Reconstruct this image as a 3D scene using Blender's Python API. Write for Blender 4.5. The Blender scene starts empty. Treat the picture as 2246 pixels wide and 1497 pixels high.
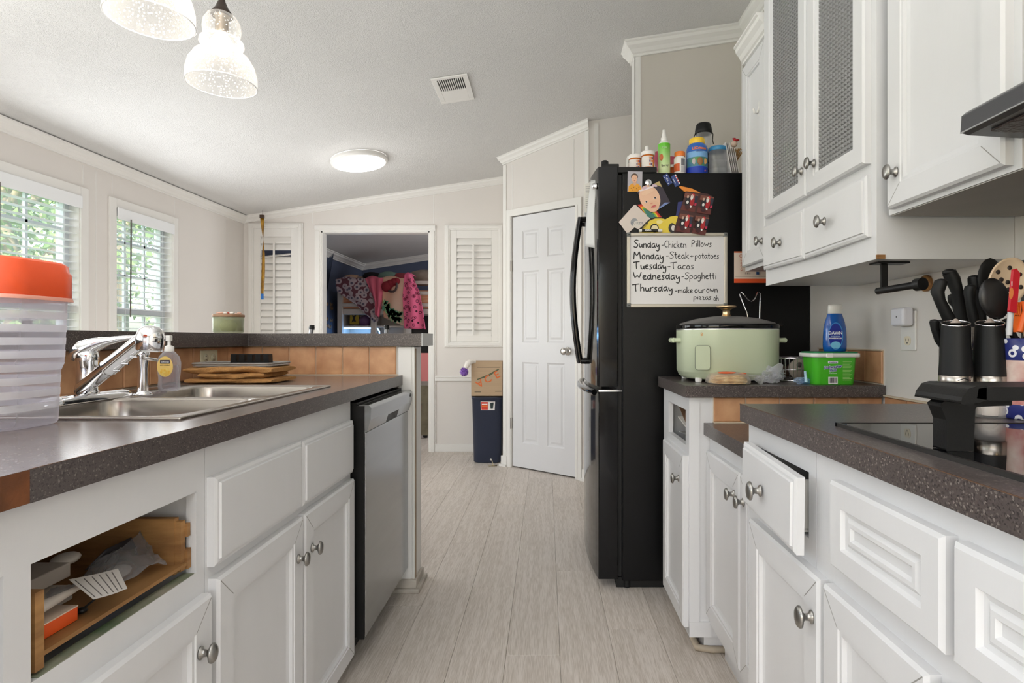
import bpy, bmesh, math, random
from mathutils import Vector, Matrix, Euler
R = random.Random(7)
SC = bpy.context.scene
COL = SC.collection
PI = math.pi

# ---------------------------------------------------------------- camera, world, lights, exposure
EYE = 1.061
FOC = 1248.0            # focal length in pixels of a 2246 px wide frame (20 mm on 36 mm)
VX, VY = 1198.0, 743.0  # vanishing point of the depth axis
cam_d = bpy.data.cameras.new('camera'); cam = bpy.data.objects.new('camera', cam_d); COL.objects.link(cam)
cam.location = (0, 0, EYE); cam.rotation_euler = (PI/2, 0, 0)
cam_d.sensor_width = 36.0; cam_d.lens = FOC/2246*36
cam_d.shift_x = -(VX-1123)/2246; cam_d.shift_y = (VY-748.5)/2246
cam_d.clip_start = 0.02; cam_d.clip_end = 200
SC.camera = cam
vs = SC.view_settings
SC.display_settings.display_device = 'sRGB'
vs.view_transform = 'Standard'; vs.look = 'None'; vs.gamma = 1.0; vs.use_curve_mapping = False
vs.exposure = 0.36
cy = SC.cycles
cy.use_denoising = True
cy.max_bounces = 10; cy.diffuse_bounces = 5; cy.glossy_bounces = 4; cy.transmission_bounces = 8; cy.transparent_max_bounces = 12
cy.caustics_reflective = False; cy.caustics_refractive = False; cy.sample_clamp_indirect = 6.0

w = bpy.data.worlds.new('sky'); SC.world = w; w.use_nodes = True
nt = w.node_tree; nt.nodes.clear()
wo = nt.nodes.new('ShaderNodeOutputWorld'); bg = nt.nodes.new('ShaderNodeBackground'); sk = nt.nodes.new('ShaderNodeTexSky')
sk.sky_type = 'NISHITA'; sk.sun_disc = False; sk.sun_elevation = math.radians(48); sk.sun_rotation = math.radians(200)
sk.air_density = 1.0; sk.dust_density = 2.5; sk.ozone_density = 1.0
bg.inputs['Strength'].default_value = 0.55
nt.links.new(sk.outputs[0], bg.inputs[0]); nt.links.new(bg.outputs[0], wo.inputs[0])

def area(name, loc, rot, sx, sy, power, col=(1, 1, 1)):
    d = bpy.data.lights.new(name, 'AREA'); d.shape = 'RECTANGLE'; d.size = sx; d.size_y = sy; d.energy = power; d.color = col
    o = bpy.data.objects.new(name, d); COL.objects.link(o); o.location = loc; o.rotation_euler = rot
    return o
def point(name, loc, power, rad=0.05, col=(1, 1, 1)):
    d = bpy.data.lights.new(name, 'POINT'); d.energy = power; d.shadow_soft_size = rad; d.color = col
    o = bpy.data.objects.new(name, d); COL.objects.link(o); o.location = loc
    return o
sun_d = bpy.data.lights.new('sun', 'SUN'); sun_d.energy = 9.0; sun_d.angle = math.radians(1.0); sun_d.color = (1, .95, .87)
sun = bpy.data.objects.new('sun', sun_d); COL.objects.link(sun); sun.location = (4, -8, 12)
sun.rotation_euler = Vector((-0.25, 0.75, -0.85)).to_track_quat('-Z', 'Y').to_euler()
# fill lamps added out of view, plus daylight lamps at the two visible windows
area('patio_daylight', (-0.9, -3.3, 1.25), (PI/2+.30, 0, 0), 3.4, 2.0, 12, (.95, .975, 1))  # unseen lamp added to light the room from behind the camera
area('window_daylight_kitchen', (-2.70, 0.5, 1.45), (PI/2, 0, -PI/2), 1.6, 1.2, 9, (.96, .98, 1))  # added fill from the left, lifts the right wall under the cabinets
area('living_room_uplight', (-2.1, 1.3, 1.5), (PI, 0, 0), 0.5, 0.5, 8, (1, .985, .96))  # unseen lamp aimed up, added to brighten the ceiling
area('dining_uplight', (-1.9, 3.7, 0.55), (PI, 0, 0), 1.4, 1.4, 7, (1, .985, .96))  # added below bar height to brighten the far ceiling, no fitting there
area('ceiling_bounce_flash', (-0.55, -0.1, 1.30), (PI, -.22, 0), 0.7, 0.7, 40, (.97, .98, 1))  # added panel beside the camera, aimed up to brighten the ceiling
area('kitchen_ceiling_light', (-0.3, -0.9, 2.35), (0, 0, 0), 1.2, 1.2, 10, (.98, .98, 1))  # unseen overhead panel added as general fill
area('entry_uplight', (0.2, -1.3, 1.2), (PI, 0, 0), 0.8, 0.8, 22, (.97, .98, 1))  # another added upward lamp, raises the ceiling at the right
area('window_daylight_far', (-2.70, 4.0, 1.35), (PI/2, 0, -PI/2), 0.6, 1.1, 8, (.96, .98, 1))
area('window_daylight_near', (-2.70, 3.1, 1.35), (PI/2, 0, -PI/2), 0.9, 1.1, 12, (.96, .98, 1))
area('bedroom_window_light', (1.0, 7.0, 1.5), (PI/2, 0, PI/2), 1.2, 1.2, 26, (.95, .97, 1))  # lamp added to brighten the bedroom, no window is built there
point('disc_lamp_light', (-1.42, 4.32, 2.18), 2.5, 0.18, (1, .98, .95))
point('pendant_lamp_far', (-0.878, 1.54, 1.83), .9, 0.03, (1, .86, .68))
point('pendant_lamp_near', (-0.878, 1.262, 1.83), .9, 0.03, (1, .86, .68))
point('hood_lamp', (0.95, 0.55, 1.36), .35, 0.03, (1, .75, .45))

# ---------------------------------------------------------------- helpers
def S(D): return FOC/D
def P(x, y, D):   # the place that a pixel of the photograph shows, at depth D
    s = FOC/D
    return Vector(((x-VX)/s, D, EYE-(y-VY)/s))
def ceil_z(X): return 2.639+.151*X

_mats = {}
def mat(name, col, rough=.5, metal=0., var=0., vscale=8., bump=0., bscale=60., col2=None, spec=.5, trans=0., alpha=1., emit=None, estr=0., coat=0., stretch=None, rnd=0.):
    """procedural principled material: noise between two colours, optional bump, optional per-object variation"""
    if name in _mats: return _mats[name]
    m = bpy.data.materials.new(name); m.use_nodes = True; n = m.node_tree.nodes; l = m.node_tree.links
    b = n['Principled BSDF']
    b.inputs['Roughness'].default_value = rough; b.inputs['Metallic'].default_value = metal
    b.inputs['Specular IOR Level'].default_value = spec
    b.inputs['Transmission Weight'].default_value = trans; b.inputs['Alpha'].default_value = alpha
    b.inputs['Coat Weight'].default_value = coat
    c4 = (*col, 1)
    b.inputs['Base Color'].default_value = c4
    tc = n.new('ShaderNodeTexCoord'); mp = n.new('ShaderNodeMapping')
    l.new(tc.outputs['Object'], mp.inputs[0])
    if stretch: mp.inputs['Scale'].default_value = stretch
    if var or col2:
        nz = n.new('ShaderNodeTexNoise'); nz.inputs['Scale'].default_value = vscale; nz.inputs['Detail'].default_value = 5
        cr = n.new('ShaderNodeValToRGB'); l.new(mp.outputs[0], nz.inputs[0]); l.new(nz.outputs[0], cr.inputs[0])
        lo = col2 if col2 else tuple(max(0, c*(1-var)) for c in col)
        cr.color_ramp.elements[0].position = .3; cr.color_ramp.elements[1].position = .7
        cr.color_ramp.elements[0].color = (*lo, 1); cr.color_ramp.elements[1].color = c4
        src = cr.outputs[0]
        if rnd:
            oi = n.new('ShaderNodeObjectInfo'); hs = n.new('ShaderNodeHueSaturation'); ma = n.new('ShaderNodeMapRange')
            ma.inputs[3].default_value = 1-rnd; ma.inputs[4].default_value = 1+rnd*.4
            l.new(oi.outputs['Random'], ma.inputs[0]); l.new(ma.outputs[0], hs.inputs['Value']); l.new(src, hs.inputs['Color']); src = hs.outputs[0]
        l.new(src, b.inputs['Base Color'])
    if bump:
        nz2 = n.new('ShaderNodeTexNoise'); nz2.inputs['Scale'].default_value = bscale; nz2.inputs['Detail'].default_value = 4
        bp = n.new('ShaderNodeBump'); bp.inputs['Strength'].default_value = bump; bp.inputs['Distance'].default_value = .004
        l.new(mp.outputs[0], nz2.inputs[0]); l.new(nz2.outputs[0], bp.inputs['Height']); l.new(bp.outputs[0], b.inputs['Normal'])
    if emit:
        b.inputs['Emission Color'].default_value = (*emit, 1); b.inputs['Emission Strength'].default_value = estr
    _mats[name] = m
    return m
def srgb(r, g, b):
    f = lambda c: ((c/255+.055)/1.055)**2.4 if c/255 > .04045 else c/255/12.92
    return (f(r), f(g), f(b))
_flat = {}
def ink(r, g, b, rough=.5):
    k = (r, g, b, rough)
    if k not in _flat: _flat[k] = mat('ink_%d_%d_%d_%d' % (r, g, b, int(rough*100)), srgb(r, g, b), rough)
    return _flat[k]

def speckle(name, base, dark, light, rough, scale=420):
    m = bpy.data.materials.new(name); m.use_nodes = True; n = m.node_tree.nodes; l = m.node_tree.links
    b = n['Principled BSDF']; b.inputs['Roughness'].default_value = rough
    tc = n.new('ShaderNodeTexCoord'); v = n.new('ShaderNodeTexVoronoi'); v.inputs['Scale'].default_value = scale
    l.new(tc.outputs['Object'], v.inputs[0])
    cr = n.new('ShaderNodeValToRGB'); cr.color_ramp.interpolation = 'LINEAR'
    e = cr.color_ramp.elements; e[0].position = 0; e[0].color = (*dark, 1); e[1].position = 1; e[1].color = (*light, 1)
    a = e.new(.35); a.color = (*base, 1); a = e.new(.88); a.color = (*base, 1)
    sp = n.new('ShaderNodeSeparateColor'); l.new(v.outputs['Color'], sp.inputs[0]); l.new(sp.outputs[0], cr.inputs[0])
    l.new(cr.outputs[0], b.inputs['Base Color'])
    return m

def wave_wood(name, c1, c2, axis='Y', scale=(9, .9, 9), rough=.45, rnd=.08):
    m = bpy.data.materials.new(name); m.use_nodes = True; n = m.node_tree.nodes; l = m.node_tree.links
    b = n['Principled BSDF']; b.inputs['Roughness'].default_value = rough
    tc = n.new('ShaderNodeTexCoord'); oi = n.new('ShaderNodeObjectInfo'); mp = n.new('ShaderNodeMapping')
    cx = n.new('ShaderNodeCombineXYZ'); mu = n.new('ShaderNodeMath'); mu.operation = 'MULTIPLY'; mu.inputs[1].default_value = 37
    l.new(oi.outputs['Random'], mu.inputs[0]); l.new(mu.outputs[0], cx.inputs[0]); l.new(mu.outputs[0], cx.inputs[1])
    l.new(tc.outputs['Object'], mp.inputs[0]); l.new(cx.outputs[0], mp.inputs['Location']); mp.inputs['Scale'].default_value = scale
    nz = n.new('ShaderNodeTexNoise'); nz.inputs['Scale'].default_value = 1.6; nz.inputs['Detail'].default_value = 2; nz.inputs['Distortion'].default_value = .6
    l.new(mp.outputs[0], nz.inputs[0])
    wv = n.new('ShaderNodeMath'); wv.operation = 'MULTIPLY'; wv.inputs[1].default_value = 20; l.new(nz.outputs[0], wv.inputs[0])
    sn = n.new('ShaderNodeMath'); sn.operation = 'SINE'; l.new(wv.outputs[0], sn.inputs[0])
    nf = n.new('ShaderNodeTexNoise'); nf.inputs['Scale'].default_value = 14; nf.inputs['Detail'].default_value = 6; l.new(mp.outputs[0], nf.inputs[0])
    ad = n.new('ShaderNodeMath'); ad.operation = 'MULTIPLY_ADD'; ad.inputs[1].default_value = .07; l.new(sn.outputs[0], ad.inputs[0]); l.new(nf.outputs[0], ad.inputs[2])
    cr = n.new('ShaderNodeValToRGB'); e = cr.color_ramp.elements
    e[0].position = .34; e[0].color = (*c2, 1); e[1].position = .62; e[1].color = (*c1, 1)
    l.new(ad.outputs[0], cr.inputs[0])
    hs = n.new('ShaderNodeHueSaturation'); ma = n.new('ShaderNodeMapRange'); ma.inputs[3].default_value = 1-rnd; ma.inputs[4].default_value = 1+rnd*.5
    l.new(oi.outputs['Random'], ma.inputs[0]); l.new(ma.outputs[0], hs.inputs['Value']); l.new(cr.outputs[0], hs.inputs['Color'])
    l.new(hs.outputs[0], b.inputs['Base Color'])
    bp = n.new('ShaderNodeBump'); bp.inputs['Strength'].default_value = .12; bp.inputs['Distance'].default_value = .002
    l.new(ad.outputs[0], bp.inputs['Height']); l.new(bp.outputs[0], b.inputs['Normal'])
    return m

def voro(name, stops, scale=20, rough=.8, feature='F1', stretch=None, metric='EUCLIDEAN'):
    """voronoi distance through a colour ramp: printed cloth, patterned tins"""
    m = bpy.data.materials.new(name); m.use_nodes = True; n = m.node_tree.nodes; l = m.node_tree.links
    b = n['Principled BSDF']; b.inputs['Roughness'].default_value = rough
    tc = n.new('ShaderNodeTexCoord'); mp = n.new('ShaderNodeMapping'); l.new(tc.outputs['Object'], mp.inputs[0])
    if stretch: mp.inputs['Scale'].default_value = stretch
    v = n.new('ShaderNodeTexVoronoi'); v.feature = feature; v.distance = metric; v.inputs['Scale'].default_value = scale
    l.new(mp.outputs[0], v.inputs[0])
    cr = n.new('ShaderNodeValToRGB'); cr.color_ramp.interpolation = 'CONSTANT'
    e = cr.color_ramp.elements
    e[0].position = stops[0][0]; e[0].color = (*stops[0][1], 1); e[1].position = stops[1][0]; e[1].color = (*stops[1][1], 1)
    for p, c in stops[2:]:
        a = e.new(p); a.color = (*c, 1)
    l.new(v.outputs['Distance'], cr.inputs[0]); l.new(cr.outputs[0], b.inputs['Base Color'])
    return m

def clear_mat(name, tint, amount, rough=.05, spots=0., spotscale=200, white=(.9, .9, .9), bump=0., bscale=90):
    """thin clear sheet (plastic, seeded glass): mostly see-through, partly glossy, with opaque white seeds"""
    m = bpy.data.materials.new(name); m.use_nodes = True; n = m.node_tree.nodes; l = m.node_tree.links; n.clear()
    out = n.new('ShaderNodeOutputMaterial'); tr = n.new('ShaderNodeBsdfTransparent'); tr.inputs[0].default_value = (*tint, 1)
    gl = n.new('ShaderNodeBsdfPrincipled'); gl.inputs['Base Color'].default_value = (*white, 1); gl.inputs['Roughness'].default_value = rough
    tl = n.new('ShaderNodeBsdfTranslucent'); tl.inputs[0].default_value = (*white, 1)
    mx0 = n.new('ShaderNodeMixShader'); mx0.inputs[0].default_value = .5; l.new(gl.outputs[0], mx0.inputs[1]); l.new(tl.outputs[0], mx0.inputs[2])
    mx = n.new('ShaderNodeMixShader'); l.new(tr.outputs[0], mx.inputs[1]); l.new(mx0.outputs[0], mx.inputs[2])
    lw = n.new('ShaderNodeLayerWeight'); lw.inputs[0].default_value = .35
    ma = n.new('ShaderNodeMath'); ma.operation = 'MULTIPLY_ADD'; ma.inputs[1].default_value = .55; ma.inputs[2].default_value = amount; ma.use_clamp = True
    l.new(lw.outputs['Facing'], ma.inputs[0]); src = ma.outputs[0]
    tc = n.new('ShaderNodeTexCoord')
    if spots:
        v = n.new('ShaderNodeTexVoronoi'); v.inputs['Scale'].default_value = spotscale; l.new(tc.outputs['Object'], v.inputs[0])
        lt = n.new('ShaderNodeMath'); lt.operation = 'LESS_THAN'; lt.inputs[1].default_value = spots; l.new(v.outputs['Distance'], lt.inputs[0])
        mm = n.new('ShaderNodeMath'); mm.operation = 'MAXIMUM'; l.new(src, mm.inputs[0]); l.new(lt.outputs[0], mm.inputs[1]); src = mm.outputs[0]
    if bump:
        nz = n.new('ShaderNodeTexNoise'); nz.inputs['Scale'].default_value = bscale; bp = n.new('ShaderNodeBump'); bp.inputs['Strength'].default_value = bump
        l.new(tc.outputs['Object'], nz.inputs[0]); l.new(nz.outputs[0], bp.inputs['Height']); l.new(bp.outputs[0], gl.inputs['Normal'])
    l.new(src, mx.inputs[0]); l.new(mx.outputs[0], out.inputs[0])
    return m

class MB:
    def __init__(s): s.v = []; s.f = []; s.mi = []; s.sm = []
    def add(s, vs, fs, mi=0, smooth=False):
        b = len(s.v); s.v += [Vector(p) for p in vs]
        for f in fs: s.f.append([b+i for i in f]); s.mi.append(mi); s.sm.append(smooth)
        return s
    def box(s, a, b, mi=0):
        x0, x1 = sorted((a[0], b[0])); y0, y1 = sorted((a[1], b[1])); z0, z1 = sorted((a[2], b[2]))
        v = [(x0,y0,z0),(x1,y0,z0),(x1,y1,z0),(x0,y1,z0),(x0,y0,z1),(x1,y0,z1),(x1,y1,z1),(x0,y1,z1)]
        return s.add(v, [(0,3,2,1),(4,5,6,7),(0,1,5,4),(1,2,6,5),(2,3,7,6),(3,0,4,7)], mi)
    def hexa(s, v8, mi=0):   # bottom four counter-clockwise, then top four
        return s.add(v8, [(0,3,2,1),(4,5,6,7),(0,1,5,4),(1,2,6,5),(2,3,7,6),(3,0,4,7)], mi)
    def prism(s, poly, d, mi=0, smooth=False):
        """poly: 3-D points of a planar outline, d: offset vector"""
        n = len(poly); poly = [Vector(p) for p in poly]; d = Vector(d)
        v = poly+[p+d for p in poly]
        nrm = Vector((0, 0, 0))
        for i in range(n): nrm += poly[i].cross(poly[(i+1) % n])
        A, B = list(range(n)), list(range(n, 2*n))
        sides = [(i, (i+1) % n, n+(i+1) % n, n+i) for i in range(n)]
        if nrm.dot(d) > 0: s.add(v, [A[::-1], B], mi); s.add(v, sides, mi, smooth)
        else: s.add(v, [A, B[::-1]], mi); s.add(v, [q[::-1] for q in sides], mi, smooth)
        return s
    def loft(s, rings, mi=0, smooth=True, cap=True, closed=False):
        n = len(rings[0]); v = [p for r in rings for p in r]; f = []
        m = len(rings)
        for k in range(m if closed else m-1):
            for i in range(n):
                a = k*n+i; b = k*n+(i+1) % n; k2 = (k+1) % m
                f.append((a, b, k2*n+(i+1) % n, k2*n+i))
        s.add(v, f, mi, smooth)
        if cap and not closed:
            s.add(rings[0], [tuple(range(n))[::-1]], mi); s.add(rings[-1], [tuple(range(n))], mi)
        return s
    def lathe(s, prof, c=(0,0,0), axis='z', n=32, mi=0, sx=1., sy=1., smooth=True, cap=True, tilt=None):
        rings = []
        for r, z in prof:
            ring = []
            for i in range(n):
                a = 2*PI*i/n; p = Vector((r*math.cos(a)*sx, r*math.sin(a)*sy, z))
                if axis == 'x': p = Vector((p.z, p.x, p.y))
                elif axis == 'y': p = Vector((p.y, p.z, p.x))
                if tilt is not None: p = tilt @ p
                ring.append(p+Vector(c))
            rings.append(ring)
        return s.loft(rings, mi, smooth, cap)
    def tube(s, pts, r, n=10, mi=0, cap=True, closed=False):
        pts = [Vector(p) for p in pts]; m = len(pts)
        rs = r if isinstance(r, (list, tuple)) else [r]*m
        up = None; rings = []
        for i in range(m):
            if closed: t = pts[(i+1) % m]-pts[i-1]
            else: t = pts[min(i+1, m-1)]-pts[max(i-1, 0)]
            t.normalize()
            if up is None:
                up = Vector((0, 0, 1)) if abs(t.z) < .9 else Vector((1, 0, 0))
            u = (up-t*up.dot(t)).normalized(); up = u; w_ = t.cross(u)
            rings.append([pts[i]+(u*math.cos(2*PI*k/n)+w_*math.sin(2*PI*k/n))*rs[i] for k in range(n)])
        return s.loft(rings, mi, True, cap, closed)
    def sphere(s, c, r, n=16, mi=0, sc=(1,1,1)):
        prof = [(r*math.sin(PI*k/(n//2))+1e-5, -r*math.cos(PI*k/(n//2))) for k in range(n//2+1)]
        b = len(s.v); s.lathe(prof, (0,0,0), n=n, mi=mi, cap=False)
        for i in range(b, len(s.v)): s.v[i] = Vector((s.v[i].x*sc[0], s.v[i].y*sc[1], s.v[i].z*sc[2]))+Vector(c)
        return s
    def rects(s, o, u, v, d, w_, h, steps, mi=0, back=True):
        """nested rectangles (inset, depth) lofted: panelled fronts. o corner, u/v unit axes, d outward"""
        o, u, v, d = Vector(o), Vector(u), Vector(v), Vector(d)
        rings = []
        for i, z in steps:
            rings.append([o+u*i+v*i+d*z, o+u*(w_-i)+v*i+d*z, o+u*(w_-i)+v*(h-i)+d*z, o+u*i+v*(h-i)+d*z])
        flip = u.cross(v).dot(d) < 0
        if flip: rings = [r[::-1] for r in rings]
        return s.loft(rings, mi, False, True)
    def xf(s, M, start=0):
        for i in range(start, len(s.v)): s.v[i] = M @ s.v[i]
        return s
    def build(s, name, mats, parent=None, local=False, bev=0., seg=2, origin=None, link=True):
        if not isinstance(mats, (list, tuple)): mats = [mats]
        off = Vector((0, 0, 0))
        if parent is None:
            if not local:
                if origin is None:
                    xs = [p.x for p in s.v]; ys = [p.y for p in s.v]; zs = [p.z for p in s.v]
                    origin = ((min(xs)+max(xs))/2, (min(ys)+max(ys))/2, min(zs))
                off = Vector(origin)
        elif not local:
            q = parent
            while q is not None: off += q.location; q = q.parent
        me = bpy.data.meshes.new(name)
        me.from_pydata([p-off for p in s.v], [], s.f)
        for m in mats: me.materials.append(m)
        me.polygons.foreach_set('material_index', s.mi); me.polygons.foreach_set('use_smooth', s.sm)
        me.validate(); me.update()
        o = bpy.data.objects.new(name, me); COL.objects.link(o)
        if parent is not None: o.parent = parent
        elif not local: o.location = off
        if bev:
            b = o.modifiers.new('bevel', 'BEVEL'); b.width = bev; b.segments = seg; b.limit_method = 'ANGLE'; b.angle_limit = math.radians(35)
        return o

def tag(o, label, cat, group=None):
    o['label'] = label; o['category'] = cat
    if group: o['group'] = group
    return o
def thing(name, label, cat, loc, group=None, rz=0.):
    o = bpy.data.objects.new(name, None); COL.objects.link(o); o.location = loc; o.rotation_euler = (0, 0, rz); o.empty_display_size = .05
    return tag(o, label, cat, group)
def struct(o):
    o['kind'] = 'structure'; return o
def sroot(name, loc=(0,0,0)):
    o = bpy.data.objects.new(name, None); COL.objects.link(o); o.location = loc; o['kind'] = 'structure'; o.empty_display_size = .05
    return o
def dup_part(src, parent, loc=None):
    c = src.copy(); COL.objects.link(c); c.parent = parent
    if loc is not None: c.location = loc
    return c
def copy_tree(o, parent=None):
    c = o.copy(); COL.objects.link(c)
    if parent is not None: c.parent = parent
    for ch in list(o.children): copy_tree(ch, c)
    return c

def ell(cx, cy, rx, ry, rot=0., n=20, a0=0., a1=2*PI):
    c, s_ = math.cos(rot), math.sin(rot); out = []
    for i in range(n):
        a = a0+(a1-a0)*i/(n if abs(a1-a0-2*PI) < 1e-6 else n-1); x, y = rx*math.cos(a), ry*math.sin(a)
        out.append((cx+x*c-y*s_, cy+x*s_+y*c))
    return out
def rrect(cx, cy, hx, hy, r, k=5):
    out = []
    for qx, qy, a0 in ((1, 1, 0), (-1, 1, PI/2), (-1, -1, PI), (1, -1, 3*PI/2)):
        for i in range(k+1):
            a = a0+PI/2*i/k; out.append((cx+qx*(hx-r)+r*math.cos(a), cy+qy*(hy-r)+r*math.sin(a)))
    return out
def printed(parent, name, layers, D, toward=-1, lift=.0003, thick=.0002):
    """flat printing in a plane facing the camera: layers = [((r,g,b), [(px,py)...])]"""
    mb = MB(); ms = []; cols = []
    for i, (c, poly) in enumerate(layers):
        if c not in cols: cols.append(c); ms.append(ink(*c))
        pts = [P(x, y, D) for x, y in poly]
        for p in pts: p.y += toward*lift*(i+1)
        mb.prism(pts, (0, toward*thick, 0), cols.index(c))
    return mb.build(name, ms, parent)
def text_mb(string, size, M, wrap=None, bold=0., ext=.0003, font_shear=0.):
    """letters as mesh data; M places the local text plane (x right, y up); wrap=(radius) bends it round a vertical cylinder"""
    cu = bpy.data.curves.new('t', 'FONT'); cu.body = string; cu.size = size; cu.align_x = 'CENTER'; cu.align_y = 'CENTER'
    cu.extrude = ext; cu.offset = bold; cu.resolution_u = 2; cu.shear = font_shear
    o = bpy.data.objects.new('t', cu); COL.objects.link(o)
    dg = bpy.context.evaluated_depsgraph_get(); me = bpy.data.meshes.new_from_object(o.evaluated_get(dg))
    vs_ = [v.co.copy() for v in me.vertices]; fs = [tuple(p.vertices) for p in me.polygons]
    bpy.data.objects.remove(o); bpy.data.curves.remove(cu); bpy.data.meshes.remove(me)
    if wrap:
        vs_ = [Vector((wrap*math.sin(v.x/wrap), v.y, wrap*math.cos(v.x/wrap)-wrap+v.z)) for v in vs_]
    mb = MB(); mb.add([M @ v for v in vs_], fs)
    return mb
def face_cam(x, y, z, yaw=0., roll=0.):   # text plane upright, facing -Y (yaw turns it about the vertical)
    return Matrix.Translation((x, y, z)) @ Matrix.Rotation(yaw, 4, 'Z') @ Matrix.Rotation(PI/2, 4, 'X') @ Matrix.Rotation(roll, 4, 'Z')

# ---------------------------------------------------------------- materials
M_WALL = mat('cream_wall', srgb(224, 219, 214), .6, var=.03, vscale=3, bump=.05, bscale=200)
M_WALL2 = mat('taupe_wall', srgb(205, 199, 190), .6, var=.03, vscale=3, bump=.05, bscale=200)
M_BLUE = mat('blue_wall', srgb(84, 94, 118), .6, var=.05, vscale=3)
M_TRIM = mat('white_trim', srgb(232, 230, 226), .4, var=.03, vscale=5)
M_DOORW = mat('white_door', srgb(218, 218, 220), .35, var=.02, vscale=5)
M_CAB = mat('painted_cabinet', srgb(218, 218, 219), .38, var=.05, vscale=6, bump=.06, bscale=90, stretch=(1, 1, .2))
M_CABIN = mat('cabinet_inside', srgb(150, 146, 140), .6, var=.1)
M_LAMTOP = speckle('laminate_top', srgb(108, 98, 94), srgb(80, 70, 68), srgb(140, 130, 124), .22, 460)  # lighter copy of the speckled laminate, sheen put into its colour
M_LAMTOP.node_tree.nodes['Principled BSDF'].inputs['Specular IOR Level'].default_value = .55
M_LAM = speckle('speckled_laminate', srgb(82, 74, 72), srgb(52, 46, 46), srgb(128, 120, 114), .28, 460)
M_SUB = mat('bare_particle_board', srgb(120, 70, 34), .7, var=.55, vscale=26, bump=.3, bscale=150)
M_TILE = mat('tan_tile', srgb(218, 168, 126), .35, col2=srgb(186, 134, 96), vscale=14, bump=.1, bscale=60, rnd=.14)
M_GROUT = mat('grout', srgb(214, 196, 172), .8, var=.1)
M_STEEL = mat('brushed_steel', (.44, .40, .36), .26, 1., var=.12, vscale=3, stretch=(1, 30, 1))
M_CHROME = mat('chrome', (.86, .86, .88), .05, 1.)
M_PEWTER = mat('pewter', (.36, .35, .33), .3, 1., var=.2, vscale=60)
M_BLACKG = mat('black_gloss', (.003, .003, .0035), .08, spec=.3, coat=.05)
M_BLACKT = mat('black_textured', (.004, .004, .0045), .3, spec=.22, bump=.12, bscale=500)
M_BLACKP = mat('black_plastic', (.008, .008, .008), .38, spec=.28, bump=.05, bscale=300)
M_BLACKR = mat('black_rubbery', (.008, .008, .008), .5, spec=.28)
M_GLASSBLK = mat('ceramic_glass', (.006, .006, .007), .03, spec=.6)
M_WOOD = mat('raw_drawer_wood', srgb(176, 132, 80), .7, col2=srgb(118, 80, 42), vscale=7, stretch=(1, .25, 6), bump=.15)
M_FLOOR = wave_wood('grey_plank', srgb(222, 213, 204), srgb(196, 185, 173), scale=(26, 1.1, 9))
M_WHITEP = mat('white_plastic', srgb(232, 230, 226), .35)
M_CARD = mat('cardboard', srgb(188, 162, 132), .85, var=.1, vscale=4, stretch=(1, 1, 20), bump=.1)
M_BLIND = mat('blind_white', srgb(238, 240, 242), .4)
M_CEIL = None
# ================================================================ SETTING
XL, XR = -2.85, 1.12          # left and right walls
YB, YF, YBED = -3.6, 5.36, 8.8  # behind the camera, far wall, end of the bedroom

# textured ceiling paint
def ceiling_mat():
    m = mat('stippled_ceiling', srgb(218, 217, 215), .75); n = m.node_tree.nodes; l = m.node_tree.links; b = n['Principled BSDF']
    tc = n.new('ShaderNodeTexCoord')
    nz = n.new('ShaderNodeTexNoise'); nz.inputs['Scale'].default_value = 75; nz.inputs['Detail'].default_value = 3; nz.inputs['Distortion'].default_value = 2.2
    n2 = n.new('ShaderNodeTexNoise'); n2.inputs['Scale'].default_value = 3
    l.new(tc.outputs['Object'], nz.inputs[0]); l.new(tc.outputs['Object'], n2.inputs[0])
    cr = n.new('ShaderNodeValToRGB'); cr.color_ramp.elements[0].position = .42; cr.color_ramp.elements[1].position = .58
    l.new(nz.outputs[0], cr.inputs[0])
    mr = n.new('ShaderNodeMapRange'); mr.inputs[1].default_value = .35; mr.inputs[2].default_value = .65; mr.inputs[3].default_value = .44; mr.inputs[4].default_value = .54; l.new(n2.outputs[0], mr.inputs[0])
    bp = n.new('ShaderNodeBump'); bp.inputs['Distance'].default_value = .006; l.new(mr.outputs[0], bp.inputs['Strength'])
    l.new(cr.outputs[0], bp.inputs['Height']); l.new(bp.outputs[0], b.inputs['Normal'])
    return m
M_CEIL = ceiling_mat()

# --- floor with planks
def make_floor():
    mb = MB(); mb.box((XL-.15, YB, -.12), (XR+.15, YBED+.15, -.012))
    fl = struct(mb.build('floor', mat('floor_base', srgb(110, 102, 92), .8), origin=(0, 0, 0)))
    pw, pl = .181, 1.22
    base = MB(); base.box((.0004, .0004, -.011), (pw-.0004, pl-.0004, 0)); me = None
    ncol = int(math.ceil((XR-XL)/pw)); src = None; count = 0
    for i in range(ncol):
        x = XL+i*pw; y = -1.2-((i*0.43) % 1)*pl
        while y < YBED:
            if y+pl > -.9:
                if src is None:
                    src = base.build('plank', M_FLOOR, None, local=True, bev=.0007, seg=1); src.parent = fl; src.location = (x, y, 0)
                else:
                    dup_part(src, fl, (x, y, 0))
                count += 1
            y += pl
    return fl
FLOOR = make_floor()

# --- ceiling (vaulted, rises to the right)
mb = MB(); a, b_ = XL-.15, XR+.15
mb.hexa([(a, YB, ceil_z(a)), (b_, YB, ceil_z(b_)), (b_, YBED+.15, ceil_z(b_)), (a, YBED+.15, ceil_z(a)),
         (a, YB, ceil_z(a)+.12), (b_, YB, ceil_z(b_)+.12), (b_, YBED+.15, ceil_z(b_)+.12), (a, YBED+.15, ceil_z(a)+.12)])
CEIL = struct(mb.build('ceiling', M_CEIL, origin=(0, 0, 2.6)))

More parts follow.
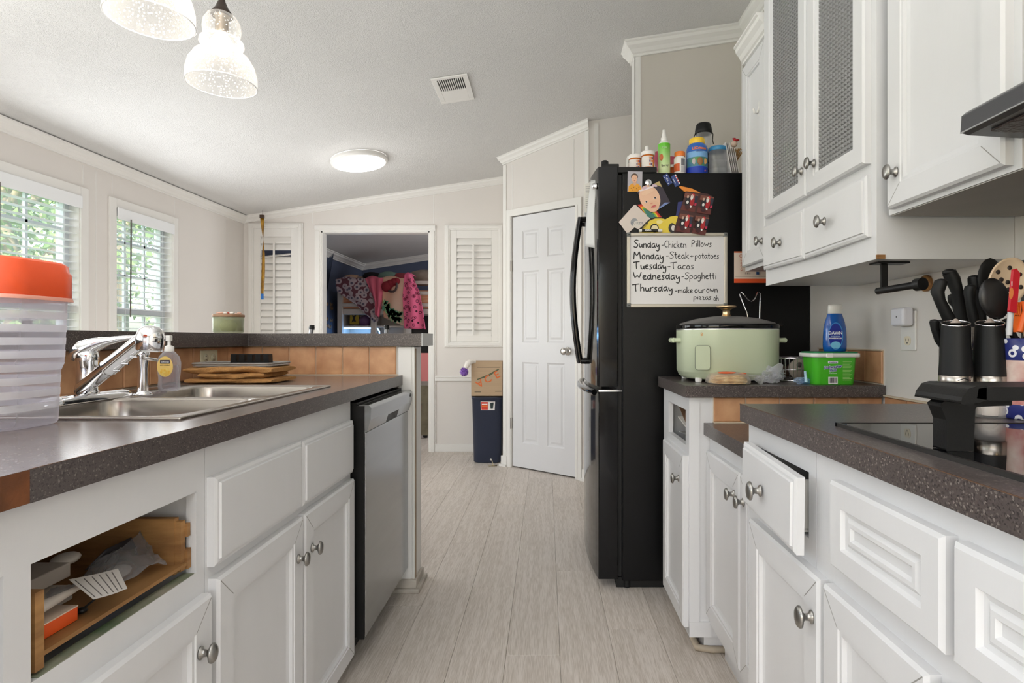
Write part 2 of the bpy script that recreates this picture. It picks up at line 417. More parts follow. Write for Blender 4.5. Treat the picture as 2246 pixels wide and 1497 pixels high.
def wall_x(mb, x0, x1, y0, y1, top, holes, mi=0):
    """wall running in depth with window holes [(y0,y1,z0,z1)]"""
    ys = y0
    for (a0, a1, z0, z1) in sorted(holes):
        mb.box((x0, ys, 0), (x1, a0, top), mi); mb.box((x0, a0, 0), (x1, a1, z0), mi); mb.box((x0, a0, z1), (x1, a1, top), mi); ys = a1
    mb.box((x0, ys, 0), (x1, y1, top), mi)
# windows of the left wall
WZ0, WZ1 = .80, 1.93
WIN = [(2.66, 3.47), (3.76, 4.33)]
BACKWIN = [(-2.3, -.9), (-.4, 1.4)]
mb = MB(); wall_x(mb, XL-.12, XL, YB, YF+.05, ceil_z(XL)+.03, [(y0, y1, WZ0, WZ1) for y0, y1 in WIN]+[(y0, y1, .5, 2.0) for y0, y1 in BACKWIN])
WL = struct(mb.build('wall_left', M_WALL, origin=(XL, 0, 0)))
def batten(parent, o, u, h, wdt=.005, d=(1, 0, 0)):
    """thin seam cover strip: centre base point, width axis u, height h, outward d"""
    o, u, d = Vector(o), Vector(u), Vector(d)
    mb = MB(); mb.prism([o-u*wdt/2, o+u*wdt/2, o+u*wdt/2+Vector((0, 0, h)), o-u*wdt/2+Vector((0, 0, h))], d*.0015)
    return mb.build('seam_strip', M_TRIM, parent)
for y in (3.60, 5.05): batten(WL, (XL, y, 0), (0, 1, 0), 2.12)
for y in (3.50, 3.735, 4.36):
    batten(WL, (XL, y, WZ1+.08), (0, 1, 0), .12)
mb = MB(); mb.box((XR, YB, 0), (XR+.12, YBED+.12, ceil_z(XR)+.03))
WR = struct(mb.build('wall_right', M_WALL, origin=(XR, 0, 0)))
# back wall behind the camera, with a broad opening added to let daylight in
mb = MB(); zt = 2.9
mb.box((XL-.12, YB, 0), (-2.6, YB+.12, zt)); mb.box((-2.6, YB, 2.15), (.8, YB+.12, zt)); mb.box((.8, YB, 0), (XR+.12, YB+.12, zt))
struct(mb.build('wall_back', M_WALL, origin=(0, YB, 0)))

# --- far wall, with the doorway to the bedroom and two shuttered openings
DO = (-2.120, -1.098, 2.075)                 # doorway x0, x1, top
SH = [(-2.80, -2.285, .86, 2.15), (-.955, -.40, .985, 2.135)]   # outer sizes of the shutter frames
def wall_face(mb, mi=0):
    y0, y1 = YF, YF+.10
    holes = [(SH[0][0]+.05, SH[0][1]-.05, SH[0][2]+.05, SH[0][3]-.05), (DO[0], DO[1], 0, DO[2]), (SH[1][0]+.05, SH[1][1]-.05, SH[1][2]+.05, SH[1][3]-.05)]
    xs = XL
    def seg(x0, x1, z0, z1=None):
        t0 = (ceil_z(x0)+.02) if z1 is None else z1; t1 = (ceil_z(x1)+.02) if z1 is None else z1
        mb.hexa([(x0, y0, z0), (x1, y0, z0), (x1, y1, z0), (x0, y1, z0), (x0, y0, t0), (x1, y0, t1), (x1, y1, t1), (x0, y1, t0)], mi)
    for (a0, a1, z0, z1) in holes:
        seg(xs, a0, 0)
        if z0 > 0: seg(a0, a1, 0, z0)
        seg(a0, a1, z1); xs = a1
    seg(xs, XR, 0)
mb = MB(); wall_face(mb)
WF = struct(mb.build('wall_far', M_WALL, origin=(0, YF, 0)))
for x, z0, z1 in ((-1.06, 2.15, ceil_z(-1.06)-.06), (-2.20, 2.15, ceil_z(-2.2)-.06)):
    batten(WF, (x, YF, z0), (1, 0, 0), z1-z0, .008, (0, -1, 0))
# chair rail and baseboard beside the doorway
mb = MB(); mb.box((-1.04, YF-.018, .665), (-.40, YF, .715)); mb.box((-1.04, YF-.026, .70), (-.40, YF, .713))
struct(mb.build('trim_1', M_TRIM, bev=.003))
mb = MB(); mb.box((-1.04, YF-.016, 0), (-.40, YF, .075))
struct(mb.build('baseboard_far', M_TRIM, bev=.004))
# doorway casing: two legs and a head
def casing(name, x0, x1, z1, yf, wdt=.06, z0=0., sill=False, stepn=3):
    r = sroot(name, ((x0+x1)/2, yf, z0))
    def member(a, b_):
        mb = MB()
        (xa, za), (xb, zb) = a, b_
        mb.box((xa, yf-.012, za), (xb, yf, zb))
        if abs(xb-xa) > abs(zb-za): mb.box((xa, yf-.020, za+(.3*(zb-za))), (xb, yf, zb-.15*(zb-za)))
        else: mb.box((xa+.2*(xb-xa), yf-.020, za), (xb-.2*(xb-xa), yf, zb))
        mb.build('casing_board', M_TRIM, r, bev=.003)
    member((x0-wdt, z0), (x0, z1)); member((x1, z0), (x1+wdt, z1)); member((x0-wdt, z1), (x1+wdt, z1+wdt))
    if sill: member((x0-wdt, z0-wdt), (x1+wdt, z0))
    return r
casing('trim_2', DO[0], DO[1], DO[2], YF, .058)
mb = MB(); mb.box((DO[0], YF, 0), (DO[0]+.012, YF+.1, DO[2])); mb.box((DO[1]-.012, YF, 0), (DO[1], YF+.1, DO[2])); mb.box((DO[0], YF, DO[2]-.012), (DO[1], YF+.1, DO[2]))
struct(mb.build('trim_3', M_TRIM))

# --- crown mouldings (profile swept between two points)
def crown(name, p0, p1, out, size=.06, parent=None, mitre0=0., mitre1=0., cap=False):
    """p0,p1 where wall meets ceiling; out: horizontal unit vector into the room"""
    p0, p1, out = Vector(p0), Vector(p1), Vector(out)
    prof = [(0, 0), (1, 0), (1, -.14), (.86, -.2), (.80, -.42), (.52, -.62), (.34, -.86), (.2, -.92), (.2, -1.1), (0, -1.1)]
    t = (p1-p0).normalized(); slope = 0
    ra = []; rb = []
    for a_, b__ in prof:
        q = out*(a_*size)+Vector((0, 0, b__*size))
        ra.append(p0+q+t*(mitre0*a_*size)); rb.append(p1+q+t*(mitre1*a_*size))
    mb = MB(); fl = (t.cross(out)).z > 0
    rings = [ra, rb] if fl else [ra[::-1], rb[::-1]]
    mb.loft(rings[::1], 0, False, True)
    o = mb.build(name, M_TRIM, parent)
    bm = bmesh.new(); bm.from_mesh(o.data); bmesh.ops.recalc_face_normals(bm, faces=bm.faces); bm.to_mesh(o.data); bm.free()
    if parent is None: struct(o)
    return o
crown('trim_4', (XL, -3.4, ceil_z(XL)), (XL, YF, ceil_z(XL)), (1, 0, 0), .06)
crown('trim_5', (XL, YF, ceil_z(XL)), (-.36, YF, ceil_z(-.36)), (0, -1, 0), .055)

# --- pantry: angled wall with a six panel door
PA, PB = Vector((-.358, 4.78)), Vector((.318, 4.25))
u2 = (PB-PA).normalized(); n2 = Vector((u2.y, -u2.x))      # outward (towards the camera)
if n2.y > 0: n2 = -n2
PL = (PB-PA).length
def pw(t, d=0., z=0.): q = PA+u2*t+n2*d; return Vector((q.x, q.y, z))
DT0, DT1 = .098, .745   # door opening along the wall
DTOP = 2.075
def pseg(mb, t0, t1, z0, z1=None):
    q = [pw(t0), pw(t1), pw(t1, -.09), pw(t0, -.09)]
    lo = [Vector((p.x, p.y, z0)) for p in q]; hi = [Vector((p.x, p.y, z1 if z1 is not None else ceil_z(p.x)+.02)) for p in q]
    mb.hexa(lo+hi)
mb = MB(); pseg(mb, 0, DT0, 0); pseg(mb, DT1, PL, 0); pseg(mb, DT0, DT1, DTOP)
mb.hexa([(PA.x, 4.78, 0), (PA.x+.09, 4.78, 0), (PA.x+.09, YF, 0), (PA.x, YF, 0), (PA.x, 4.78, 2.60), (PA.x+.09, 4.78, 2.60), (PA.x+.09, YF, 2.60), (PA.x, YF, 2.60)])
mb.hexa([(PB.x, PB.y, 0), (XR, PB.y, 0), (XR, PB.y+.09, 0), (PB.x, PB.y+.09, 0), (PB.x, PB.y, ceil_z(PB.x)+.02), (XR, PB.y, ceil_z(XR)+.02), (XR, PB.y+.09, ceil_z(XR)+.02), (PB.x, PB.y+.09, ceil_z(PB.x)+.02)])
WP = struct(mb.build('wall_pantry', M_WALL, origin=(PA.x, PA.y, 0)))
for t in (.015, PL-.015):
    mb = MB(); q = [pw(t-.018, 0), pw(t+.018, 0), pw(t+.018, .006), pw(t-.018, .006)]
    mb.prism(q, (0, 0, ceil_z(pw(t).x)-.07)); mb.build('corner_strip', M_TRIM, WP, bev=.002)
for t in (.10, .72):
    mb = MB(); q = [pw(t-.004, 0, DTOP+.06), pw(t+.004, 0, DTOP+.06), pw(t+.004, .003, DTOP+.06), pw(t-.004, .003, DTOP+.06)]
    mb.prism(q, (0, 0, ceil_z(pw(t).x)-DTOP-.15)); mb.build('seam_strip', M_TRIM, WP)
c0, c1 = pw(0), pw(PL)
crown('trim_6', (c0.x, c0.y, ceil_z(c0.x)), (c1.x, c1.y, ceil_z(c1.x)), (n2.x, n2.y, 0), .06, mitre0=-.5, mitre1=.5)
mb = MB(); mb.box((.36, PB.y-.006, 0), (.39, PB.y, 2.67)); struct(mb.build('trim_7', M_TRIM))
# casing of the pantry door
tr = sroot('trim_8', pw(DT0+.3))
def pboard(t0, t1, z0, z1, parent, m=M_TRIM, d0=0., d1=.016, name='casing_board', bev=.003):
    mb = MB(); q = [pw(t0, d0, z0), pw(t1, d0, z0), pw(t1, d1, z0), pw(t0, d1, z0)]
    mb.prism(q, (0, 0, z1-z0)); return mb.build(name, m, parent, bev=bev)
pboard(DT0-.055, DT0, 0, DTOP, tr); pboard(DT1, DT1+.055, 0, DTOP, tr); pboard(DT0-.055, DT1+.055, DTOP, DTOP+.055, tr)
pboard(DT0-.02, DT0-.008, 0, DTOP, tr, d0=.016, d1=.02, bev=0); pboard(DT1+.008, DT1+.02, 0, DTOP, tr, d0=.016, d1=.02, bev=0)
# door leaf: frame grid with six raised panels
dw = DT1-DT0-.008; dh = DTOP-.02
dr = sroot('door_1', pw(DT0+.004, -.03, .012))
U = Vector((u2.x, u2.y, 0)); N = Vector((n2.x, n2.y, 0)); V = Vector((0, 0, 1))
o0 = pw(DT0+.004, -.034, .012)
mb = MB()
def leafbox(a0, a1, z0, z1, d=.034): mb.prism([o0+U*a0+V*z0, o0+U*a1+V*z0, o0+U*a1+V*z1, o0+U*a0+V*z1], N*d)
st = .105; cs = (dw-.085)/2
cols_ = [(st, cs), (cs+.085, dw-st)]; rows_ = [(.20, .86), (1.02, 1.60), (1.70, 1.93)]
leafbox(0, dw, 0, dh, .022)
leafbox(0, st, 0, dh); leafbox(dw-st, dw, 0, dh); leafbox(cs, cs+.085, 0, dh)
zs = [0, .20, .86, 1.02, 1.60, 1.70, 1.93, dh]
for k in (0, 2, 4, 6):
    leafbox(st, cs, zs[k], zs[k+1]); leafbox(cs+.085, dw-st, zs[k], zs[k+1])
mb.build('door_leaf', M_DOORW, dr)
for (a0, a1) in cols_:
    for (z0, z1) in rows_:
        pb = MB(); pb.rects(o0+U*a0+V*z0+N*.022, U, V, N, a1-a0, z1-z0, [(0, 0), (0, .011), (.012, .003), (.024, .003), (.040, .0085), (.042, .0085)])
        pb.build('panel', M_DOORW, dr)
kp = o0+U*(dw-.075)+V*.955+N*.034
rotk = N.to_track_quat('Z', 'Y').to_matrix()
mb = MB(); mb.lathe([(.0, 0), (.033, 0), (.033, .004), (.028, .008), (.013, .012), (.011, .03), (.018, .036), (.027, .046), (.029, .056), (.024, .066), (.012, .070), (.001, .0705)], kp, tilt=rotk, n=28)
mb.build('door_knob', mat('satin_nickel', (.6, .58, .55), .22, 1.), dr)
for z in (.32, 1.62, 1.85)[:2]:
    mb = MB(); q = pw(DT0-.002, .004, z); mb.lathe([(.006, 0), (.006, .09)], q, n=10); mb.prism([pw(DT0-.02, .0165, z), pw(DT0-.002, .0165, z), pw(DT0-.002, .018, z), pw(DT0-.02, .018, z)], (0, 0, .09))
    mb.build('hinge', mat('worn_brass_hinge', (.35, .33, .3), .35, 1.), dr)
# base blocks at the two corners of the pantry
for i, (t0, t1) in enumerate(((-.012, .05), (PL-.05, PL+.012))):
    mb = MB(); q = [pw(t0, 0), pw(t1, 0), pw(t1, .022), pw(t0, .022)]; mb.prism(q, (0, 0, .085)); q = [pw(t0-.01, 0), pw(t1+.004, 0), pw(t1+.004, .038), pw(t0-.01, .038)]; mb.prism(q, (0, 0, .018))
    struct(mb.build('baseboard_pantry_left' if i == 0 else 'baseboard_pantry_right', M_TRIM, bev=.003))

# --- stub wall behind the refrigerator
YS = 3.19
mb = MB(); X0 = .5
mb.hexa([(X0, YS, 0), (XR, YS, 0), (XR, YS+.1, 0), (X0, YS+.1, 0), (X0, YS, ceil_z(X0)+.02), (XR, YS, ceil_z(XR)+.02), (XR, YS+.1, ceil_z(XR)+.02), (X0, YS+.1, ceil_z(X0)+.02)])
WS = struct(mb.build('wall_fridge', M_WALL2, origin=(X0, YS, 0)))
mb = MB(); mb.box((X0-.006, YS-.006, 0), (X0+.03, YS, ceil_z(X0)-.07)); mb.box((X0-.006, YS-.006, 0), (X0, YS+.1, ceil_z(X0)-.07))
mb.build('corner_strip', M_TRIM, WS, bev=.002)
mb = MB(); mb.box((XR-.028, YS-.006, 0), (XR-.018, YS, ceil_z(1.1)-.07)); mb.build('seam_strip', M_TRIM, WS)
crown('trim_9', (X0, YS, ceil_z(X0)), (XR, YS, ceil_z(XR)), (0, -1, 0), .07, mitre0=-1)
crown('trim_10', (X0, YS+.1, ceil_z(X0)), (X0, YS, ceil_z(X0)), (-1, 0, 0), .07, mitre1=1)
crown('trim_11', (XR, YS, ceil_z(XR)), (XR, .3, ceil_z(XR)), (-1, 0, 0), .07, mitre0=0)

# --- the bedroom beyond: blue walls, crown
mb = MB(); mb.box((XL-.12, YF+.1, 0), (XL, YBED, ceil_z(XL)+.03)); struct(mb.build('wall_bedroom_left', M_BLUE))
mb = MB()
mb.hexa([(XL-.12, YBED, 0), (XR+.12, YBED, 0), (XR+.12, YBED+.12, 0), (XL-.12, YBED+.12, 0), (XL-.12, YBED, ceil_z(XL-.12)+.02), (XR+.12, YBED, ceil_z(XR+.12)+.02), (XR+.12, YBED+.12, ceil_z(XR+.12)+.02), (XL-.12, YBED+.12, ceil_z(XL-.12)+.02)])
struct(mb.build('wall_bedroom_far', M_BLUE))
crown('trim_12', (XL, YF+.1, ceil_z(XL)), (XL, YBED, ceil_z(XL)), (1, 0, 0), .08)
crown('trim_13', (XL, YBED, ceil_z(XL)), (.5, YBED, ceil_z(.5)), (0, -1, 0), .08)

# --- windows with blinds
M_PANE = clear_mat('window_glass', (.97, .99, .98), .02, .02, white=(.8, .85, .85))
M_VINYL = mat('window_vinyl', srgb(214, 218, 222), .4)
def window(idx, y0, y1, z0, z1, blinds=True):
    r = sroot('window_%d' % idx, (XL, (y0+y1)/2, z0))
    xo = XL-.085
    mb = MB(); t = .045      # outer frame
    mb.box((xo-.02, y0, z0), (xo+.03, y0+t, z1)); mb.box((xo-.02, y1-t, z0), (xo+.03, y1, z1)); mb.box((xo-.02, y0, z0), (xo+.03, y1, z0+t)); mb.box((xo-.02, y0, z1-t), (xo+.03, y1, z1))
    zm = z0+(z1-z0)*.40
    mb.box((xo-.02, y0, zm-.022), (xo+.035, y1, zm+.022)); mb.build('window_frame', M_VINYL, r, bev=.003)
    mb = MB()
    for k in (1, 2):
        y = y0+(y1-y0)*k/3; mb.box((xo-.004, y-.008, z0), (xo+.012, y+.008, z1))
    for z in (z0+(zm-z0)*.5, zm+(z1-zm)*.36, zm+(z1-zm)*.7): mb.box((xo-.004, y0, z-.008), (xo+.012, y1, z+.008))
    mb.build('muntins', M_VINYL, r)
    mb = MB(); mb.box((xo-.002, y0+t, z0+t), (xo+.002, y1-t, z1-t)); mb.build('pane', M_PANE, r)
    # reveal lining and casing
    mb = MB()
    mb.box((XL-.055, y0-.004, z0-.004), (XL+.004, y0+.004, z1+.004)); mb.box((XL-.055, y1-.004, z0-.004), (XL+.004, y1+.004, z1+.004))
    mb.box((XL-.055, y0, z0-.01), (XL+.02, y1, z0+.004)); mb.box((XL-.055, y0, z1-.004), (XL+.004, y1, z1+.004)); mb.build('reveal', M_TRIM, r)
    for (a0, a1, b0, b1) in ((y0-.06, y0, z0-.06, z1+.06), (y1, y1+.06, z0-.06, z1+.06), (y0, y1, z1, z1+.06), (y0, y1, z0-.06, z0)):
        mb = MB(); mb.box((XL, a0, b0), (XL+.014, a1, b1)); mb.build('casing_board', M_TRIM, r, bev=.003)
    return r
for i, (y0, y1) in enumerate(WIN): window(i+1, y0, y1, WZ0, WZ1)
for i, (y0, y1) in enumerate(BACKWIN): window(i+3, y0, y1, .5, 2.0)
def blinds(y0, y1, z0, z1, label):
    t = thing('window_blind', label, 'window blind', (XL, (y0+y1)/2, z0), 'white slatted window blinds')
    cx = -.028
    mb = MB(); mb.box((XL+cx-.028, y0+.01, z1-.055), (XL+cx+.045, y1-.01, z1-.004)); mb.box((XL+cx+.045, y0-.002, z1-.075), (XL+cx+.052, y1+.002, z1+.002)); mb.build('valance', M_BLIND, t, bev=.003)
    n = int((z1-.085-z0-.03)/.0435); src = None
    hw = (y1-y0)/2-.012; tl = math.radians(1)
    for k in range(n):
        z = z1-.10-k*.0435
        if src is None:
            mb = MB(); c, s_ = math.cos(tl), math.sin(tl)
            ring = [(-.025, -.0012), (0, .0012), (.025, -.0012), (.025, .0012), (0, .0036), (-.025, .0012)]
            A_ = [Vector((a*c-b*s_, -hw, a*s_+b*c)) for a, b in ring]; B_ = [Vector((p.x, hw, p.z)) for p in A_]
            mb.loft([A_, B_], 0, False, True)
            src = mb.build('slat', M_BLIND, t, local=True)
            bm = bmesh.new(); bm.from_mesh(src.data); bmesh.ops.recalc_face_normals(bm, faces=bm.faces); bm.to_mesh(src.data); bm.free()
            src.location = (cx, 0, z-z0)
        else: dup_part(src, t, (cx, 0, z-z0))
    mb = MB(); mb.box((XL+cx-.024, y0+.012, z0+.012), (XL+cx+.024, y1-.012, z0+.03)); mb.build('bottom_rail', M_BLIND, t, bev=.004)
    mb = MB()
    for y in (y0+.1, y1-.1):
        for dx in (-.024, .024): mb.tube([(XL+cx+dx, y, z0+.02), (XL+cx+dx, y, z1-.06)], .0008, 5)
    mb.build('cord', M_BLIND, t)
    return t
B1 = blinds(WIN[0][0], WIN[0][1], WZ0, WZ1, 'white slatted blind, nearer of the two, in the wide left window')
B2 = blinds(WIN[1][0], WIN[1][1], WZ0, WZ1, 'white slatted blind, farther of the two, in the narrow window with a tilt wand')
for bt, y in ((B1, WIN[0][0]+.27), (B2, WIN[1][0]+.10)):
    mb = MB(); mb.tube([(XL+.035, y, WZ1-.06), (XL+.03, y, WZ1-.72)], .0045, 8); mb.build('tilt_wand', mat('grey_wand', srgb(96, 92, 88), .3), bt)

# --- outside: lawn and leafy trees
mb = MB(); mb.box((-40, -12, -.75), (XL-.2, 30, -.65)); struct(mb.build('ground_lawn', mat('lawn_green', srgb(120, 150, 80), .9, col2=srgb(70, 100, 48), vscale=2)))
M_BARK = mat('pale_bark', srgb(178, 160, 132), .9, col2=srgb(110, 92, 70), vscale=6, stretch=(1, 1, .3), bump=.4)
M_LEAF = mat('leaf_green', srgb(138, 166, 92), .6, col2=srgb(58, 88, 44), vscale=2.5)
M_LEAF2 = mat('leaf_light', srgb(176, 196, 128), .6, col2=srgb(96, 124, 66), vscale=2.5)
def tree(x, y, h, rad, label, seed, nleaf=3600):
    rr = random.Random(seed); t = thing('tree', label, 'tree', (x, y, -.65), 'leafy trees outside the windows')
    mb = MB(); pts = []; px, py = x, y
    for k in range(7): pts.append((px, py, -.65+h*.8*k/6)); px += rr.uniform(-.12, .12); py += rr.uniform(-.12, .12)
    mb.tube(pts, [.15-.018*k for k in range(7)], 9)
    for k in range(9):
        b = pts[rr.randint(1, 5)]; a = rr.uniform(0, 2*PI); L = rr.uniform(.5, 1)*rad
        mid = (b[0]+math.cos(a)*L*.5, b[1]+math.sin(a)*L*.5, b[2]+L*.5); mb.tube([b, mid, (b[0]+math.cos(a)*L, b[1]+math.sin(a)*L, b[2]+L*1.0)], [.055, .035, .012], 6)
    mb.build('trunk', M_BARK, t)
    mb = MB(); c = Vector((x, y, -.65+h*.55))
    clumps = [(c+Vector((rr.gauss(0, .45)*rad, rr.gauss(0, .45)*rad, rr.uniform(-.48, .5)*h)), rr.uniform(.2, .45)) for _ in range(60)]
    for k in range(nleaf):
        cc, cr_ = rr.choice(clumps)
        d = Vector((rr.gauss(0, 1), rr.gauss(0, 1), rr.gauss(0, 1))).normalized()*cr_*rr.uniform(.3, 1); p = cc+d
        n_ = Vector((rr.uniform(-1, 1), rr.uniform(-1, 1), rr.uniform(-.2, 1))).normalized(); q = n_.orthogonal().normalized(); q = Matrix.Rotation(rr.uniform(0, 6.28), 3, n_) @ q; r_ = n_.cross(q)
        s_ = rr.uniform(.03, .065)
        mb.add([p-q*s_, p+r_*s_*.5, p+q*s_, p-r_*s_*.5], [(0, 1, 2, 3)], rr.randint(0, 1))
    o = mb.build('foliage', [M_LEAF, M_LEAF2], t); o['kind'] = 'stuff'
    return t
tree(-5.0, 5.35, 4.2, 1.25, 'leafy tree with a pale trunk, nearest behind the narrow window', 1, 3200)
tree(-5.6, 7.3, 4.6, 1.5, 'leafy tree farther back behind the narrow window', 2)
tree(-6.2, 5.9, 4.4, 1.5, 'leafy tree with pale trunk behind the wide left window', 3)
tree(-4.9, 3.9, 4.0, 1.2, 'leafy tree at the left edge behind the wide window', 4, 3200)
tree(-8.5, 8.2, 5.5, 2.0, 'broad tree deep in the yard behind the others', 5, 4200)
tree(-8.6, 11.0, 5.5, 2.2, 'broad tree deepest in the yard seen past the narrow window', 6, 4200)

# --- plantation shutters in the far wall
def shutter(x0, x1, z0, z1, label, broken=False, top=None):
    t = thing('plantation_shutter', label, 'shutter', ((x0+x1)/2, YF, z0), 'white louvred shutters in the far wall')
    k = .052; y = YF
    for (a0, a1, b0, b1) in ((x0, x0+k, z0, z1), (x1-k, x1, z0, z1), (x0+k, x1-k, z1-k, z1), (x0+k, x1-k, z0, z0+k)):
        mb = MB(); mb.box((a0, y-.018, b0), (a1, y, b1))
        if a1-a0 < b1-b0: mb.box((a0+.012, y-.026, b0+.008), (a1-.012, y, b1-.008))
        else: mb.box((a0-.02, y-.026, b0+.012), (a1+.02, y, b1-.012))
        mb.build('frame_board', M_TRIM, t, bev=.003)
    a0, a1, b0, b1 = x0+k, x1-k, z0+k, z1-k; st_ = .062
    mb = MB(); mb.box((a0, y-.012, b0), (a0+st_, y+.016, b1)); mb.box((a1-st_, y-.012, b0), (a1, y+.016, b1)); mb.box((a0+st_, y-.012, b0), (a1-st_, y+.016, b0+.05)); mb.box((a0+st_, y-.012, b1-.075), (a1-st_, y+.016, b1))
    mb.build('panel_frame', M_TRIM, t, bev=.002)
    c0_, c1_ = a0+st_, a1-st_; zz0, zz1 = b0+.05, b1-.075; n = int(round((zz1-zz0)/.0625)); sp = (zz1-zz0)/n; src = None
    for i in range(n):
        zc = zz0+sp*(i+.5)
        if src is None:
            mb = MB(); an = math.radians(70); hw = (c1_-c0_)/2-.002; ring = []
            for q in range(10):
                a = 2*PI*q/10; u_, v_ = .0375*math.cos(a), .006*math.sin(a); ring.append((u_*math.cos(an)-v_*math.sin(an), u_*math.sin(an)+v_*math.cos(an)))
            mb.loft([[Vector((-hw, u_, v_)) for u_, v_ in ring], [Vector((hw, u_, v_)) for u_, v_ in ring]], 0, True, True)
            src = mb.build('louver', M_TRIM, t, local=True); o = src
            bm = bmesh.new(); bm.from_mesh(o.data); bmesh.ops.recalc_face_normals(bm, faces=bm.faces); bm.to_mesh(o.data); bm.free()
        else: o = dup_part(src, t)
        o.location = ((c0_+c1_)/2-t.location.x, .002, zc-z0)
        if broken and i == n-3:
            o.rotation_euler = (math.radians(-48), math.radians(-6), 0); o.location.z -= .02
    xr = (c0_+c1_)/2-.005
    mb = MB(); mb.box((xr-.008, y-.042, zz0+.01), (xr+.008, y-.030, zz1-.06)); mb.build('tilt_rod', M_TRIM, t, bev=.002)
    return t
shutter(*SH[0], 'white louvred shutter left of the doorway, with one slipped louvre', True)
shutter(*SH[1], 'white louvred shutter right of the doorway, all louvres closed')

# --- half wall of the peninsula with tile backsplash
YW = 2.415
M_STUB = mat('half_wall_white', srgb(216, 212, 206), .5, var=.12, vscale=10)
mb = MB(); mb.box((-1.42, YW, 0), (-.567, YW+.11, 1.030)); mb.box((-1.42, .25, 0), (-1.29, YW+.11, 1.030))
WB = struct(mb.build('wall_peninsula', M_STUB, origin=(-1, YW, 0)))
mb = MB(); mb.box((-.625, YW-.014, 0), (-.567, YW, 1.028)); mb.box((-.567, YW-.014, 0), (-.555, YW+.11, 1.028)); mb.build('end_cap', M_TRIM, WB, bev=.003)
mb = MB(); mb.box((-.567, YW-.004, .04), (-.5535, YW+.012, 1.02)); mb.build('raw_edge', mat('worn_edge', srgb(176, 152, 128), .7, var=.5, vscale=8, stretch=(1, 1, .3)), WB)
mb = MB(); mb.box((-.65, YW-.03, 0), (-.545, YW+.12, .05)); mb.box((-.66, YW-.045, 0), (-.530, YW+.13, .018)); struct(mb.build('baseboard_peninsula', mat('scuffed_trim', srgb(200, 192, 180), .5, var=.4, vscale=12), bev=.004))
# tiles
TS = .1135
def tiles_frontal(root, x1, x0, y, z0, z1, d=-1):
    mb = MB(); mb.box((x0, y, z0), (x1, y+d*.003, z1)); mb.build('grout', M_GROUT, root)
    x = x1
    while x > x0+.01:
        xa = max(x0, x-TS); mb = MB(); mb.rects((xa+.0018, y+d*.003, z0+.004), (1, 0, 0), (0, 0, 1), (0, d, 0), (x-xa)-.0036, z1-z0-.006, [(0, 0), (0, .003), (.0022, .0052), (.003, .0052)]); mb.build('tile', M_TILE, root); x -= TS
def tiles_side(root, x, y0, y1, z0, z1, d=1):
    mb = MB(); mb.box((x, y0, z0), (x+d*.003, y1, z1)); mb.build('grout', M_GROUT, root)
    y = y1
    while y > y0+.01:
        ya = max(y0, y-TS); mb = MB(); mb.rects((x+d*.003, ya+.0018, z0+.004), (0, 1, 0), (0, 0, 1), (d, 0, 0), (y-ya)-.0036, z1-z0-.006, [(0, 0), (0, .003), (.0022, .0052), (.003, .0052)]); mb.build('tile', M_TILE, root); y -= TS
tiles_frontal(WB, -.635, -1.29, YW, .908, 1.030)
tiles_side(WB, -1.29, .3, YW-.008, .908, 1.030)
# raised bar top
mb = MB(); poly = [(-1.50, .2), (-1.248, .2), (-1.248, 2.385), (-.522, 2.385), (-.522, 2.61), (-1.50, 2.61)]
mb.prism([Vector((x, y, 1.032)) for x, y in poly], (0, 0, .052))
BAR = tag(mb.build('bar_counter', M_LAM, bev=.0015), 'dark speckled laminate raised bar top running along and across the sink counter', 'bar counter')
mb = MB(); mb.box((-.5225, 2.385, 1.031), (-.5195, 2.61, 1.085)); mb.build('end_patch', mat('white_patch', srgb(214, 214, 214), .5), BAR)['label'] = 'bare white end where the laminate is gone'
# ================================================================ CABINETS
ST_DOOR = [(0, 0), (0, .015), (.005, .020), (.050, .020), (.0515, .0175), (.058, .0175), (.0595, .010), (.070, .008), (.072, .008)]
ST_FLAT = [(0, 0), (0, .013), (.006, .0165), (.011, .0165), (.0125, .0205), (.02, .0205)]
ST_ROUT = [(0, 0), (0, .015), (.005, .020), (.036, .020), (.040, .014), (.046, .0125), (.052, .0165), (.058, .0165), (.062, .012), (.066, .012)]
ST_GLASS = None
def front(parent, name, xf, sg, y0, y1, z0, z1, steps, m=None, M=None):
    mb = MB(); mb.rects((xf, y0, z0), (0, 1, 0), (0, 0, 1), (sg, 0, 0), y1-y0, z1-z0, steps)
    if steps is ST_DOOR:   # mitre joints of the frame, as fine recessed lines
        for (ya, yb) in ((y0, 1), (y1, -1)):
            for (za, zb) in ((z0, 1), (z1, -1)):
                a = Vector((xf+sg*.0201, ya+yb*.006, za+zb*.006)); b = Vector((xf+sg*.0201, ya+yb*.049, za+zb*.049))
                w_ = Vector((0, .0006*yb, -.0006*zb)); mb.prism([a-w_, b-w_, b+w_, a+w_], (sg*.0001, 0, 0), 1)
    if M is not None: mb.xf(M)
    return mb.build(name, [m or M_CAB, mat('joint_line', srgb(150, 148, 144), .6)], parent)
def knob(parent, x, y, z, sg, r=.0155):
    mb = MB(); pr = [(.001, 0), (.0105, 0), (.0105, .0025), (.006, .005), (.0052, .013), (.009, .017), (r, .020), (r*1.0, .023), (r*.8, .0265), (r*.4, .028), (.0005, .0282)]
    b = len(mb.v); mb.lathe([(a, c) for a, c in pr], (0, 0, 0), axis='x', n=22, sx=.82, sy=1.12)
    if sg < 0: mb.xf(Matrix.Rotation(PI, 4, 'Z'))
    mb.xf(Matrix.Translation((x, y, z)))
    return mb.build('knob', M_PEWTER, parent)
def about(c, R_): return Matrix.Translation(c) @ R_ @ Matrix.Translation(-Vector(c))

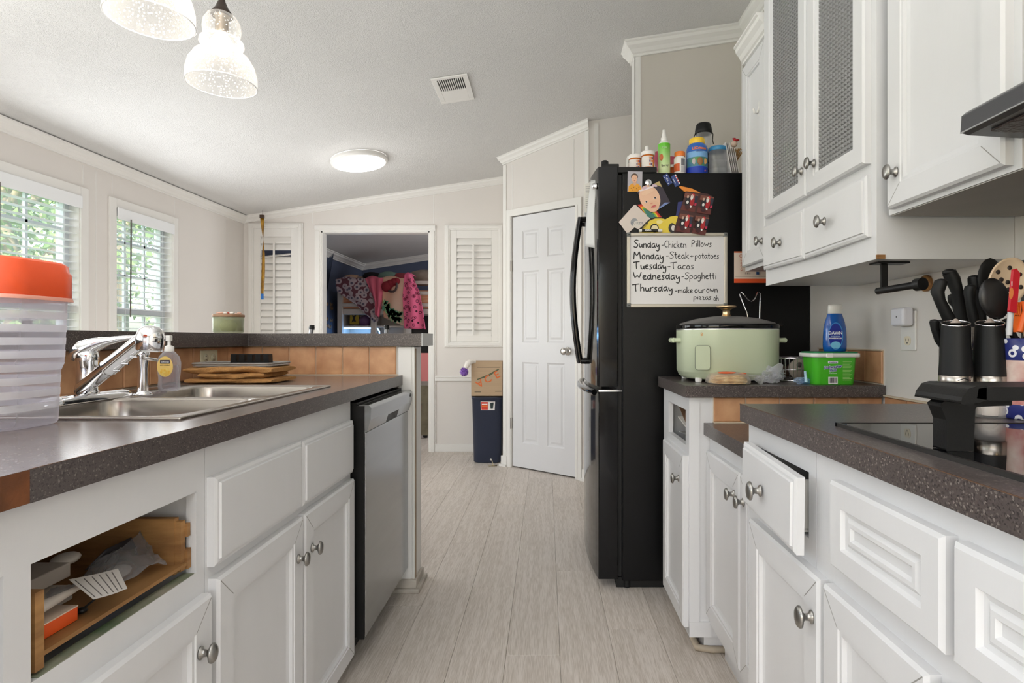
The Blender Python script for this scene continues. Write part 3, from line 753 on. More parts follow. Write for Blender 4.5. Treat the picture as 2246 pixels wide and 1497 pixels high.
# ---- left run -------------------------------------------------
XFL = -.625
def open_body(t, x0, x1, y0, y1, z0, z1, holes, xf, sg, inside=M_CABIN, shelf=None, back=True):
    """carcass shell of boards with a face frame that leaves the holes open; holes [(y0,y1,z0,z1)] in the face"""
    k = .016; mb = MB()
    xb = x0 if sg > 0 else x1; xi = x1 if sg > 0 else x0   # xb back, xi the face side
    fr0, fr1 = sorted((xf-sg*.018, xf)); c0_, c1_ = sorted((xb, xf-sg*.018))
    mb.box((c0_, y0, z0), (c1_, y0+k, z1)); mb.box((c0_, y1-k, z0), (c1_, y1, z1)); mb.box((c0_, y0+k, z0), (c1_, y1-k, z0+k)); mb.box((c0_, y0+k, z1-k), (c1_, y1-k, z1))
    if back:
        b0, b1 = sorted((xb, xb+sg*.006)); mb.box((b0, y0+k, z0+k), (b1, y1-k, z1-k))
    for z in (shelf or []): mb.box((c0_, y0+k, z-.008), (c1_, y1-k, z+.008))
    # face frame from a grid
    ys = sorted({y0, y1, *[h[0] for h in holes], *[h[1] for h in holes]}); zs_ = sorted({z0, z1, *[h[2] for h in holes], *[h[3] for h in holes]})
    for i in range(len(ys)-1):
        run = None
        for j in range(len(zs_)-1):
            yc, zc = (ys[i]+ys[i+1])/2, (zs_[j]+zs_[j+1])/2
            solid = not any(h[0] < yc < h[1] and h[2] < zc < h[3] for h in holes)
            if solid and run is None: run = zs_[j]
            if (not solid) and run is not None: mb.box((fr0, ys[i], run), (fr1, ys[i+1], zs_[j])); run = None
        if run is not None: mb.box((fr0, ys[i], run), (fr1, ys[i+1], z1))
    o = mb.build('body', [inside if False else M_CAB], t)
    return o
# nearest left unit with the missing drawer front
A0, A1 = .36, 1.040
t = thing('base_cabinet', 'grey painted base cabinet at the left with an open drawer hole', 'cabinet', (-.9, (A0+A1)/2, 0)); CABL1 = t
open_body(t, -1.28, XFL, A0, A1, .07, .866, [(.690, 1.016, .644, .788), (.40, .655, .644, .788), (.42, 1.0, .12, .56)], XFL, 1)
mb = MB(); mb.box((-1.2, A0, 0), (XFL-.06, A1, .07)); mb.build('toe_kick', M_CAB, t)
d = front(t, 'door', XFL, 1, .665, 1.034, .085, .600, ST_DOOR); knob(d, XFL+.020, .995, .512, 1)
front(t, 'door', XFL, 1, .37, .655, .085, .600, ST_DOOR)
# raw drawer box inside the hole
dbx = MB(); dbx.box((-1.10, .702, .662), (XFL-.008, 1.002, .668)); o = dbx.build('drawer_bottom', M_WOOD, t)
o.rotation_euler = (0, 0, 0)
mb = MB(); mb.box((-1.10, .990, .650), (XFL-.022, 1.002, .748)); mb.box((-1.10, .700, .650), (XFL-.004, .713, .748)); mb.box((-1.10, .713, .652), (-1.088, .990, .748)); mb.build('drawer_side', M_WOOD, t)
mb = MB(); mb.box((XFL-.022, .992, .655), (XFL-.012, 1.004, .742)); mb.box((XFL-.020, 1.0041, .655), (XFL-.008, 1.014, .690)); mb.box((XFL-.020, 1.0041, .712), (XFL-.008, 1.012, .735)); mb.build('broken_joint', M_WOOD, t)
mb = MB(); mb.prism([(XFL-.019, .70, .6445), (XFL-.019, 1.01, .6445), (XFL+.0002, 1.01, .6445), (XFL+.0002, .70, .6445)], (0, 0, .0012)); mb.build('chipped_sill', mat('green_stained_sill', srgb(150, 144, 128), .7, col2=srgb(92, 112, 84), vscale=14, stretch=(1, 1, 1)), t)
# sink cabinet
B0, B1 = 1.042, 1.815
t = thing('base_cabinet', 'grey painted sink cabinet with two false drawers over two doors', 'cabinet', (-.9, (B0+B1)/2, 0)); CABL2 = t
open_body(t, -1.28, XFL, B0, B1, .05, .866, [(B0+.05, 1.40, .09, .58), (1.45, B1-.04, .09, .58)], XFL, 1)
mb = MB(); mb.box((-1.2, B0, 0), (XFL-.06, B1, .05)); mb.build('toe_kick', M_CAB, t)
front(t, 'false_drawer', XFL, 1, 1.048, 1.420, .641, .806, ST_FLAT); front(t, 'false_drawer', XFL, 1, 1.427, 1.798, .641, .804, ST_FLAT)
d = front(t, 'door', XFL, 1, 1.052, 1.420, .062, .618, ST_DOOR); knob(d, XFL+.020, 1.388, .525, 1)
d = front(t, 'door', XFL, 1, 1.430, 1.800, .062, .620, ST_DOOR); knob(d, XFL+.020, 1.470, .522, 1)

# ---- dishwasher
t = thing('dishwasher', 'stainless steel dishwasher with black sides under the left worktop', 'dishwasher', (-.9, 2.11, 0)); DWX = -.582
mb = MB(); mb.box((-1.22, 1.832, .10), (DWX-.028, 2.395, .855)); mb.box((-1.2, 1.84, 0), (-.66, 2.39, .10)); mb.build('tub', M_BLACKP, t)
mb = MB(); mb.box((DWX-.028, 1.830, .095), (DWX-.004, 2.398, .845)); mb.build('door_edge', M_BLACKP, t)
M_DW = mat('dishwasher_steel', (.37, .38, .39), .2, 1., var=.1, vscale=3, stretch=(1, 1, 12))
mb = MB(); mb.box((DWX-.004, 1.834, .10), (DWX, 2.396, .758)); mb.build('door', M_DW, t, bev=.002)
# control strip that leans outwards, with pocket handle
mb = MB(); y0, y1 = 1.834, 2.396; prof = [(DWX-.004, .758), (DWX+.004, .762), (DWX+.016, .800), (DWX+.018, .838), (DWX+.010, .848), (DWX-.02, .848), (DWX-.02, .758)]
def strip(y0, y1, pf): mb.prism([Vector((x, y0, z)) for x, z in pf], (0, y1-y0, 0))
strip(y0, 2.05, prof); strip(2.20, y1, prof); strip(2.05, 2.20, [(DWX-.004, .785), (DWX+.014, .79), (DWX+.016, .800), (DWX+.018, .838), (DWX+.010, .848), (DWX-.02, .848), (DWX-.02, .785)])
mb.build('control_strip', M_DW, t)
mb = MB(); mb.box((DWX-.019, 2.05, .758), (DWX-.016, 2.20, .785)); mb.build('pocket_handle', M_BLACKP, t)
mb = MB(); mb.lathe([(.001, 0), (.007, 0), (.007, .001), (.001, .0012)], (DWX+.018, 2.365, .828), axis='x', n=14); mb.build('badge', ink(60, 62, 66), t)

# ---- left worktop with sink cut-out
SX0, SX1, SY0, SY1 = -1.215, -.692, 1.075, 1.820
HX0, HX1, HY0, HY1 = -1.13, -.71, 1.10, 1.80
mb = MB(); z0, z1 = .868, .908; XE = -.607
for a, b in (((-1.285, .352, z0), (XE, HY0, z1)), ((-1.285, HY1, z0), (XE, 2.400, z1)), ((-1.285, HY0, z0), (HX0, HY1, z1)), ((HX1, HY0, z0), (XE, HY1, z1))): mb.box(a, b)
WT = tag(mb.build('worktop', M_LAMTOP), 'dark laminate worktop around the steel sink, bare chipboard at its near end', 'worktop')
mb = MB(); mb.box((XE-.002, .354, z0+.0005), (XE+.0008, .668, z1-.0005)); mb.build('bare_edge', M_SUB, WT)['label'] = 'brown chipboard edge where the laminate strip is missing'
mb = MB(); mb.box((XE-.0005, .668, z0), (XE+.0012, 2.400, z1)); mb.build('edge_band', M_LAM, WT)
mb = MB(); mb.box((XE-.0006, .6685, z1-.0002), (XE+.0013, 2.40, z1+.0004)); mb.build('seam_line', mat('laminate_seam', srgb(96, 70, 52), .5), WT)
mb = MB(); mb.box((-1.284, 2.402, .9075), (-.61, 2.41, .912)); mb.build('caulk', M_GROUT, WT)

# ---- sink
t = thing('kitchen_sink', 'stainless steel double bowl drop in sink in the left worktop', 'sink', ((SX0+SX1)/2, (SY0+SY1)/2, .908))
mb = MB(); zt = .9125
B = [((-1.090, -.722, 1.105, 1.425)), ((-1.090, -.722, 1.465, 1.790))]
def pt(l, z): return [Vector((x, y, z)) for x, y in l]
ym = (B[0][3]+B[1][2])/2
cells = [(SX0, SX1, SY0, ym), (SX0, SX1, ym, SY1)]
for (bx0, bx1, by0, by1), (cx0, cx1, cy0, cy1) in zip(B, cells):
    cx, cyy, hx, hy = (bx0+bx1)/2, (by0+by1)/2, (bx1-bx0)/2, (by1-by0)/2
    inner = rrect(cx, cyy, hx, hy, .05, 6)
    outer = []
    for (x, y) in inner:   # project to the cell edge
        dx, dy = x-cx, y-cyy; k = 1e9
        if abs(dx) > 1e-6: k = min(k, ((cx1-cx) if dx > 0 else (cx0-cx))/dx)
        if abs(dy) > 1e-6: k = min(k, ((cy1-cyy) if dy > 0 else (cy0-cyy))/dy)
        outer.append((cx+dx*k, cyy+dy*k))
    # corners of the cell snapped
    for c in ((cx0, cy0), (cx1, cy0), (cx1, cy1), (cx0, cy1)):
        j = min(range(len(outer)), key=lambda q: (outer[q][0]-c[0])**2+(outer[q][1]-c[1])**2); outer[j] = c
    rings = [pt(outer, zt), pt(rrect(cx, cyy, hx+.004, hy+.004, .054, 6), zt), pt(inner, zt-.006), pt(rrect(cx, cyy, hx-.006, hy-.006, .05, 6), zt-.05), pt(rrect(cx, cyy, hx-.014, hy-.014, .05, 6), zt-.15), pt(rrect(cx, cyy, hx-.035, hy-.035, .04, 6), zt-.178), pt(rrect(cx, cyy, .04, .04, .039, 6), zt-.184)]
    mb.loft([r[::-1] for r in rings], 0, True, False)
    mb.add(pt(rrect(cx, cyy, .04, .04, .039, 6), zt-.184), [tuple(range(28))[:28]] if False else [tuple(range(len(inner)))])
o = mb.build('basin', M_STEEL, t)
mb = MB()
for a, b in (((SX0, SY0), (SX1, SY0)), ((SX1, SY0), (SX1, SY1)), ((SX1, SY1), (SX0, SY1)), ((SX0, SY1), (SX0, SY0))):
    mb.tube([(a[0], a[1], .9105), (b[0], b[1], .9105)], .0034, 8)
for c in ((SX0, SY0), (SX1, SY0), (SX1, SY1), (SX0, SY1)): mb.sphere((c[0], c[1], .9105), .0034, 8)
mb.build('rim', M_STEEL, t)
for (bx0, bx1, by0, by1) in B:
    mb = MB(); mb.lathe([(.001, 0), (.030, 0), (.036, .003), (.038, .002)], ((bx0+bx1)/2, (by0+by1)/2, zt-.1838), n=24); mb.build('drain', M_CHROME, t)

# ---- faucet: escutcheon, body with lever, pull-out spout with bulb head
FX, FY, FZ = -1.105, 1.37, .913
t = thing('kitchen_faucet', 'chrome pull out kitchen faucet with a bulb shaped spray head', 'faucet', (FX, FY, FZ))
mb = MB()
def plan(hx, hy, z): return [Vector((FX+x, FY+y, FZ+z)) for x, y in rrect(0, 0, hx, hy, min(hx, hy)*.98, 8)]
mb.loft([plan(.030, .128, 0), plan(.030, .128, .008), plan(.024, .120, .016), plan(.016, .108, .019)], 0, True); mb.build('base_plate', M_CHROME, t)
mb = MB(); mb.lathe([(.024, .015), (.025, .022), (.0225, .026), (.0225, .094), (.0235, .096), (.0235, .098)], (FX, FY, FZ), n=32); mb.build('body', M_CHROME, t)
# lever cap: dome that sweeps to the right into a long flat lever
mb = MB(); rings = []
for u_, r_, zc, h_ in ((-.030, .004, .108, .008), (-.026, .018, .112, .018), (-.012, .024, .120, .024), (.006, .0235, .127, .022), (.024, .019, .136, .016), (.045, .014, .143, .010), (.075, .0125, .149, .007), (.105, .012, .152, .0055), (.128, .009, .154, .004), (.132, .004, .154, .002)):
    rings.append([Vector((FX+u_*.97, FY+r_*math.cos(a)+u_*.25, FZ+zc+h_*math.sin(a))) for a in [2*PI*i/20 for i in range(20)]])
mb.loft([r for r in rings], 0, True); mb.lathe([(.0235, .098), (.0240, .104), (.0225, .114), (.018, .120)], (FX, FY, FZ), n=28); o = mb.build('lever', M_CHROME, t)
bm = bmesh.new(); bm.from_mesh(o.data); bmesh.ops.recalc_face_normals(bm, faces=bm.faces); bm.to_mesh(o.data); bm.free()
s0 = Vector((FX-.002, FY-.012, FZ+.028)); s1 = Vector((FX+.182, FY-.06, FZ+.152)); ax = (s1-s0)
mb = MB(); mb.tube([s0+ax*-.05, s0, s0+ax*.42], [.012, .0175, .0175], 24); mb.build('spout', M_CHROME, t)
mb = MB(); mb.tube([s0+ax*.40, s0+ax*.43, s0+ax*.44, s0+ax*.98], [.0185, .0205, .0195, .0165], 24)
hd = s1+Vector((.012, 0, -.004))
mb.lathe([(.001, .031), (.014, .029), (.024, .021), (.029, .006), (.029, -.008), (.0275, -.024), (.026, -.028), (.023, -.029), (.022, -.025), (.001, -.025)], hd, n=32, tilt=Matrix.Rotation(math.radians(4), 3, 'Y')); mb.build('spray_head', M_CHROME, t)
mb = MB()
for k in range(4):
    q = s0+ax*(.50+.13*k)+Vector((.010, -.012, -.016)); mb.tube([q, q+Vector((.015, 0, 0))], .0018, 8)
mb.build('spray_grip', M_CHROME, t)
mb = MB(); mb.tube([hd+Vector((-.016, 0, -.034)), hd+Vector((-.030, .02, -.045)), hd+Vector((-.020, .05, -.05))], .004, 8); mb.build('hose_end', M_CHROME, t)
# side dispenser post
DXp = (313-VX)/S(1.50)
t = thing('deck_sprayer', 'slim chrome post with a round foot right of the faucet', 'sprayer', (DXp, 1.50, FZ))
mb = MB(); mb.lathe([(.001, 0), (.022, 0), (.023, .003), (.020, .007), (.0135, .011), (.0135, .012)], (DXp, 1.50, FZ), n=28); mb.build('foot', M_CHROME, t)
mb = MB(); mb.lathe([(.0125, .011), (.012, .07), (.0145, .10), (.016, .112), (.012, .117), (.001, .118)], (DXp, 1.50, FZ), n=28); mb.build('post', M_CHROME, t)

# ---- right run ------------------------------------------------
XFR = .4755
# nearest right unit (three bays)
t = thing('base_cabinet', 'white cabinet run under the cooktop with routed false drawer fronts', 'cabinet', (.79, .62, 0))
open_body(t, XFR, 1.11, .30, 1.000, .09, .866, [(.34, .60, .13, .63), (.70, .92, .13, .63)], XFR, -1)
mb = MB(); mb.box((XFR+.06, .30, 0), (1.1, 1.0, .09)); mb.build('toe_kick', M_CAB, t)
front(t, 'false_drawer', XFR, -1, .656, .918, .697, .834, ST_ROUT); front(t, 'false_drawer', XFR, -1, .36, .640, .697, .834, ST_ROUT)
d = front(t, 'door', XFR, -1, .683, .940, .11, .658, ST_DOOR)
d = front(t, 'door', XFR, -1, .38, .660, .11, .658, ST_DOOR)
t = thing('base_cabinet', 'white cabinet at the corner of the cooktop counter with a crooked drawer front', 'cabinet', (.79, 1.17, 0))
open_body(t, XFR, 1.11, 1.002, 1.335, .09, .866, [(1.03, 1.30, .70, .82), (1.03, 1.30, .13, .63)], XFR, -1)
mb = MB(); mb.box((XFR+.06, 1.002, 0), (1.1, 1.335, .09)); mb.build('toe_kick', M_CAB, t)
c = (XFR-.022, 1.135, .755)
Mx = about(c, Matrix.Rotation(math.radians(1.5), 4, 'X') @ Matrix.Rotation(math.radians(-2.5), 4, 'Z'))
d = front(t, 'drawer', XFR-.022, -1, .984, 1.285, .690, .826, ST_FLAT, M=Mx); knob(d, XFR-.046, 1.14, .757, -1, .017)
mb = MB(); mb.box((XFR-.018, 1.05, .71), (.95, 1.06, .80)); mb.box((XFR-.018, 1.27, .71), (.95, 1.28, .80)); mb.box((XFR-.018, 1.05, .705), (.95, 1.28, .711)); mb.build('drawer_box', mat('drawer_white', srgb(200, 198, 194), .6), t)
d = front(t, 'door', XFR, -1, .955, 1.283, .11, .657, ST_DOOR); knob(d, XFR-.020, .975, .585, -1, .017)
# middle, lower unit
XFM = .545
t = thing('base_cabinet', 'low white cabinet between the two counters with a knob on each door', 'cabinet', (.83, 1.61, 0))
open_body(t, XFM, 1.11, 1.337, 1.895, .115, .738, [(1.36, 1.53, .2, .66), (1.57, 1.85, .2, .66)], XFM, -1)
mb = MB(); mb.box((XFM+.05, 1.337, 0), (1.1, 1.895, .115)); mb.build('toe_kick', M_CAB, t)
d = front(t, 'door', XFM, -1, 1.553, 1.872, .155, .695, ST_DOOR); knob(d, XFM-.020, 1.590, .628, -1)
d = front(t, 'door', XFM, -1, 1.36, 1.545, .155, .695, ST_DOOR); knob(d, XFM-.020, 1.512, .628, -1)
# tier unit next to the fridge
t = thing('base_cabinet', 'narrow white cabinet beside the black fridge with a missing drawer', 'cabinet', (.79, 2.1, 0)); CABT = t
open_body(t, XFR, 1.11, 1.897, 2.30, .07, .866, [(1.94, 2.21, .700, .820), (1.96, 2.20, .2, .62)], XFR, -1)
mb = MB(); mb.box((XFR+.06, 1.95, 0), (1.1, 2.29, .07)); mb.build('toe_kick', M_CAB, t)
d = front(t, 'door', XFR, -1, 1.90, 2.225, .10, .672, ST_DOOR); knob(d, XFR-.020, 1.955, .583, -1)
mb = MB(); mb.box((XFR, 1.893, .07), (XFR+.035, 1.897, .866)); mb.box((XFR, 1.891, .07), (.55, 1.897, .12)); mb.build('corner_stile', M_CAB, t)
mb = MB(); mb.box((.535, 1.93, .012), (1.05, 1.95, .07)); mb.build('plinth', M_CAB, t)
mb = MB(); mb.tube([(.515, 2.32, .012), (.515, 1.935, .012), (.56, 1.925, .012), (.8, 1.925, .012)], .012, 8); struct(mb.build('trim_14', mat('scuffed_trim2', srgb(196, 182, 162), .6, var=.4, vscale=10)))
# dark letters box in the open hole
t = thing('paper_pile', 'crumpled papers and foil stuffed in the open drawer slot by the fridge', 'papers', (.60, 2.05, .70))
mb = MB(); rr = random.Random(3)
for k, (c, z) in enumerate(((0, .712), (1, .724), (0, .736), (2, .747))):
    y = 1.95+.02*k; a = math.radians(-18+14*k); mb.box((.50, y, z), (.70, y+.17, z+.003), c)
    b = len(mb.v)-8; mb.xf(Matrix.Translation((.6, y, z)) @ Matrix.Rotation(a, 4, 'X') @ Matrix.Translation((-.6, -y, -z)), b)
mb.build('paper_sheet', [mat('paper', srgb(222, 218, 210), .6), mat('foil', (.5, .5, .5), .3, 1.), mat('brown_paper', srgb(120, 90, 66), .7)], t)

# counters on the right
mb = MB(); mb.box((.4575, .05, .868), (1.119, 1.345, .908))
WR1 = tag(mb.build('worktop', M_LAM, bev=.001), 'dark speckled laminate worktop around the cooktop at the right', 'worktop')
mb = MB(); mb.box((.4568, .05, .9075), (.4590, 1.345, .9084)); mb.build('seam_line', _mats['laminate_seam'], WR1)
mb = MB(); mb.box((.525, 1.3455, .742), (1.119, 1.905, .782))
tag(mb.build('worktop', M_LAM, bev=.001), 'low dark laminate worktop in the gap before the tiled step', 'worktop')
mb = MB(); mb.box((.4575, 1.873, .868), (1.118, 2.325, .908))
tag(mb.build('worktop', M_LAM, bev=.001), 'short dark laminate worktop holding the green slow cooker', 'worktop')
# tiled step and side splashes
r = sroot('trim_15', (.8, 1.9, .782))
tiles_frontal(r, 1.117, .556, 1.897, .783, .868)
mb = MB(); mb.box((.555, 1.880, .7825), (1.117, 1.896, .786)); mb.build('caulk', M_GROUT, r)
r = sroot('trim_16', (1.115, 1.8, .782))
tiles_side(r, 1.120, 1.347, 1.872, .783, .872, -1); tiles_side(r, 1.120, 1.885, 2.325, .909, 1.022, -1)
mb = MB(); mb.box((1.108, 1.347, .872), (1.12, 1.872, .877)); mb.box((1.108, 1.885, 1.022), (1.12, 2.325, 1.026)); mb.build('caulk', M_GROUT, r)

# ---- upper cabinets
def upper_boards(t, x0, x1, y0, y1, z0, z1, face=()):
    pass
UX = .79
# glass fronted unit
t = thing('wall_cabinet', 'white wall cabinet with two ribbed glass doors above two small drawers', 'cabinet', (.95, 1.7, 1.25)); UG = t
open_body(t, UX, 1.119, 1.36, 2.045, 1.252, 2.60, [(1.41, 1.66, 1.52, 2.52), (1.73, 2.0, 1.52, 2.52)], UX, -1, shelf=[1.47, 1.85, 2.2])
ys = [(1.383, 1.686), (1.695, 2.015)]
M_RIB = None
def ribbed_glass():
    m = bpy.data.materials.new('ribbed_glass'); m.use_nodes = True; n = m.node_tree.nodes; l = m.node_tree.links
    b = n['Principled BSDF']; b.inputs['Base Color'].default_value = (.42, .42, .42, 1); b.inputs['Roughness'].default_value = .10
    b.inputs['Transmission Weight'].default_value = .45; b.inputs['Coat Weight'].default_value = .5; b.inputs['IOR'].default_value = 1.25; b.inputs['Specular IOR Level'].default_value = .8
    return m
M_RIB = ribbed_glass()
for i, (y0, y1) in enumerate(ys):
    z0, z1 = 1.487, 2.55; k = .056
    mb = MB()
    # frame of the door as nested rectangles open in the middle
    o_, u_, v_, d_ = Vector((UX, y0, z0)), Vector((0, 1, 0)), Vector((0, 0, 1)), Vector((-1, 0, 0)); W_, H_ = y1-y0, z1-z0
    rings = []
    for ins, dep in [(0, 0), (0, .015), (.005, .020), (.044, .020), (.046, .017), (.052, .017), (k, .010), (k, 0)]:
        rings.append([o_+u_*ins+v_*ins+d_*dep, o_+u_*(W_-ins)+v_*ins+d_*dep, o_+u_*(W_-ins)+v_*(H_-ins)+d_*dep, o_+u_*ins+v_*(H_-ins)+d_*dep][::-1])
    mb.loft(rings+[rings[0]], 0, False, False); dd = mb.build('door', M_CAB, t)
    bm = bmesh.new(); bm.from_mesh(dd.data); bmesh.ops.remove_doubles(bm, verts=bm.verts, dist=1e-6); bmesh.ops.recalc_face_normals(bm, faces=bm.faces); bm.to_mesh(dd.data); bm.free()
    # pressed glass: a grid of little raised lenses
    mb = MB(); ny, nz = 13, 78; ya, yb, za, zb = y0+k-.003, y1-k+.003, z0+k-.003, z1-k+.003; sy, sz = (yb-ya)/ny, (zb-za)/nz
    for a in range(ny):
        for b in range(nz):
            p = [(UX-.006, ya+sy*a, za+sz*b), (UX-.006, ya+sy*(a+1), za+sz*b), (UX-.006, ya+sy*(a+1), za+sz*(b+1)), (UX-.006, ya+sy*a, za+sz*(b+1))]
            c = [(UX-.0100, ya+sy*(a+q), za+sz*(b+r_)) for q, r_ in ((.3, .25), (.7, .25), (.7, .75), (.3, .75))]
            mb.add(p+c, [(4, 7, 6, 5), (0, 4, 5, 1), (1, 5, 6, 2), (2, 6, 7, 3), (3, 7, 4, 0)])
    mb.box((UX-.0055, ya, za), (UX-.004, yb, zb)); mb.build('ribbed_pane', M_RIB, dd)
    knob(dd, UX-.020, 1.715 if i else 1.635, 1.566, -1)
d = front(t, 'drawer', UX-.004, -1, 1.700, 2.018, 1.303, 1.457, ST_FLAT, M=about((UX, 1.86, 1.38), Matrix.Rotation(math.radians(1.0), 4, 'X'))); knob(d, UX-.0245, 1.862, 1.376, -1)
d = front(t, 'drawer', UX-.008, -1, 1.383, 1.692, 1.300, 1.452, ST_FLAT, M=about((UX, 1.69, 1.38), Matrix.Rotation(math.radians(-1.6), 4, 'X') @ Matrix.Rotation(math.radians(2.2), 4, 'Z'))); knob(d, UX-.034, 1.545, 1.380, -1)
mb = MB(); mb.box((UX-.002, 1.355, 1.252), (UX+.018, 1.3605, 1.262)); mb.build('chipped_corner', M_WOOD, t)
# things dimly seen behind the glass
t = thing('storage_box', 'pink box behind the left ribbed glass door', 'box', (.86, 1.76, 1.478)); mb = MB(); mb.box((.825, 1.70, 1.4785), (.90, 1.80, 1.63)); mb.build('carton', mat('pink_card', srgb(214, 60, 110), .5), t, bev=.003)
mb = MB(); mb.box((.823, 1.715, 1.50), (.8252, 1.785, 1.60)); mb.build('label_panel', ink(240, 190, 210), t)
for k, (y, z, h, r_) in enumerate(((1.47, 1.4785, .13, .035), (1.56, 1.4785, .12, .035), (1.50, 1.8585, .14, .04), (1.86, 1.8585, .13, .038), (1.60, 2.2085, .12, .036))):
    mb = MB(); mb.lathe([(r_*.8, 0), (r_*.82, .004), (r_, h), (r_-.002, h), (r_*.8-.002, .006), (.001, .006)], (.93, y, z), n=20)
    tag(mb.build('drinking_glass', clear_mat('glassware', (.9, .9, .9), .25, .05) if k == 0 else bpy.data.materials['glassware']), 'clear tumbler '+['on the lowest shelf, right behind the right ribbed door', 'on the lowest shelf, left behind the right ribbed door', 'on the middle shelf behind the right ribbed door', 'on the middle shelf behind the left ribbed door', 'on the top shelf behind the right ribbed door'][k], 'glass', 'tumblers behind the ribbed glass')
# small tall cabinet over the fridge side
t = thing('wall_cabinet', 'narrow white wall cabinet with crown moulding nearest the fridge top', 'cabinet', (.95, 2.19, 1.33))
open_body(t, UX+.02, 1.119, 2.05, 2.315, 1.335, 2.18, [(2.08, 2.29, 1.38, 2.12)], UX+.02, -1)
d = front(t, 'door', UX+.02, -1, 2.06, 2.30, 1.350, 2.150, ST_DOOR); knob(d, UX, 2.085, 1.42, -1)
crown('crown_moulding', (UX+.02, 2.325, 2.235), (UX+.02, 2.047, 2.235), (-1, 0, 0), .055, parent=t, mitre0=.6)
t = thing('adhesive_hook', 'small white stick-on hook on the narrow cabinet door', 'hook', (.80, 2.13, 1.92))
mb = MB(); mb.prism([Vector((UX+.0115, 2.13+x, 1.925+y)) for x, y in rrect(0, 0, .011, .03, .01, 5)], (-.003, 0, 0)); mb.build('plate', M_WHITEP, t)
mb = MB(); mb.tube([(UX+.0085, 2.13, 1.93), (UX+.0, 2.13, 1.905), (UX-.010, 2.13, 1.905), (UX-.014, 2.13, 1.922)], .0045, 8); mb.build('prong', M_WHITEP, t)
# right wall cabinet
t = thing('wall_cabinet', 'large white wall cabinet with one panelled door beside the range hood', 'cabinet', (.95, 1.15, 1.35))
open_body(t, UX+.02, 1.119, .968, 1.345, 1.352, 2.30, [(1.0, 1.31, 1.40, 2.25)], UX+.02, -1)
d = front(t, 'door', UX+.02, -1, .985, 1.322, 1.362, 2.25, ST_DOOR); knob(d, UX-.0, 1.285, 1.438, -1)
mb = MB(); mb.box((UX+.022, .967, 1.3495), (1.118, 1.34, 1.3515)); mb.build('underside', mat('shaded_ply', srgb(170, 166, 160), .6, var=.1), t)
# cabinet over the hood
t = thing('wall_cabinet', 'cream cabinet above the black range hood at the right edge', 'cabinet', (.97, .6, 1.47))
open_body(t, UX+.03, 1.119, .22, .958, 1.470, 2.30, [(.26, .90, 1.52, 2.25)], UX+.03, -1)
front(t, 'door', UX+.03, -1, .25, .925, 1.50, 2.25, ST_DOOR, mat('cream_paint', srgb(226, 214, 196), .4))
mb = MB(); mb.box((.83, .928, 1.335), (1.118, .957, 1.3995)); mb.build('charred_block', mat('scorched_wood', srgb(206, 150, 84), .7, col2=srgb(90, 56, 30), vscale=18), t)  # damaged corner block, mottled from orange to dark brown
# hood
t = thing('range_hood', 'black range hood with a sloping lip at the upper right', 'range hood', (.9, .6, 1.40))
mb = MB()
pf = [(.706, 1.412), (.708, 1.440), (.716, 1.447), (.84, 1.469), (1.118, 1.469), (1.118, 1.385), (.72, 1.408)]
mb.prism([Vector((x, .22, z)) for x, z in pf], (0, .75, 0)); mb.build('shell', mat('hood_black', (.055, .055, .06), .3, spec=.5), t, bev=.003)
mb = MB(); mb.prism([Vector((x, .26, z)) for x, z in ((.735, 1.4065), (1.1, 1.386), (1.1, 1.383), (.735, 1.4035))], (0, .68, 0)); mb.build('grease_filter', mat('greasy_filter', (.030, .014, .008), .35, bump=.6, bscale=160), t)
mb = MB(); mb.box((.7055, .22, 1.4105), (.7075, .97, 1.4125)); mb.build('lip_edge', mat('lip_highlight', (.35, .35, .35), .3, .6), t)  # pale strip, the highlight along the lip put into its colour

# ---- cooktop
t = thing('glass_cooktop', 'black ceramic glass cooktop let into the right worktop', 'cooktop', (.79, .70, .908))
mb = MB(); mb.box((.512, .34, .9085), (1.06, .995, .9135)); mb.build('glass', M_GLASSBLK, t, bev=.0015)
mb = MB(); mb.box((.508, .335, .908), (.514, 1.0, .9145)); mb.box((.508, .995, .908), (1.064, 1.0, .9145)); mb.build('frame_edge', mat('cooktop_edge', (.02, .018, .016), .4, var=.4), t)
# electric griddle with plastic legs on the cooktop
t = thing('electric_griddle', 'black electric griddle with moulded legs standing on the cooktop', 'griddle', (.75, .70, .9136))
mb = MB(); mb.prism([Vector((x, .70, z)) for x, z in ((.530, .988), (.532, 1.000), (.548, 1.002), (1.04, 1.002), (1.04, .986), (.55, .985))], (0, .088, 0)); mb.build('plate', M_BLACKP, t, bev=.004)
mb = MB(); pf = [(.524, .914), (.560, .914), (.562, .972), (.610, .974), (.610, .9850), (.528, .9850), (.516, .975), (.524, .955)]
for y in (.745,):
    mb = MB(); mb.prism([Vector((x, y, z)) for x, z in pf], (0, .026, 0)); mb.build('leg', M_BLACKP, t, bev=.003)
    mb = MB(); mb.prism([Vector((1.56-x, y, z)) for x, z in pf], (0, .026, 0)); mb.build('leg', M_BLACKP, t, bev=.003)
mb = MB(); pr = [(-.010, -.014), (.0, .006), (.014, .0125), (.03, .013)]
mb.prism([Vector((.514+x, .70, .9915+z)) for x, z in ((-.004, -.010), (-.002, -.002), (.006, .0085), (.016, .0115), (.028, .0115), (.028, -.006), (.012, -.010), (.008, -.012))], (0, .088, 0)); mb.build('handle', M_BLACKP, t, bev=.003)

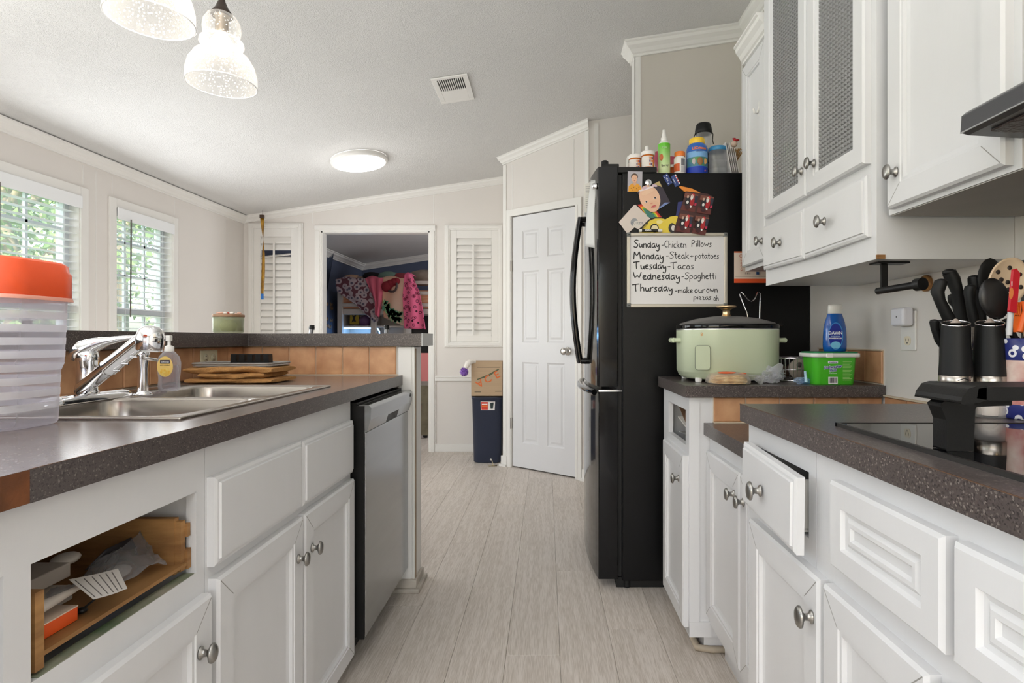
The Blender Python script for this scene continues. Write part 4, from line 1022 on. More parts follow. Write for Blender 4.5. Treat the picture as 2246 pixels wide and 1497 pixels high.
# ---- refrigerator
t = thing('refrigerator', 'black bottom freezer refrigerator covered with papers and magnets', 'refrigerator', (.7, 2.79, 0)); FR = t
FY0, FY1 = 2.41, 3.165
mb = MB(); mb.box((.322, FY0, .035), (1.118, FY1, 1.766)); mb.build('cabinet_body', M_BLACKT, t, bev=.006)
mb = MB(); mb.box((.305, FY0+.02, .05), (.325, FY1-.02, 1.76)); mb.build('gasket', M_BLACKR, t)
def fdoor(y0, y1, z0, z1, name, ya=FY0, yb=FY1):
    mb = MB(); poly = [(.305, y0)]
    n = 14
    for i in range(n+1):
        y = y0+(y1-y0)*i/n; q = (y-ya)/(yb-ya); bul = .222-.030*math.sin(PI*q)**.8 if 0 < q < 1 else .222
        poly.append((bul, y))
    poly.append((.305, y1))
    mb.prism([Vector((x, y, z0)) for x, y in poly], (0, 0, z1-z0), 0, False)
    return mb.build(name, M_BLACKG, t, bev=.004)
ym = (FY0+FY1)/2
dn = fdoor(FY0, ym-.003, .70+.16, 1.79, 'door'); df = fdoor(ym+.003, FY1, .86, 1.79, 'door')
dz = fdoor(FY0, FY1, .045, .845, 'freezer_drawer')
def handle(dr_, y):
    mb = MB(); pts = []
    for k in range(13):
        q = k/12; pts.append((.165-.035*math.sin(PI*q), y, .945+.70*q))
    mb.tube(pts, [.013]*13, 10); mb.tube([(.205, y, .955), (.168, y, .955)], .014, 8); mb.tube([(.205, y, 1.635), (.168, y, 1.635)], .014, 8)
    mb.build('handle', M_BLACKG, dr_)
handle(dn, ym-.05); handle(df, ym+.05)
mb = MB(); pts = []
for k in range(17):
    q = k/16; y = FY0+.01+(FY1-FY0-.02)*q; pts.append((.205-.040*math.sin(PI*q)**.7, y, .835))
mb.tube(pts, .013, 10); mb.build('handle', M_BLACKG, dz)
mb = MB(); mb.box((.222, FY0-.002, .838), (.322, FY0+.03, .846)); mb.build('trim_clip', M_CHROME, t)
mb = MB(); mb.box((.30, FY0+.005, 1.767), (.47, FY0+.07, 1.792)); mb.box((.235, FY0+.01, 1.79), (.31, FY0+.06, 1.806)); mb.lathe([(.016, 0), (.016, .022), (.01, .026)], (.252, FY0+.035, 1.80), n=16); mb.build('hinge_cover', M_BLACKP, t, bev=.003)
mb = MB(); mb.box((.30, FY0+.02, 0.002), (1.09, FY1-.02, .045)); mb.build('base_grille', M_BLACKR, t)
mb = MB(); mb.lathe([(.018, 0), (.018, .03)], (.345, FY0+.03, .003), n=14); mb.build('levelling_foot', M_BLACKR, t)
# ================================================================ LIGHT FITTINGS
t = thing('ceiling_light', 'round white flush disc lamp glowing on the sloped ceiling', 'ceiling light', (-1.42, 4.32, ceil_z(-1.42)))
tl = Matrix.Rotation(-math.atan(.151), 3, 'Y'); c = Vector((-1.42, 4.32, ceil_z(-1.42)))
mb = MB(); mb.lathe([(.205, -.001), (.21, -.02), (.205, -.032), (.19, -.036)], c, n=48, tilt=tl, cap=False); mb.build('rim', M_WHITEP, t)
mb = MB(); mb.lathe([(.001, -.052), (.10, -.050), (.17, -.043), (.204, -.030)], c, n=48, tilt=tl, cap=False)
mb.build('diffuser', mat('lamp_diffuser', (.9, .9, .9), .5, emit=(1, .99, .97), estr=2.6), t)
t = thing('ceiling_vent', 'small white ceiling vent with dark slots', 'vent', (-.553, 3.40, ceil_z(-.553)))
c = Vector((-.553, 3.40, ceil_z(-.553)-.001)); M4 = Matrix.Translation(c) @ Matrix.Rotation(-math.atan(.151), 4, 'Y')
mb = MB()
for a, b in (((-.105, -.17, -.008), (.105, -.145, 0)), ((-.105, .145, -.008), (.105, .17, 0)), ((-.105, -.145, -.008), (-.075, .145, 0)), ((.075, -.145, -.008), (.105, .145, 0))): mb.box(a, b)
mb.xf(M4); mb.build('frame', M_TRIM, t, bev=.002)
mb = MB(); mb.box((-.075, -.145, -.001), (.075, .145, 0)); mb.xf(M4); mb.build('duct', ink(30, 28, 26), t)
src = None
for k in range(12):
    x = -.066+.012*k
    mb = MB(); mb.box((x-.0018, -.145, -.010), (x+.003, .0, -.002)); mb.xf(M4); mb.build('slat', M_TRIM, t)
mb = MB(); mb.box((-.075, .0, -.008), (.075, .145, -.002)); mb.xf(M4); mb.build('damper_plate', M_TRIM, t)
M_SEED = clear_mat('seeded_glass', (.985, .98, .975), .04, .06, .26, 150, (1, .98, .95))
M_BRONZE = mat('bronze_metal', srgb(72, 62, 56), .35, .8)
def pendant(x, y, zr, label):
    t = thing('pendant_lamp', label, 'pendant lamp', (x, y, zr), 'seeded glass pendant lamps over the sink')
    k = 1.0
    prof = [(.0855, 0), (.0865, .012), (.086, .03), (.080, .055), (.066, .078), (.048, .092), (.043, .097), (.050, .101), (.0545, .109), (.053, .118), (.043, .125), (.040, .129), (.045, .136), (.047, .150), (.045, .168), (.036, .184), (.024, .192)]
    mb = MB(); mb.lathe([(r_, z) for r_, z in prof], (x, y, zr), n=40, cap=False); mb.build('glass_shade', M_SEED, t)
    mb = MB(); ring = [(x+.0862*math.cos(a), y+.0862*math.sin(a), zr) for a in [2*PI*i/40 for i in range(40)]]
    mb.tube(ring, .0016, 6, closed=True, cap=False); mb.build('shade_rim', mat('glass_rim', (.92, .92, .92), .15), t)
    mb = MB(); mb.lathe([(.027, .186), (.026, .194), (.017, .206), (.009, .225), (.006, .25), (.0055, .262)], (x, y, zr), n=24); mb.build('cap', M_BRONZE, t)
    mb = MB(); mb.lathe([(.014, .14), (.016, .145), (.016, .178), (.020, .186)], (x, y, zr), n=20); mb.build('socket', mat('socket_metal', srgb(150, 140, 128), .35, .6), t)
    mb = MB(); mb.sphere((x, y, zr+.108), .027, 20, sc=(1, 1, 1.15)); mb.lathe([(.016, .128), (.013, .142)], (x, y, zr), n=16); mb.build('bulb', mat('lamp_bulb', (1, 1, 1), .3, emit=(1, .95, .86), estr=5), t)
    mb = MB(); mb.tube([(x, y, zr+.258), (x, y, ceil_z(x)-.005)], .0035, 8); mb.build('cord', M_BRONZE, t)
    mb = MB(); mb.lathe([(.055, ceil_z(x)-.022), (.06, ceil_z(x)-.014), (.06, ceil_z(x)+.006)], (x, y, 0), n=24); mb.build('canopy', M_BRONZE, t)
pendant(-.878, 1.54, 1.748, 'seeded glass pendant lamp shown whole, farther over the sink')
pendant(-.878, 1.262, 1.768, 'seeded glass pendant lamp cut by the top edge, nearer over the sink')

# sticky ribbon hanging from the ceiling
t = thing('sticky_ribbon', 'yellow twisted fly ribbon with a blue tag hanging by the left shutter', 'fly ribbon', (-2.66, 5.22, 1.5))
x, y = (575-VX)/S(5.22), 5.22; zt = EYE+(VY-470)/S(y)
mb = MB(); n = 26; zb = EYE+(VY-644)/S(y); A_ = []; B_ = []
for i in range(n):
    q = i/(n-1); z = zt-.03+(zb-zt+.03)*q; a = .5+2.6*math.sin(q*2.2); xx = x+.012*math.sin(q*3); A_.append((xx-.016*math.cos(a), y-.016*math.sin(a), z)); B_.append((xx+.016*math.cos(a), y+.016*math.sin(a), z))
v = A_+B_; mb.add(v, [(i, i+1, n+i+1, n+i) for i in range(n-1)], 0, True)
o = mb.build('ribbon', mat('amber_ribbon', srgb(188, 140, 30), .3, col2=srgb(120, 80, 16), vscale=20), t); sm = o.modifiers.new('thick', 'SOLIDIFY'); sm.thickness = .001
mb = MB(); mb.box((x-.011, y-.002, zb-.052), (x+.013, y+.002, zb)); mb.build('blue_tag', ink(36, 110, 190), t)
mb = MB(); mb.box((x-.02, y-.012, zt-.035), (x+.018, y+.012, zt-.004)); mb.build('cartridge', ink(70, 52, 40), t, bev=.003)
mb = MB(); mb.tube([(x, y, zt-.006), (x+.004, y, ceil_z(x)+.003)], .0012, 6); mb.build('pin', M_PEWTER, t)

# ================================================================ LEFT COUNTER THINGS
# orange lidded striped canister
CX, CY, CZ = -.945, .985, .9085
t = thing('storage_canister', 'big translucent canister with white stripes and an orange lid', 'canister', (CX, CY, CZ))
def rr_ring(h, z, r=.6): return [Vector((CX+x, CY+y, CZ+z)) for x, y in rrect(0, 0, h, h, h*r, 8)]
M_FROST = clear_mat('frosted_plastic', (.93, .93, .98), .20, .3, white=(.86, .85, .90))
M_STRIPE = clear_mat('white_stripe', (.95, .95, .95), .62, .35, white=(.92, .92, .93))
def hw(z): return .0655+.0085*(z/.235)+(.0035 if z > .107 else 0)
mb = MB(); lv = [0, .002, .006, .04, .08, .12, .16, .20, .236]
lv = [0, .002, .006, .04, .08, .104, .108, .16, .20, .236]; mb.loft([rr_ring(hw(0)-.008, 0), rr_ring(hw(0)-.002, .002)]+[rr_ring(hw(z), z) for z in lv[2:]], 0, True, False); mb.add(rr_ring(hw(0)-.008, .0005), [tuple(range(36))]) if len(rr_ring(.07, 0)) == 36 else None
mb.build('tub', M_FROST, t)
for k in range(8):
    z = .030+.0225*k; h = .0125
    mb = MB(); mb.loft([rr_ring(hw(z)+.0006, z), rr_ring(hw(z+h)+.0006, z+h)], 0, True, False); mb.build('stripe', M_STRIPE, t)
mb = MB(); mb.loft([rr_ring(.0800, .222), rr_ring(.0805, .222), rr_ring(.0825, .228), rr_ring(.0825, .2680), rr_ring(.0795, .273), rr_ring(.078, .284), rr_ring(.072, .289), rr_ring(.068, .2895)], 0, True, True)
mb.build('lid', mat('orange_plastic', srgb(242, 92, 48), .3, spec=.5, alpha=1), t)
mb = MB(); mb.loft([rr_ring(.0842, .2195), rr_ring(.0842, .2225), rr_ring(.083, .226)], 0, True, True); mb.build('lid_skirt', mat('pale_orange', srgb(240, 170, 150), .35), t)

# hand soap
D = 1.63; SXp = (371-VX)/S(D); z0 = .913
t = thing('soap_bottle', 'clear liquid hand soap bottle with a yellow oval label', 'soap bottle', (SXp, D, z0))
mb = MB(); mb.lathe([(.024, 0), (.028, .003), (.030, .012), (.028, .035), (.031, .062), (.0315, .080), (.027, .098), (.017, .110), (.011, .114)], (SXp, D, z0), n=32, sy=.72); mb.build('bottle', clear_mat('soap_clear', (.93, .92, .95), .16, .05, white=(.85, .85, .9)), t)
mb = MB(); mb.lathe([(.022, .004), (.026, .012), (.024, .035), (.027, .060), (.026, .072), (.001, .073)], (SXp, D, z0), n=28, sy=.7); mb.build('liquid', clear_mat('soap_liquid', (.96, .94, .97), .05, .1), t)
mb = MB(); mb.lathe([(.0125, .112), (.0125, .126), (.009, .128), (.004, .130), (.004, .142)], (SXp, D, z0), n=20); mb.build('collar', M_WHITEP, t)
mb = MB(); mb.box((SXp-.008, D-.007, z0+.142), (SXp+.006, D+.007, z0+.158)); mb.box((SXp-.030, D-.004, z0+.148), (SXp-.006, D+.004, z0+.156)); mb.build('pump', M_WHITEP, t, bev=.002)
yl = D-.0235
def pe(cx, cz, rx, rz, n=28, sup=1.): return [Vector((cx+rx*math.cos(2*PI*i/n), yl, cz+rz*math.sin(2*PI*i/n))) for i in range(n)]
mb = MB(); mb.prism(pe(SXp+.004, z0+.070, .0225, .029), (0, -.0004, 0)); mb.build('label_sticker', ink(250, 214, 128), t)
mb = MB(); mb.prism(pe(SXp+.004, z0+.055, .014, .011), (0, -.0006, 0)); mb.build('label_flower', mat('gold_flower', srgb(250, 190, 40), .5, col2=srgb(255, 235, 150), vscale=120), t)
mb = MB(); mb.box((SXp-.010, yl-.0006, z0+.0785), (SXp+.018, yl-.0002, z0+.0885)); mb.build('name_plate', ink(24, 26, 70), t)
text_mb('Softsoap', .0068, face_cam(SXp+.004, yl-.0008, z0+.0835)).build('lettering', ink(245, 245, 245), t)
text_mb('SOFT VANILLA', .0042, face_cam(SXp+.004, yl-.0008, z0+.0740)).build('lettering', ink(60, 40, 20), t)

# folded towel with mat and pan rack
TX0, TX1, TY0, TY1 = -1.235, -.945, 1.94, 2.13
t = thing('bath_towel', 'folded golden brown terry towel on the far end of the worktop', 'towel', (-1.09, 2.03, .909))
M_TOWEL = mat('terry', srgb(206, 152, 92), .95, var=.25, vscale=60, bump=1.0, bscale=420)
rr = random.Random(5)
for k, (xa, xb, ya, yb, za, h) in enumerate(((TX0, -.935, TY0-.004, TY1, .909, .017), (TX0+.05, -.962, TY0-.006, TY1-.01, .925, .020), (TX0, -.935, TY0-.004, TY1-.004, .944, .022))):
    mb = MB(); n = 30; rings = []; m_ = 28
    for i in range(n+1):
        q = i/n; e_ = min(1, math.sqrt(max(0.30, 1-(abs(2*q-1))**14))); x = xa+(xb-xa)*q+.006*math.sin(3*k); ring = []
        sag = .0022*math.sin(q*6+k*2)+.001*math.sin(q*17+k)
        for j in range(m_):
            a_ = 2*PI*j/m_; ca, sa = math.cos(a_), math.sin(a_)
            yy = (ya+yb)/2+(yb-ya)/2*math.copysign(abs(ca)**.35, ca)+.003*math.sin(q*9+k*2+j); zz = za+h/2+(h/2+.0012)*math.copysign(abs(sa)**.7, sa)*e_+(sag if k else 0)+rr.uniform(-.0006, .0006)
            ring.append(Vector((x, yy, max(zz, .9092))))
        rings.append(ring)
    mb.loft(rings, 0, True); o = mb.build('fold_layer', M_TOWEL, t)
    bm = bmesh.new(); bm.from_mesh(o.data); bmesh.ops.recalc_face_normals(bm, faces=bm.faces); bm.to_mesh(o.data); bm.free()
t = thing('drying_mat', 'grey plastic draining mat with a raised rim on the folded towel', 'mat', (-1.1, 2.1, .966))
mb = MB(); zt = .967
mb.prism([Vector((x, y, zt)) for x, y in rrect(-1.085, 2.035, .14, .085, .03)], (0, 0, .003)); mb.build('base', mat('grey_mat', srgb(150, 144, 138), .5), t)
mb = MB(); mb.tube([Vector((x, y, zt+.009)) for x, y in rrect(-1.085, 2.035, .14, .085, .03)], .0035, 8, closed=True, cap=False); mb.build('rim', _mats['grey_mat'], t)
for k in range(6):
    y = 1.965+.025*k; mb = MB(); mb.box((-1.215, y, zt+.003), (-.955, y+.006, zt+.007)); mb.build('rib', _mats['grey_mat'], t)
t = thing('pan_lid_rack', 'low black rack with five teeth standing on the draining mat', 'rack', (-1.02, 2.06, .974))
mb = MB(); D = 2.03; s = S(D); xa, xb = (505-VX)/s, (590-VX)/s; zb = EYE-(799-VY)/s; zt_ = EYE-(776-VY)/s; w_ = xb-xa
pts = [(xa, zb)]
pts += [(xb, zb)]
tops = []
for k in range(5):
    c_ = xb-w_*(.08+.21*k); tops += [(c_+w_*.065, zt_), (c_-w_*.065, zt_)]
    if k < 4: tops += [(c_-w_*.065, zb+.012), (c_-w_*.145, zb+.012)]
pts += tops
mb.prism([Vector((x, D, z)) for x, z in pts], (0, .03, 0)); mb.prism([Vector((xa-.03, D-.006, zb-.001)), Vector((xb+.004, D-.006, zb-.001)), Vector((xb+.004, D-.006, zb+.005)), Vector((xa-.03, D-.006, zb+.005))], (0, .05, 0)); mb.build('toothed_bar', M_BLACKP, t, bev=.001)
# outlet in the tiles
t = thing('wall_outlet', 'cream electrical outlet set sideways in the tiled half wall', 'outlet', (-1.28, 2.06, .94))
mb = MB(); y0, y1 = 2.105, 2.212; mb.box((-1.282, y0, .930), (-1.277, y1, 1.018)); mb.build('cover_plate', mat('ivory_plastic', srgb(212, 206, 178), .4), t, bev=.002)
for y in (2.135, 2.182):
    mb = MB(); mb.lathe([(.001, 0), (.015, 0), (.015, .0012), (.001, .0013)], (-1.277, y, .990), axis='x', n=20); sk_ = mb.build('socket', _mats['ivory_plastic'], t)
    for dz in (-.006, .006):
        mb = MB(); mb.box((-1.2757, y-.004, .990+dz-.001), (-1.2750, y+.004, .990+dz+.001)); mb.build('slot', ink(30, 26, 22), sk_)

# candle on the bar
D = 2.33; X = (501-VX)/S(D)
t = thing('jar_candle', 'green glass jar candle with a wooden lid on the raised bar', 'candle', (X, D, 1.084))
mb = MB(); mb.lathe([(.050, .001), (.056, .006), (.058, .066), (.055, .066), (.052, .008), (.001, .008)], (X, D, 1.084), n=36); mb.build('jar', clear_mat('green_glass', (.86, .88, .76), .22, .08, white=(.75, .78, .66)), t)
mb = MB(); mb.lathe([(.051, .010), (.0535, .055), (.001, .055)], (X, D, 1.084), n=32); mb.build('wax', mat('green_wax', srgb(206, 200, 160), .5), t)
mb = MB(); mb.lathe([(.059, .0665), (.060, .070), (.060, .075), (.057, .078), (.001, .078)], (X, D, 1.084), n=36); mb.build('lid', mat('lid_wood', srgb(166, 128, 98), .5, var=.2, vscale=20), t)
t = thing('candy_pile', 'small heap of wrapped sweets on the candle lid', 'sweets', (X, D, 1.162)); rr = random.Random(4)
for k in range(7):
    q = Vector((X+rr.uniform(-.032, .04), D+rr.uniform(-.03, .03), 1.1665)); mb = MB(); mb.sphere(q, .007, 10, sc=(1.5, .9, .6)); mb.add([q+Vector((-.010, 0, 0)), q+Vector((-.017, .004, .003)), q+Vector((-.017, -.004, -.002))], [(0, 1, 2), (2, 1, 0)]); mb.build('wrapped_sweet', [ink(214, 170, 150), ink(240, 236, 230), ink(170, 70, 50)][k % 3], t)

# bar stools whose back posts show above the bar
def stool(name, cx, cy, rz, label):
    t = thing('bar_stool', label, 'bar stool', (cx, cy, 0), 'bar stools behind the raised bar', rz)
    mt = mat('stool_metal', (.25, .25, .26), .3, .9)
    for x in (-.215, .215):
        mb = MB(); mb.tube([(x, .02, .70), (x*.99, .10, .95), (x*.96, .15, 1.118)], .0115, 12); p = mb.build('back_post', mt, t, local=True)
        mb = MB(); mb.tube([(x*.96, .15, 1.112), (x*.958, .152, 1.128)], .0155, 14); mb.tube([(x*.957, .153, 1.13), (x*.956, .154, 1.136)], .014, 14); mb.build('post_cap', M_BLACKP, p, local=True)
    mb = MB(); mb.loft([[Vector((a, b-.17, z)) for a, b in rrect(0, 0, h, h, .06)] for h, z in ((.18, .66), (.20, .672), (.20, .70), (.17, .715))], 0, True); mb.build('seat', M_BLACKR, t, local=True)
    for x in (-.17, .17):
        for y in (-.33, .0):
            mb = MB(); mb.tube([(x*1.25, y*1.15-.01, .004), (x, y, .67)], .011, 10); mb.build('leg', mt, t, local=True)
    mb = MB(); mb.tube([(-.2, -.36, .28), (.2, -.36, .28)], .009, 8); mb.tube([(-.2, .0, .28), (.2, .0, .28)], .009, 8); mb.build('foot_rail', mt, t, local=True)
    return t
stool('a', (744-VX)/S(2.98), 2.98, 0, 'metal bar stool whose two back posts rise behind the bar in front of the doorway')
stool('b', -1.77, 1.90, PI/2, 'metal bar stool whose back post leans behind the bar below the windows')

# things in the open drawer hole
dz = .6685
t = thing('plastic_pouch', 'clear plastic pouch of white printed parts leaning in the open drawer', 'plastic bag', (-.80, .88, dz))
def sheet(fn, nu, nv): 
    v = [fn(i/nu, j/nv) for j in range(nv+1) for i in range(nu+1)]; f = [(j*(nu+1)+i, j*(nu+1)+i+1, (j+1)*(nu+1)+i+1, (j+1)*(nu+1)+i) for j in range(nv) for i in range(nu)]
    return v, f
rr = random.Random(8)
Q4 = [P(100, 1322, .76), P(368, 1238, .97), P(308, 1162, .99), P(150, 1285, .86)]
def bil(q, u_, v_): return q[0]*(1-u_)*(1-v_)+q[1]*u_*(1-v_)+q[2]*u_*v_+q[3]*(1-u_)*v_
rr2 = random.Random(11); jit = {}
def jz(a, b):
    k_ = (round(a*20), round(b*20))
    if k_ not in jit: jit[k_] = rr2.uniform(-.003, .003)
    return jit[k_]
v, f = sheet(lambda u_, v_: bil(Q4, u_, v_)+Vector((-.014*math.sin(PI*v_)*abs(math.sin(5*u_+1))+jz(u_, v_), jz(v_, u_), .006*math.sin(9*u_+4*v_)+jz(u_+.3, v_))), 18, 12)
mb = MB(); mb.add(v, f, 0, True); o = mb.build('film', clear_mat('pouch_film', (.8, .8, .82), .10, .10, bump=.7, bscale=30, white=(.7, .7, .72)), t); sm = o.modifiers.new('thick', 'SOLIDIFY'); sm.thickness = .0008
mb = MB(); QL = [P(205, 1314, .77), P(283, 1290, .815), P(262, 1246, .86), P(150, 1270, .80)]
v, f = sheet(lambda u_, v_: bil(QL, u_, v_)+Vector((.003*math.sin(4*u_), 0, 0)), 8, 5); mb.add(v, f, 0, True); lo = mb.build('printed_label', ink(196, 190, 184), t)
for k in range(6):
    a = .08+.15*k; mb = MB(); P0 = [bil(QL, a, q)+Vector((.003*math.sin(4*a)+.0008, -.0008, 0)) for q in (.08, .3, .5, .7, .92)]; mb.tube(P0, .0007, 4); mb.build('print_line', ink(110, 104, 100), lo)
for k, (x, y, z, rx) in enumerate(((-.760, .90, dz+.045, .020), (-.690, .915, dz+.018, .020))):
    mb = MB(); mb.sphere((x, y, z), rx, 16, sc=(.9, 1.1, .45)); mb.build('white_part', ink(206, 198, 188), t)
mb = MB(); v, f = sheet(lambda u_, v_: bil([P(195, 1250, .90), P(312, 1222, .985), P(300, 1175, .995), P(240, 1205, .93)], u_, v_)+Vector((-.006, 0, 0)), 4, 4); mb.add(v, f, 0, True); o = mb.build('dark_print', ink(40, 40, 46), t); sm = o.modifiers.new('thick', 'SOLIDIFY'); sm.thickness = .001
text_mb('GDS', .014, Matrix.Translation(P(285, 1212, .965)+Vector((.004, 0, 0))) @ Matrix.Rotation(PI/2+.15, 4, 'Z') @ Matrix.Rotation(PI/2, 4, 'X')).build('lettering', ink(190, 184, 176), t)
t = thing('foam_boards', 'stack of off-white foam boards at the back of the open drawer', 'boards', (-.90, .77, dz+.02))
for k in range(2):
    mb = MB(); mb.box((-.98, .716+.01*k, dz+.0+.026*k), (-.715-.02*k, .86+.02*k, dz+.022+.026*k)); mb.build('foam_board', ink(186, 176, 166), t, bev=.002)
t = thing('caulk_nozzle', 'long off-white caulk nozzle lying across the open drawer', 'nozzle', (-.675, .75, dz+.045))
mb = MB(); mb.lathe([(.001, 0), (.012, 0), (.012, .005), (.0085, .007), (.0020, .095), (.001, .0955)], (-.660, .726, dz+.042), axis='y', n=20); mb.build('cone', ink(214, 204, 194), t)
mb = MB(); mb.lathe([(.014, -.004), (.018, -.002), (.018, .002), (.001, .002)], (-.672, .728, dz+.050), axis='x', n=20); mb.build('flange', ink(214, 204, 194), t)
t = thing('utility_blade_box', 'small orange cardboard box in the open drawer', 'box', (-.665, .738, dz))
mb = MB(); mb.box((-.690, .722, dz+.0002), (-.655, .796, dz+.019)); mb.build('carton', mat('orange_card', srgb(236, 92, 30), .5, var=.1), t, bev=.001); mb = MB(); mb.box((-.6902, .7218, dz+.019), (-.6548, .7962, dz+.0205)); mb.build('pale_edge', ink(222, 200, 180), t)
t = thing('black_clip', 'thin black plastic clip beside the orange box in the drawer', 'clip', (-.668, .79, dz))
mb = MB(); mb.tube([(-.662, .806, dz+.006), (-.660, .826, dz+.011), (-.660, .845, dz+.016)], .0016, 6); mb.sphere((-.660, .849, dz+.016), .0045, 10); mb.sphere((-.662, .811, dz+.006), .006, 10, sc=(1.3, 1.2, .7)); mb.build('clip', M_BLACKP, t)

# ================================================================ BEHIND THE PENINSULA
t = thing('trash_can', 'tall navy blue plastic trash can with a small white sticker', 'trash can', (-.507, 4.99, .003)); TX, TY = -.507, 4.99
def tr_ring(hx, hy, z): return [Vector((TX+x, TY+y, z)) for x, y in rrect(0, 0, hx, hy, .05, 6)]
mb = MB(); mb.loft([tr_ring(.110, .12, .003), tr_ring(.118, .13, .012), tr_ring(.130, .15, .55), tr_ring(.135, .156, .552), tr_ring(.135, .156, .575), tr_ring(.129, .148, .575), tr_ring(.108, .12, .03)], 0, True); M_NAVY = mat('navy_plastic', srgb(48, 56, 78), .38, spec=.5, bump=.05, bscale=100)
mb.build('bin', M_NAVY, t)
D = 4.84; lay = [((236, 232, 230), [(1054, 880), (1086, 880), (1085, 899), (1055, 899)]), ((214, 60, 44), [(1055, 881), (1070, 881), (1070, 898), (1056, 898)]), ((250, 240, 235), [(1057, 885), (1069, 885), (1069, 887), (1057, 887)]), ((240, 120, 40), [(1057, 889), (1069, 889), (1069, 892), (1057, 892)]), ((24, 44, 44), [(1075, 883), (1083, 882), (1081, 896), (1076, 896)])]
printed(t, 'sticker', lay, D)
t = thing('cardboard_box', 'open brown cardboard box with orange letters sitting on the navy bin', 'box', (-.43, 4.97, .578))
D = 4.79; s = S(D); bx0 = (1033.5-VX)/s; bx1 = -.368; bz0 = .578; bz1 = EYE-(793-VY)/s; k = .006; by0, by1 = D, D+.31
mb = MB(); mb.box((bx0, by0, bz0), (bx1, by0+k, bz1)); mb.box((bx0, by1-k, bz0), (bx1, by1, bz1)); mb.box((bx0, by0+k, bz0), (bx0+k, by1-k, bz1)); mb.box((bx1-k, by0+k, bz0), (bx1, by1-k, bz1)); mb.box((bx0, by0, bz0), (bx1, by1, bz0+k)); mb.build('carton', M_CARD, t, bev=.001)
mb = MB(); mb.prism([(bx0, by0+.002, bz1-.001), (bx1, by0+.002, bz1-.001), (bx1, by0+.06, bz1+.004), (bx0, by0+.06, bz1+.004)], (0, 0, .003)); mb.build('flap', M_CARD, t)
def rotxt(px, py, string, size, ang): 
    p = P(px, py, D); return text_mb(string, size, face_cam(p.x, D-.0006, p.z, roll=ang), bold=.0012)
rotxt(1052, 840, 'A', .085, math.radians(180+32)).build('lettering', ink(214, 106, 48), t)
rotxt(1070, 832, 'C', .085, math.radians(32)).build('lettering', ink(214, 106, 48), t)
rotxt(1090, 822, 'E', .085, math.radians(30)).build('lettering', ink(214, 106, 48), t)
printed(t, 'printed_swoosh', [((84, 88, 60), [(1046, 831), (1072, 820), (1093, 808), (1095, 810), (1074, 824), (1047, 833)]), ((120, 104, 84), [(1046, 805), (1096, 805), (1096, 805.8), (1046, 805.8)]), ((110, 96, 76), [(1041, 858), (1055, 858), (1055, 860), (1041, 860)]), ((110, 96, 76), [(1086, 857), (1100, 857), (1100, 858.5), (1086, 858.5)])], D)
t = thing('pompom_wand', 'purple pom-pom on a white sleeve drooping over the cardboard box', 'toy', tuple(P(1018, 815, 4.76)))
mb = MB(); mb.tube([P(1043, 793, 4.80), P(1033, 792, 4.78), P(1026, 797, 4.77), P(1021, 807, 4.765)], [.012, .022, .026, .018], 12); mb.build('sleeve', mat('white_fleece', srgb(236, 230, 222), .9, bump=.8, bscale=150), t)
c = P(1018, 815, 4.76); rr = random.Random(2); mb = MB()
for k in range(260):
    d_ = Vector((rr.gauss(0, 1), rr.gauss(0, 1), rr.gauss(0, 1))).normalized(); q = d_.orthogonal().normalized()*.0028; mb.add([c-q, c+q, c+d_*.038*rr.uniform(.8, 1.05)+q, c+d_*.038-q], [(0, 1, 2, 3)], k % 2)
mb.sphere(c, .028, 12); mb.build('pompom', [ink(140, 96, 190), ink(196, 160, 226)], t)
# door stop on the floor
t = thing('door_stop', 'small bent wire door stop lying on the floor by the pantry', 'door stop', tuple(P(1082, 1024, 4.74))[:2]+(0.002,)); c = Vector(t.location)
mb = MB(); mb.tube([c+Vector((-.04, 0, .003)), c+Vector((.03, .01, .003)), c+Vector((.0, .0, .006)), c+Vector((-.012, 0, .05)), c+Vector((-.018, 0, .055))], .004, 8); mb.build('wire', ink(190, 178, 150), t)
mb = MB(); mb.sphere(c+Vector((-.02, 0, .056)), .008, 10); mb.build('tip', M_WHITEP, t)
# red patterned cloth peeking past the end of the half wall
t = thing('patterned_cloth', 'red and orange plaid cloth hanging behind the end of the half wall', 'cloth', (-.60, 2.58, .6))
M_PLAID = voro('plaid', [(0, srgb(200, 60, 60)), (.25, srgb(226, 130, 70)), (.42, srgb(90, 60, 90)), (.6, srgb(170, 50, 80))], 34, .9, metric='MANHATTAN', stretch=(1, 1, 1))
v, f = sheet(lambda u_, v_: Vector((-.70+.128*u_*(1-.15*v_)+(.012*math.sin(6*v_)), 2.58+.012*math.sin(10*u_), .83-.30*v_-.05*u_*v_+(-.05*(1-u_)*v_))), 10, 14)
mb = MB(); mb.add(v, f, 0, True); o = mb.build('cloth', M_PLAID, t); sm = o.modifiers.new('thick', 'SOLIDIFY'); sm.thickness = .004
mb = MB(); mb.tube([(-.72, 2.58, .835), (-.60, 2.58, .836)], .006, 8); mb.tube([(-.70, 2.526, .835), (-.70, 2.585, .835)], .006, 8); mb.build('peg', M_PEWTER, t)

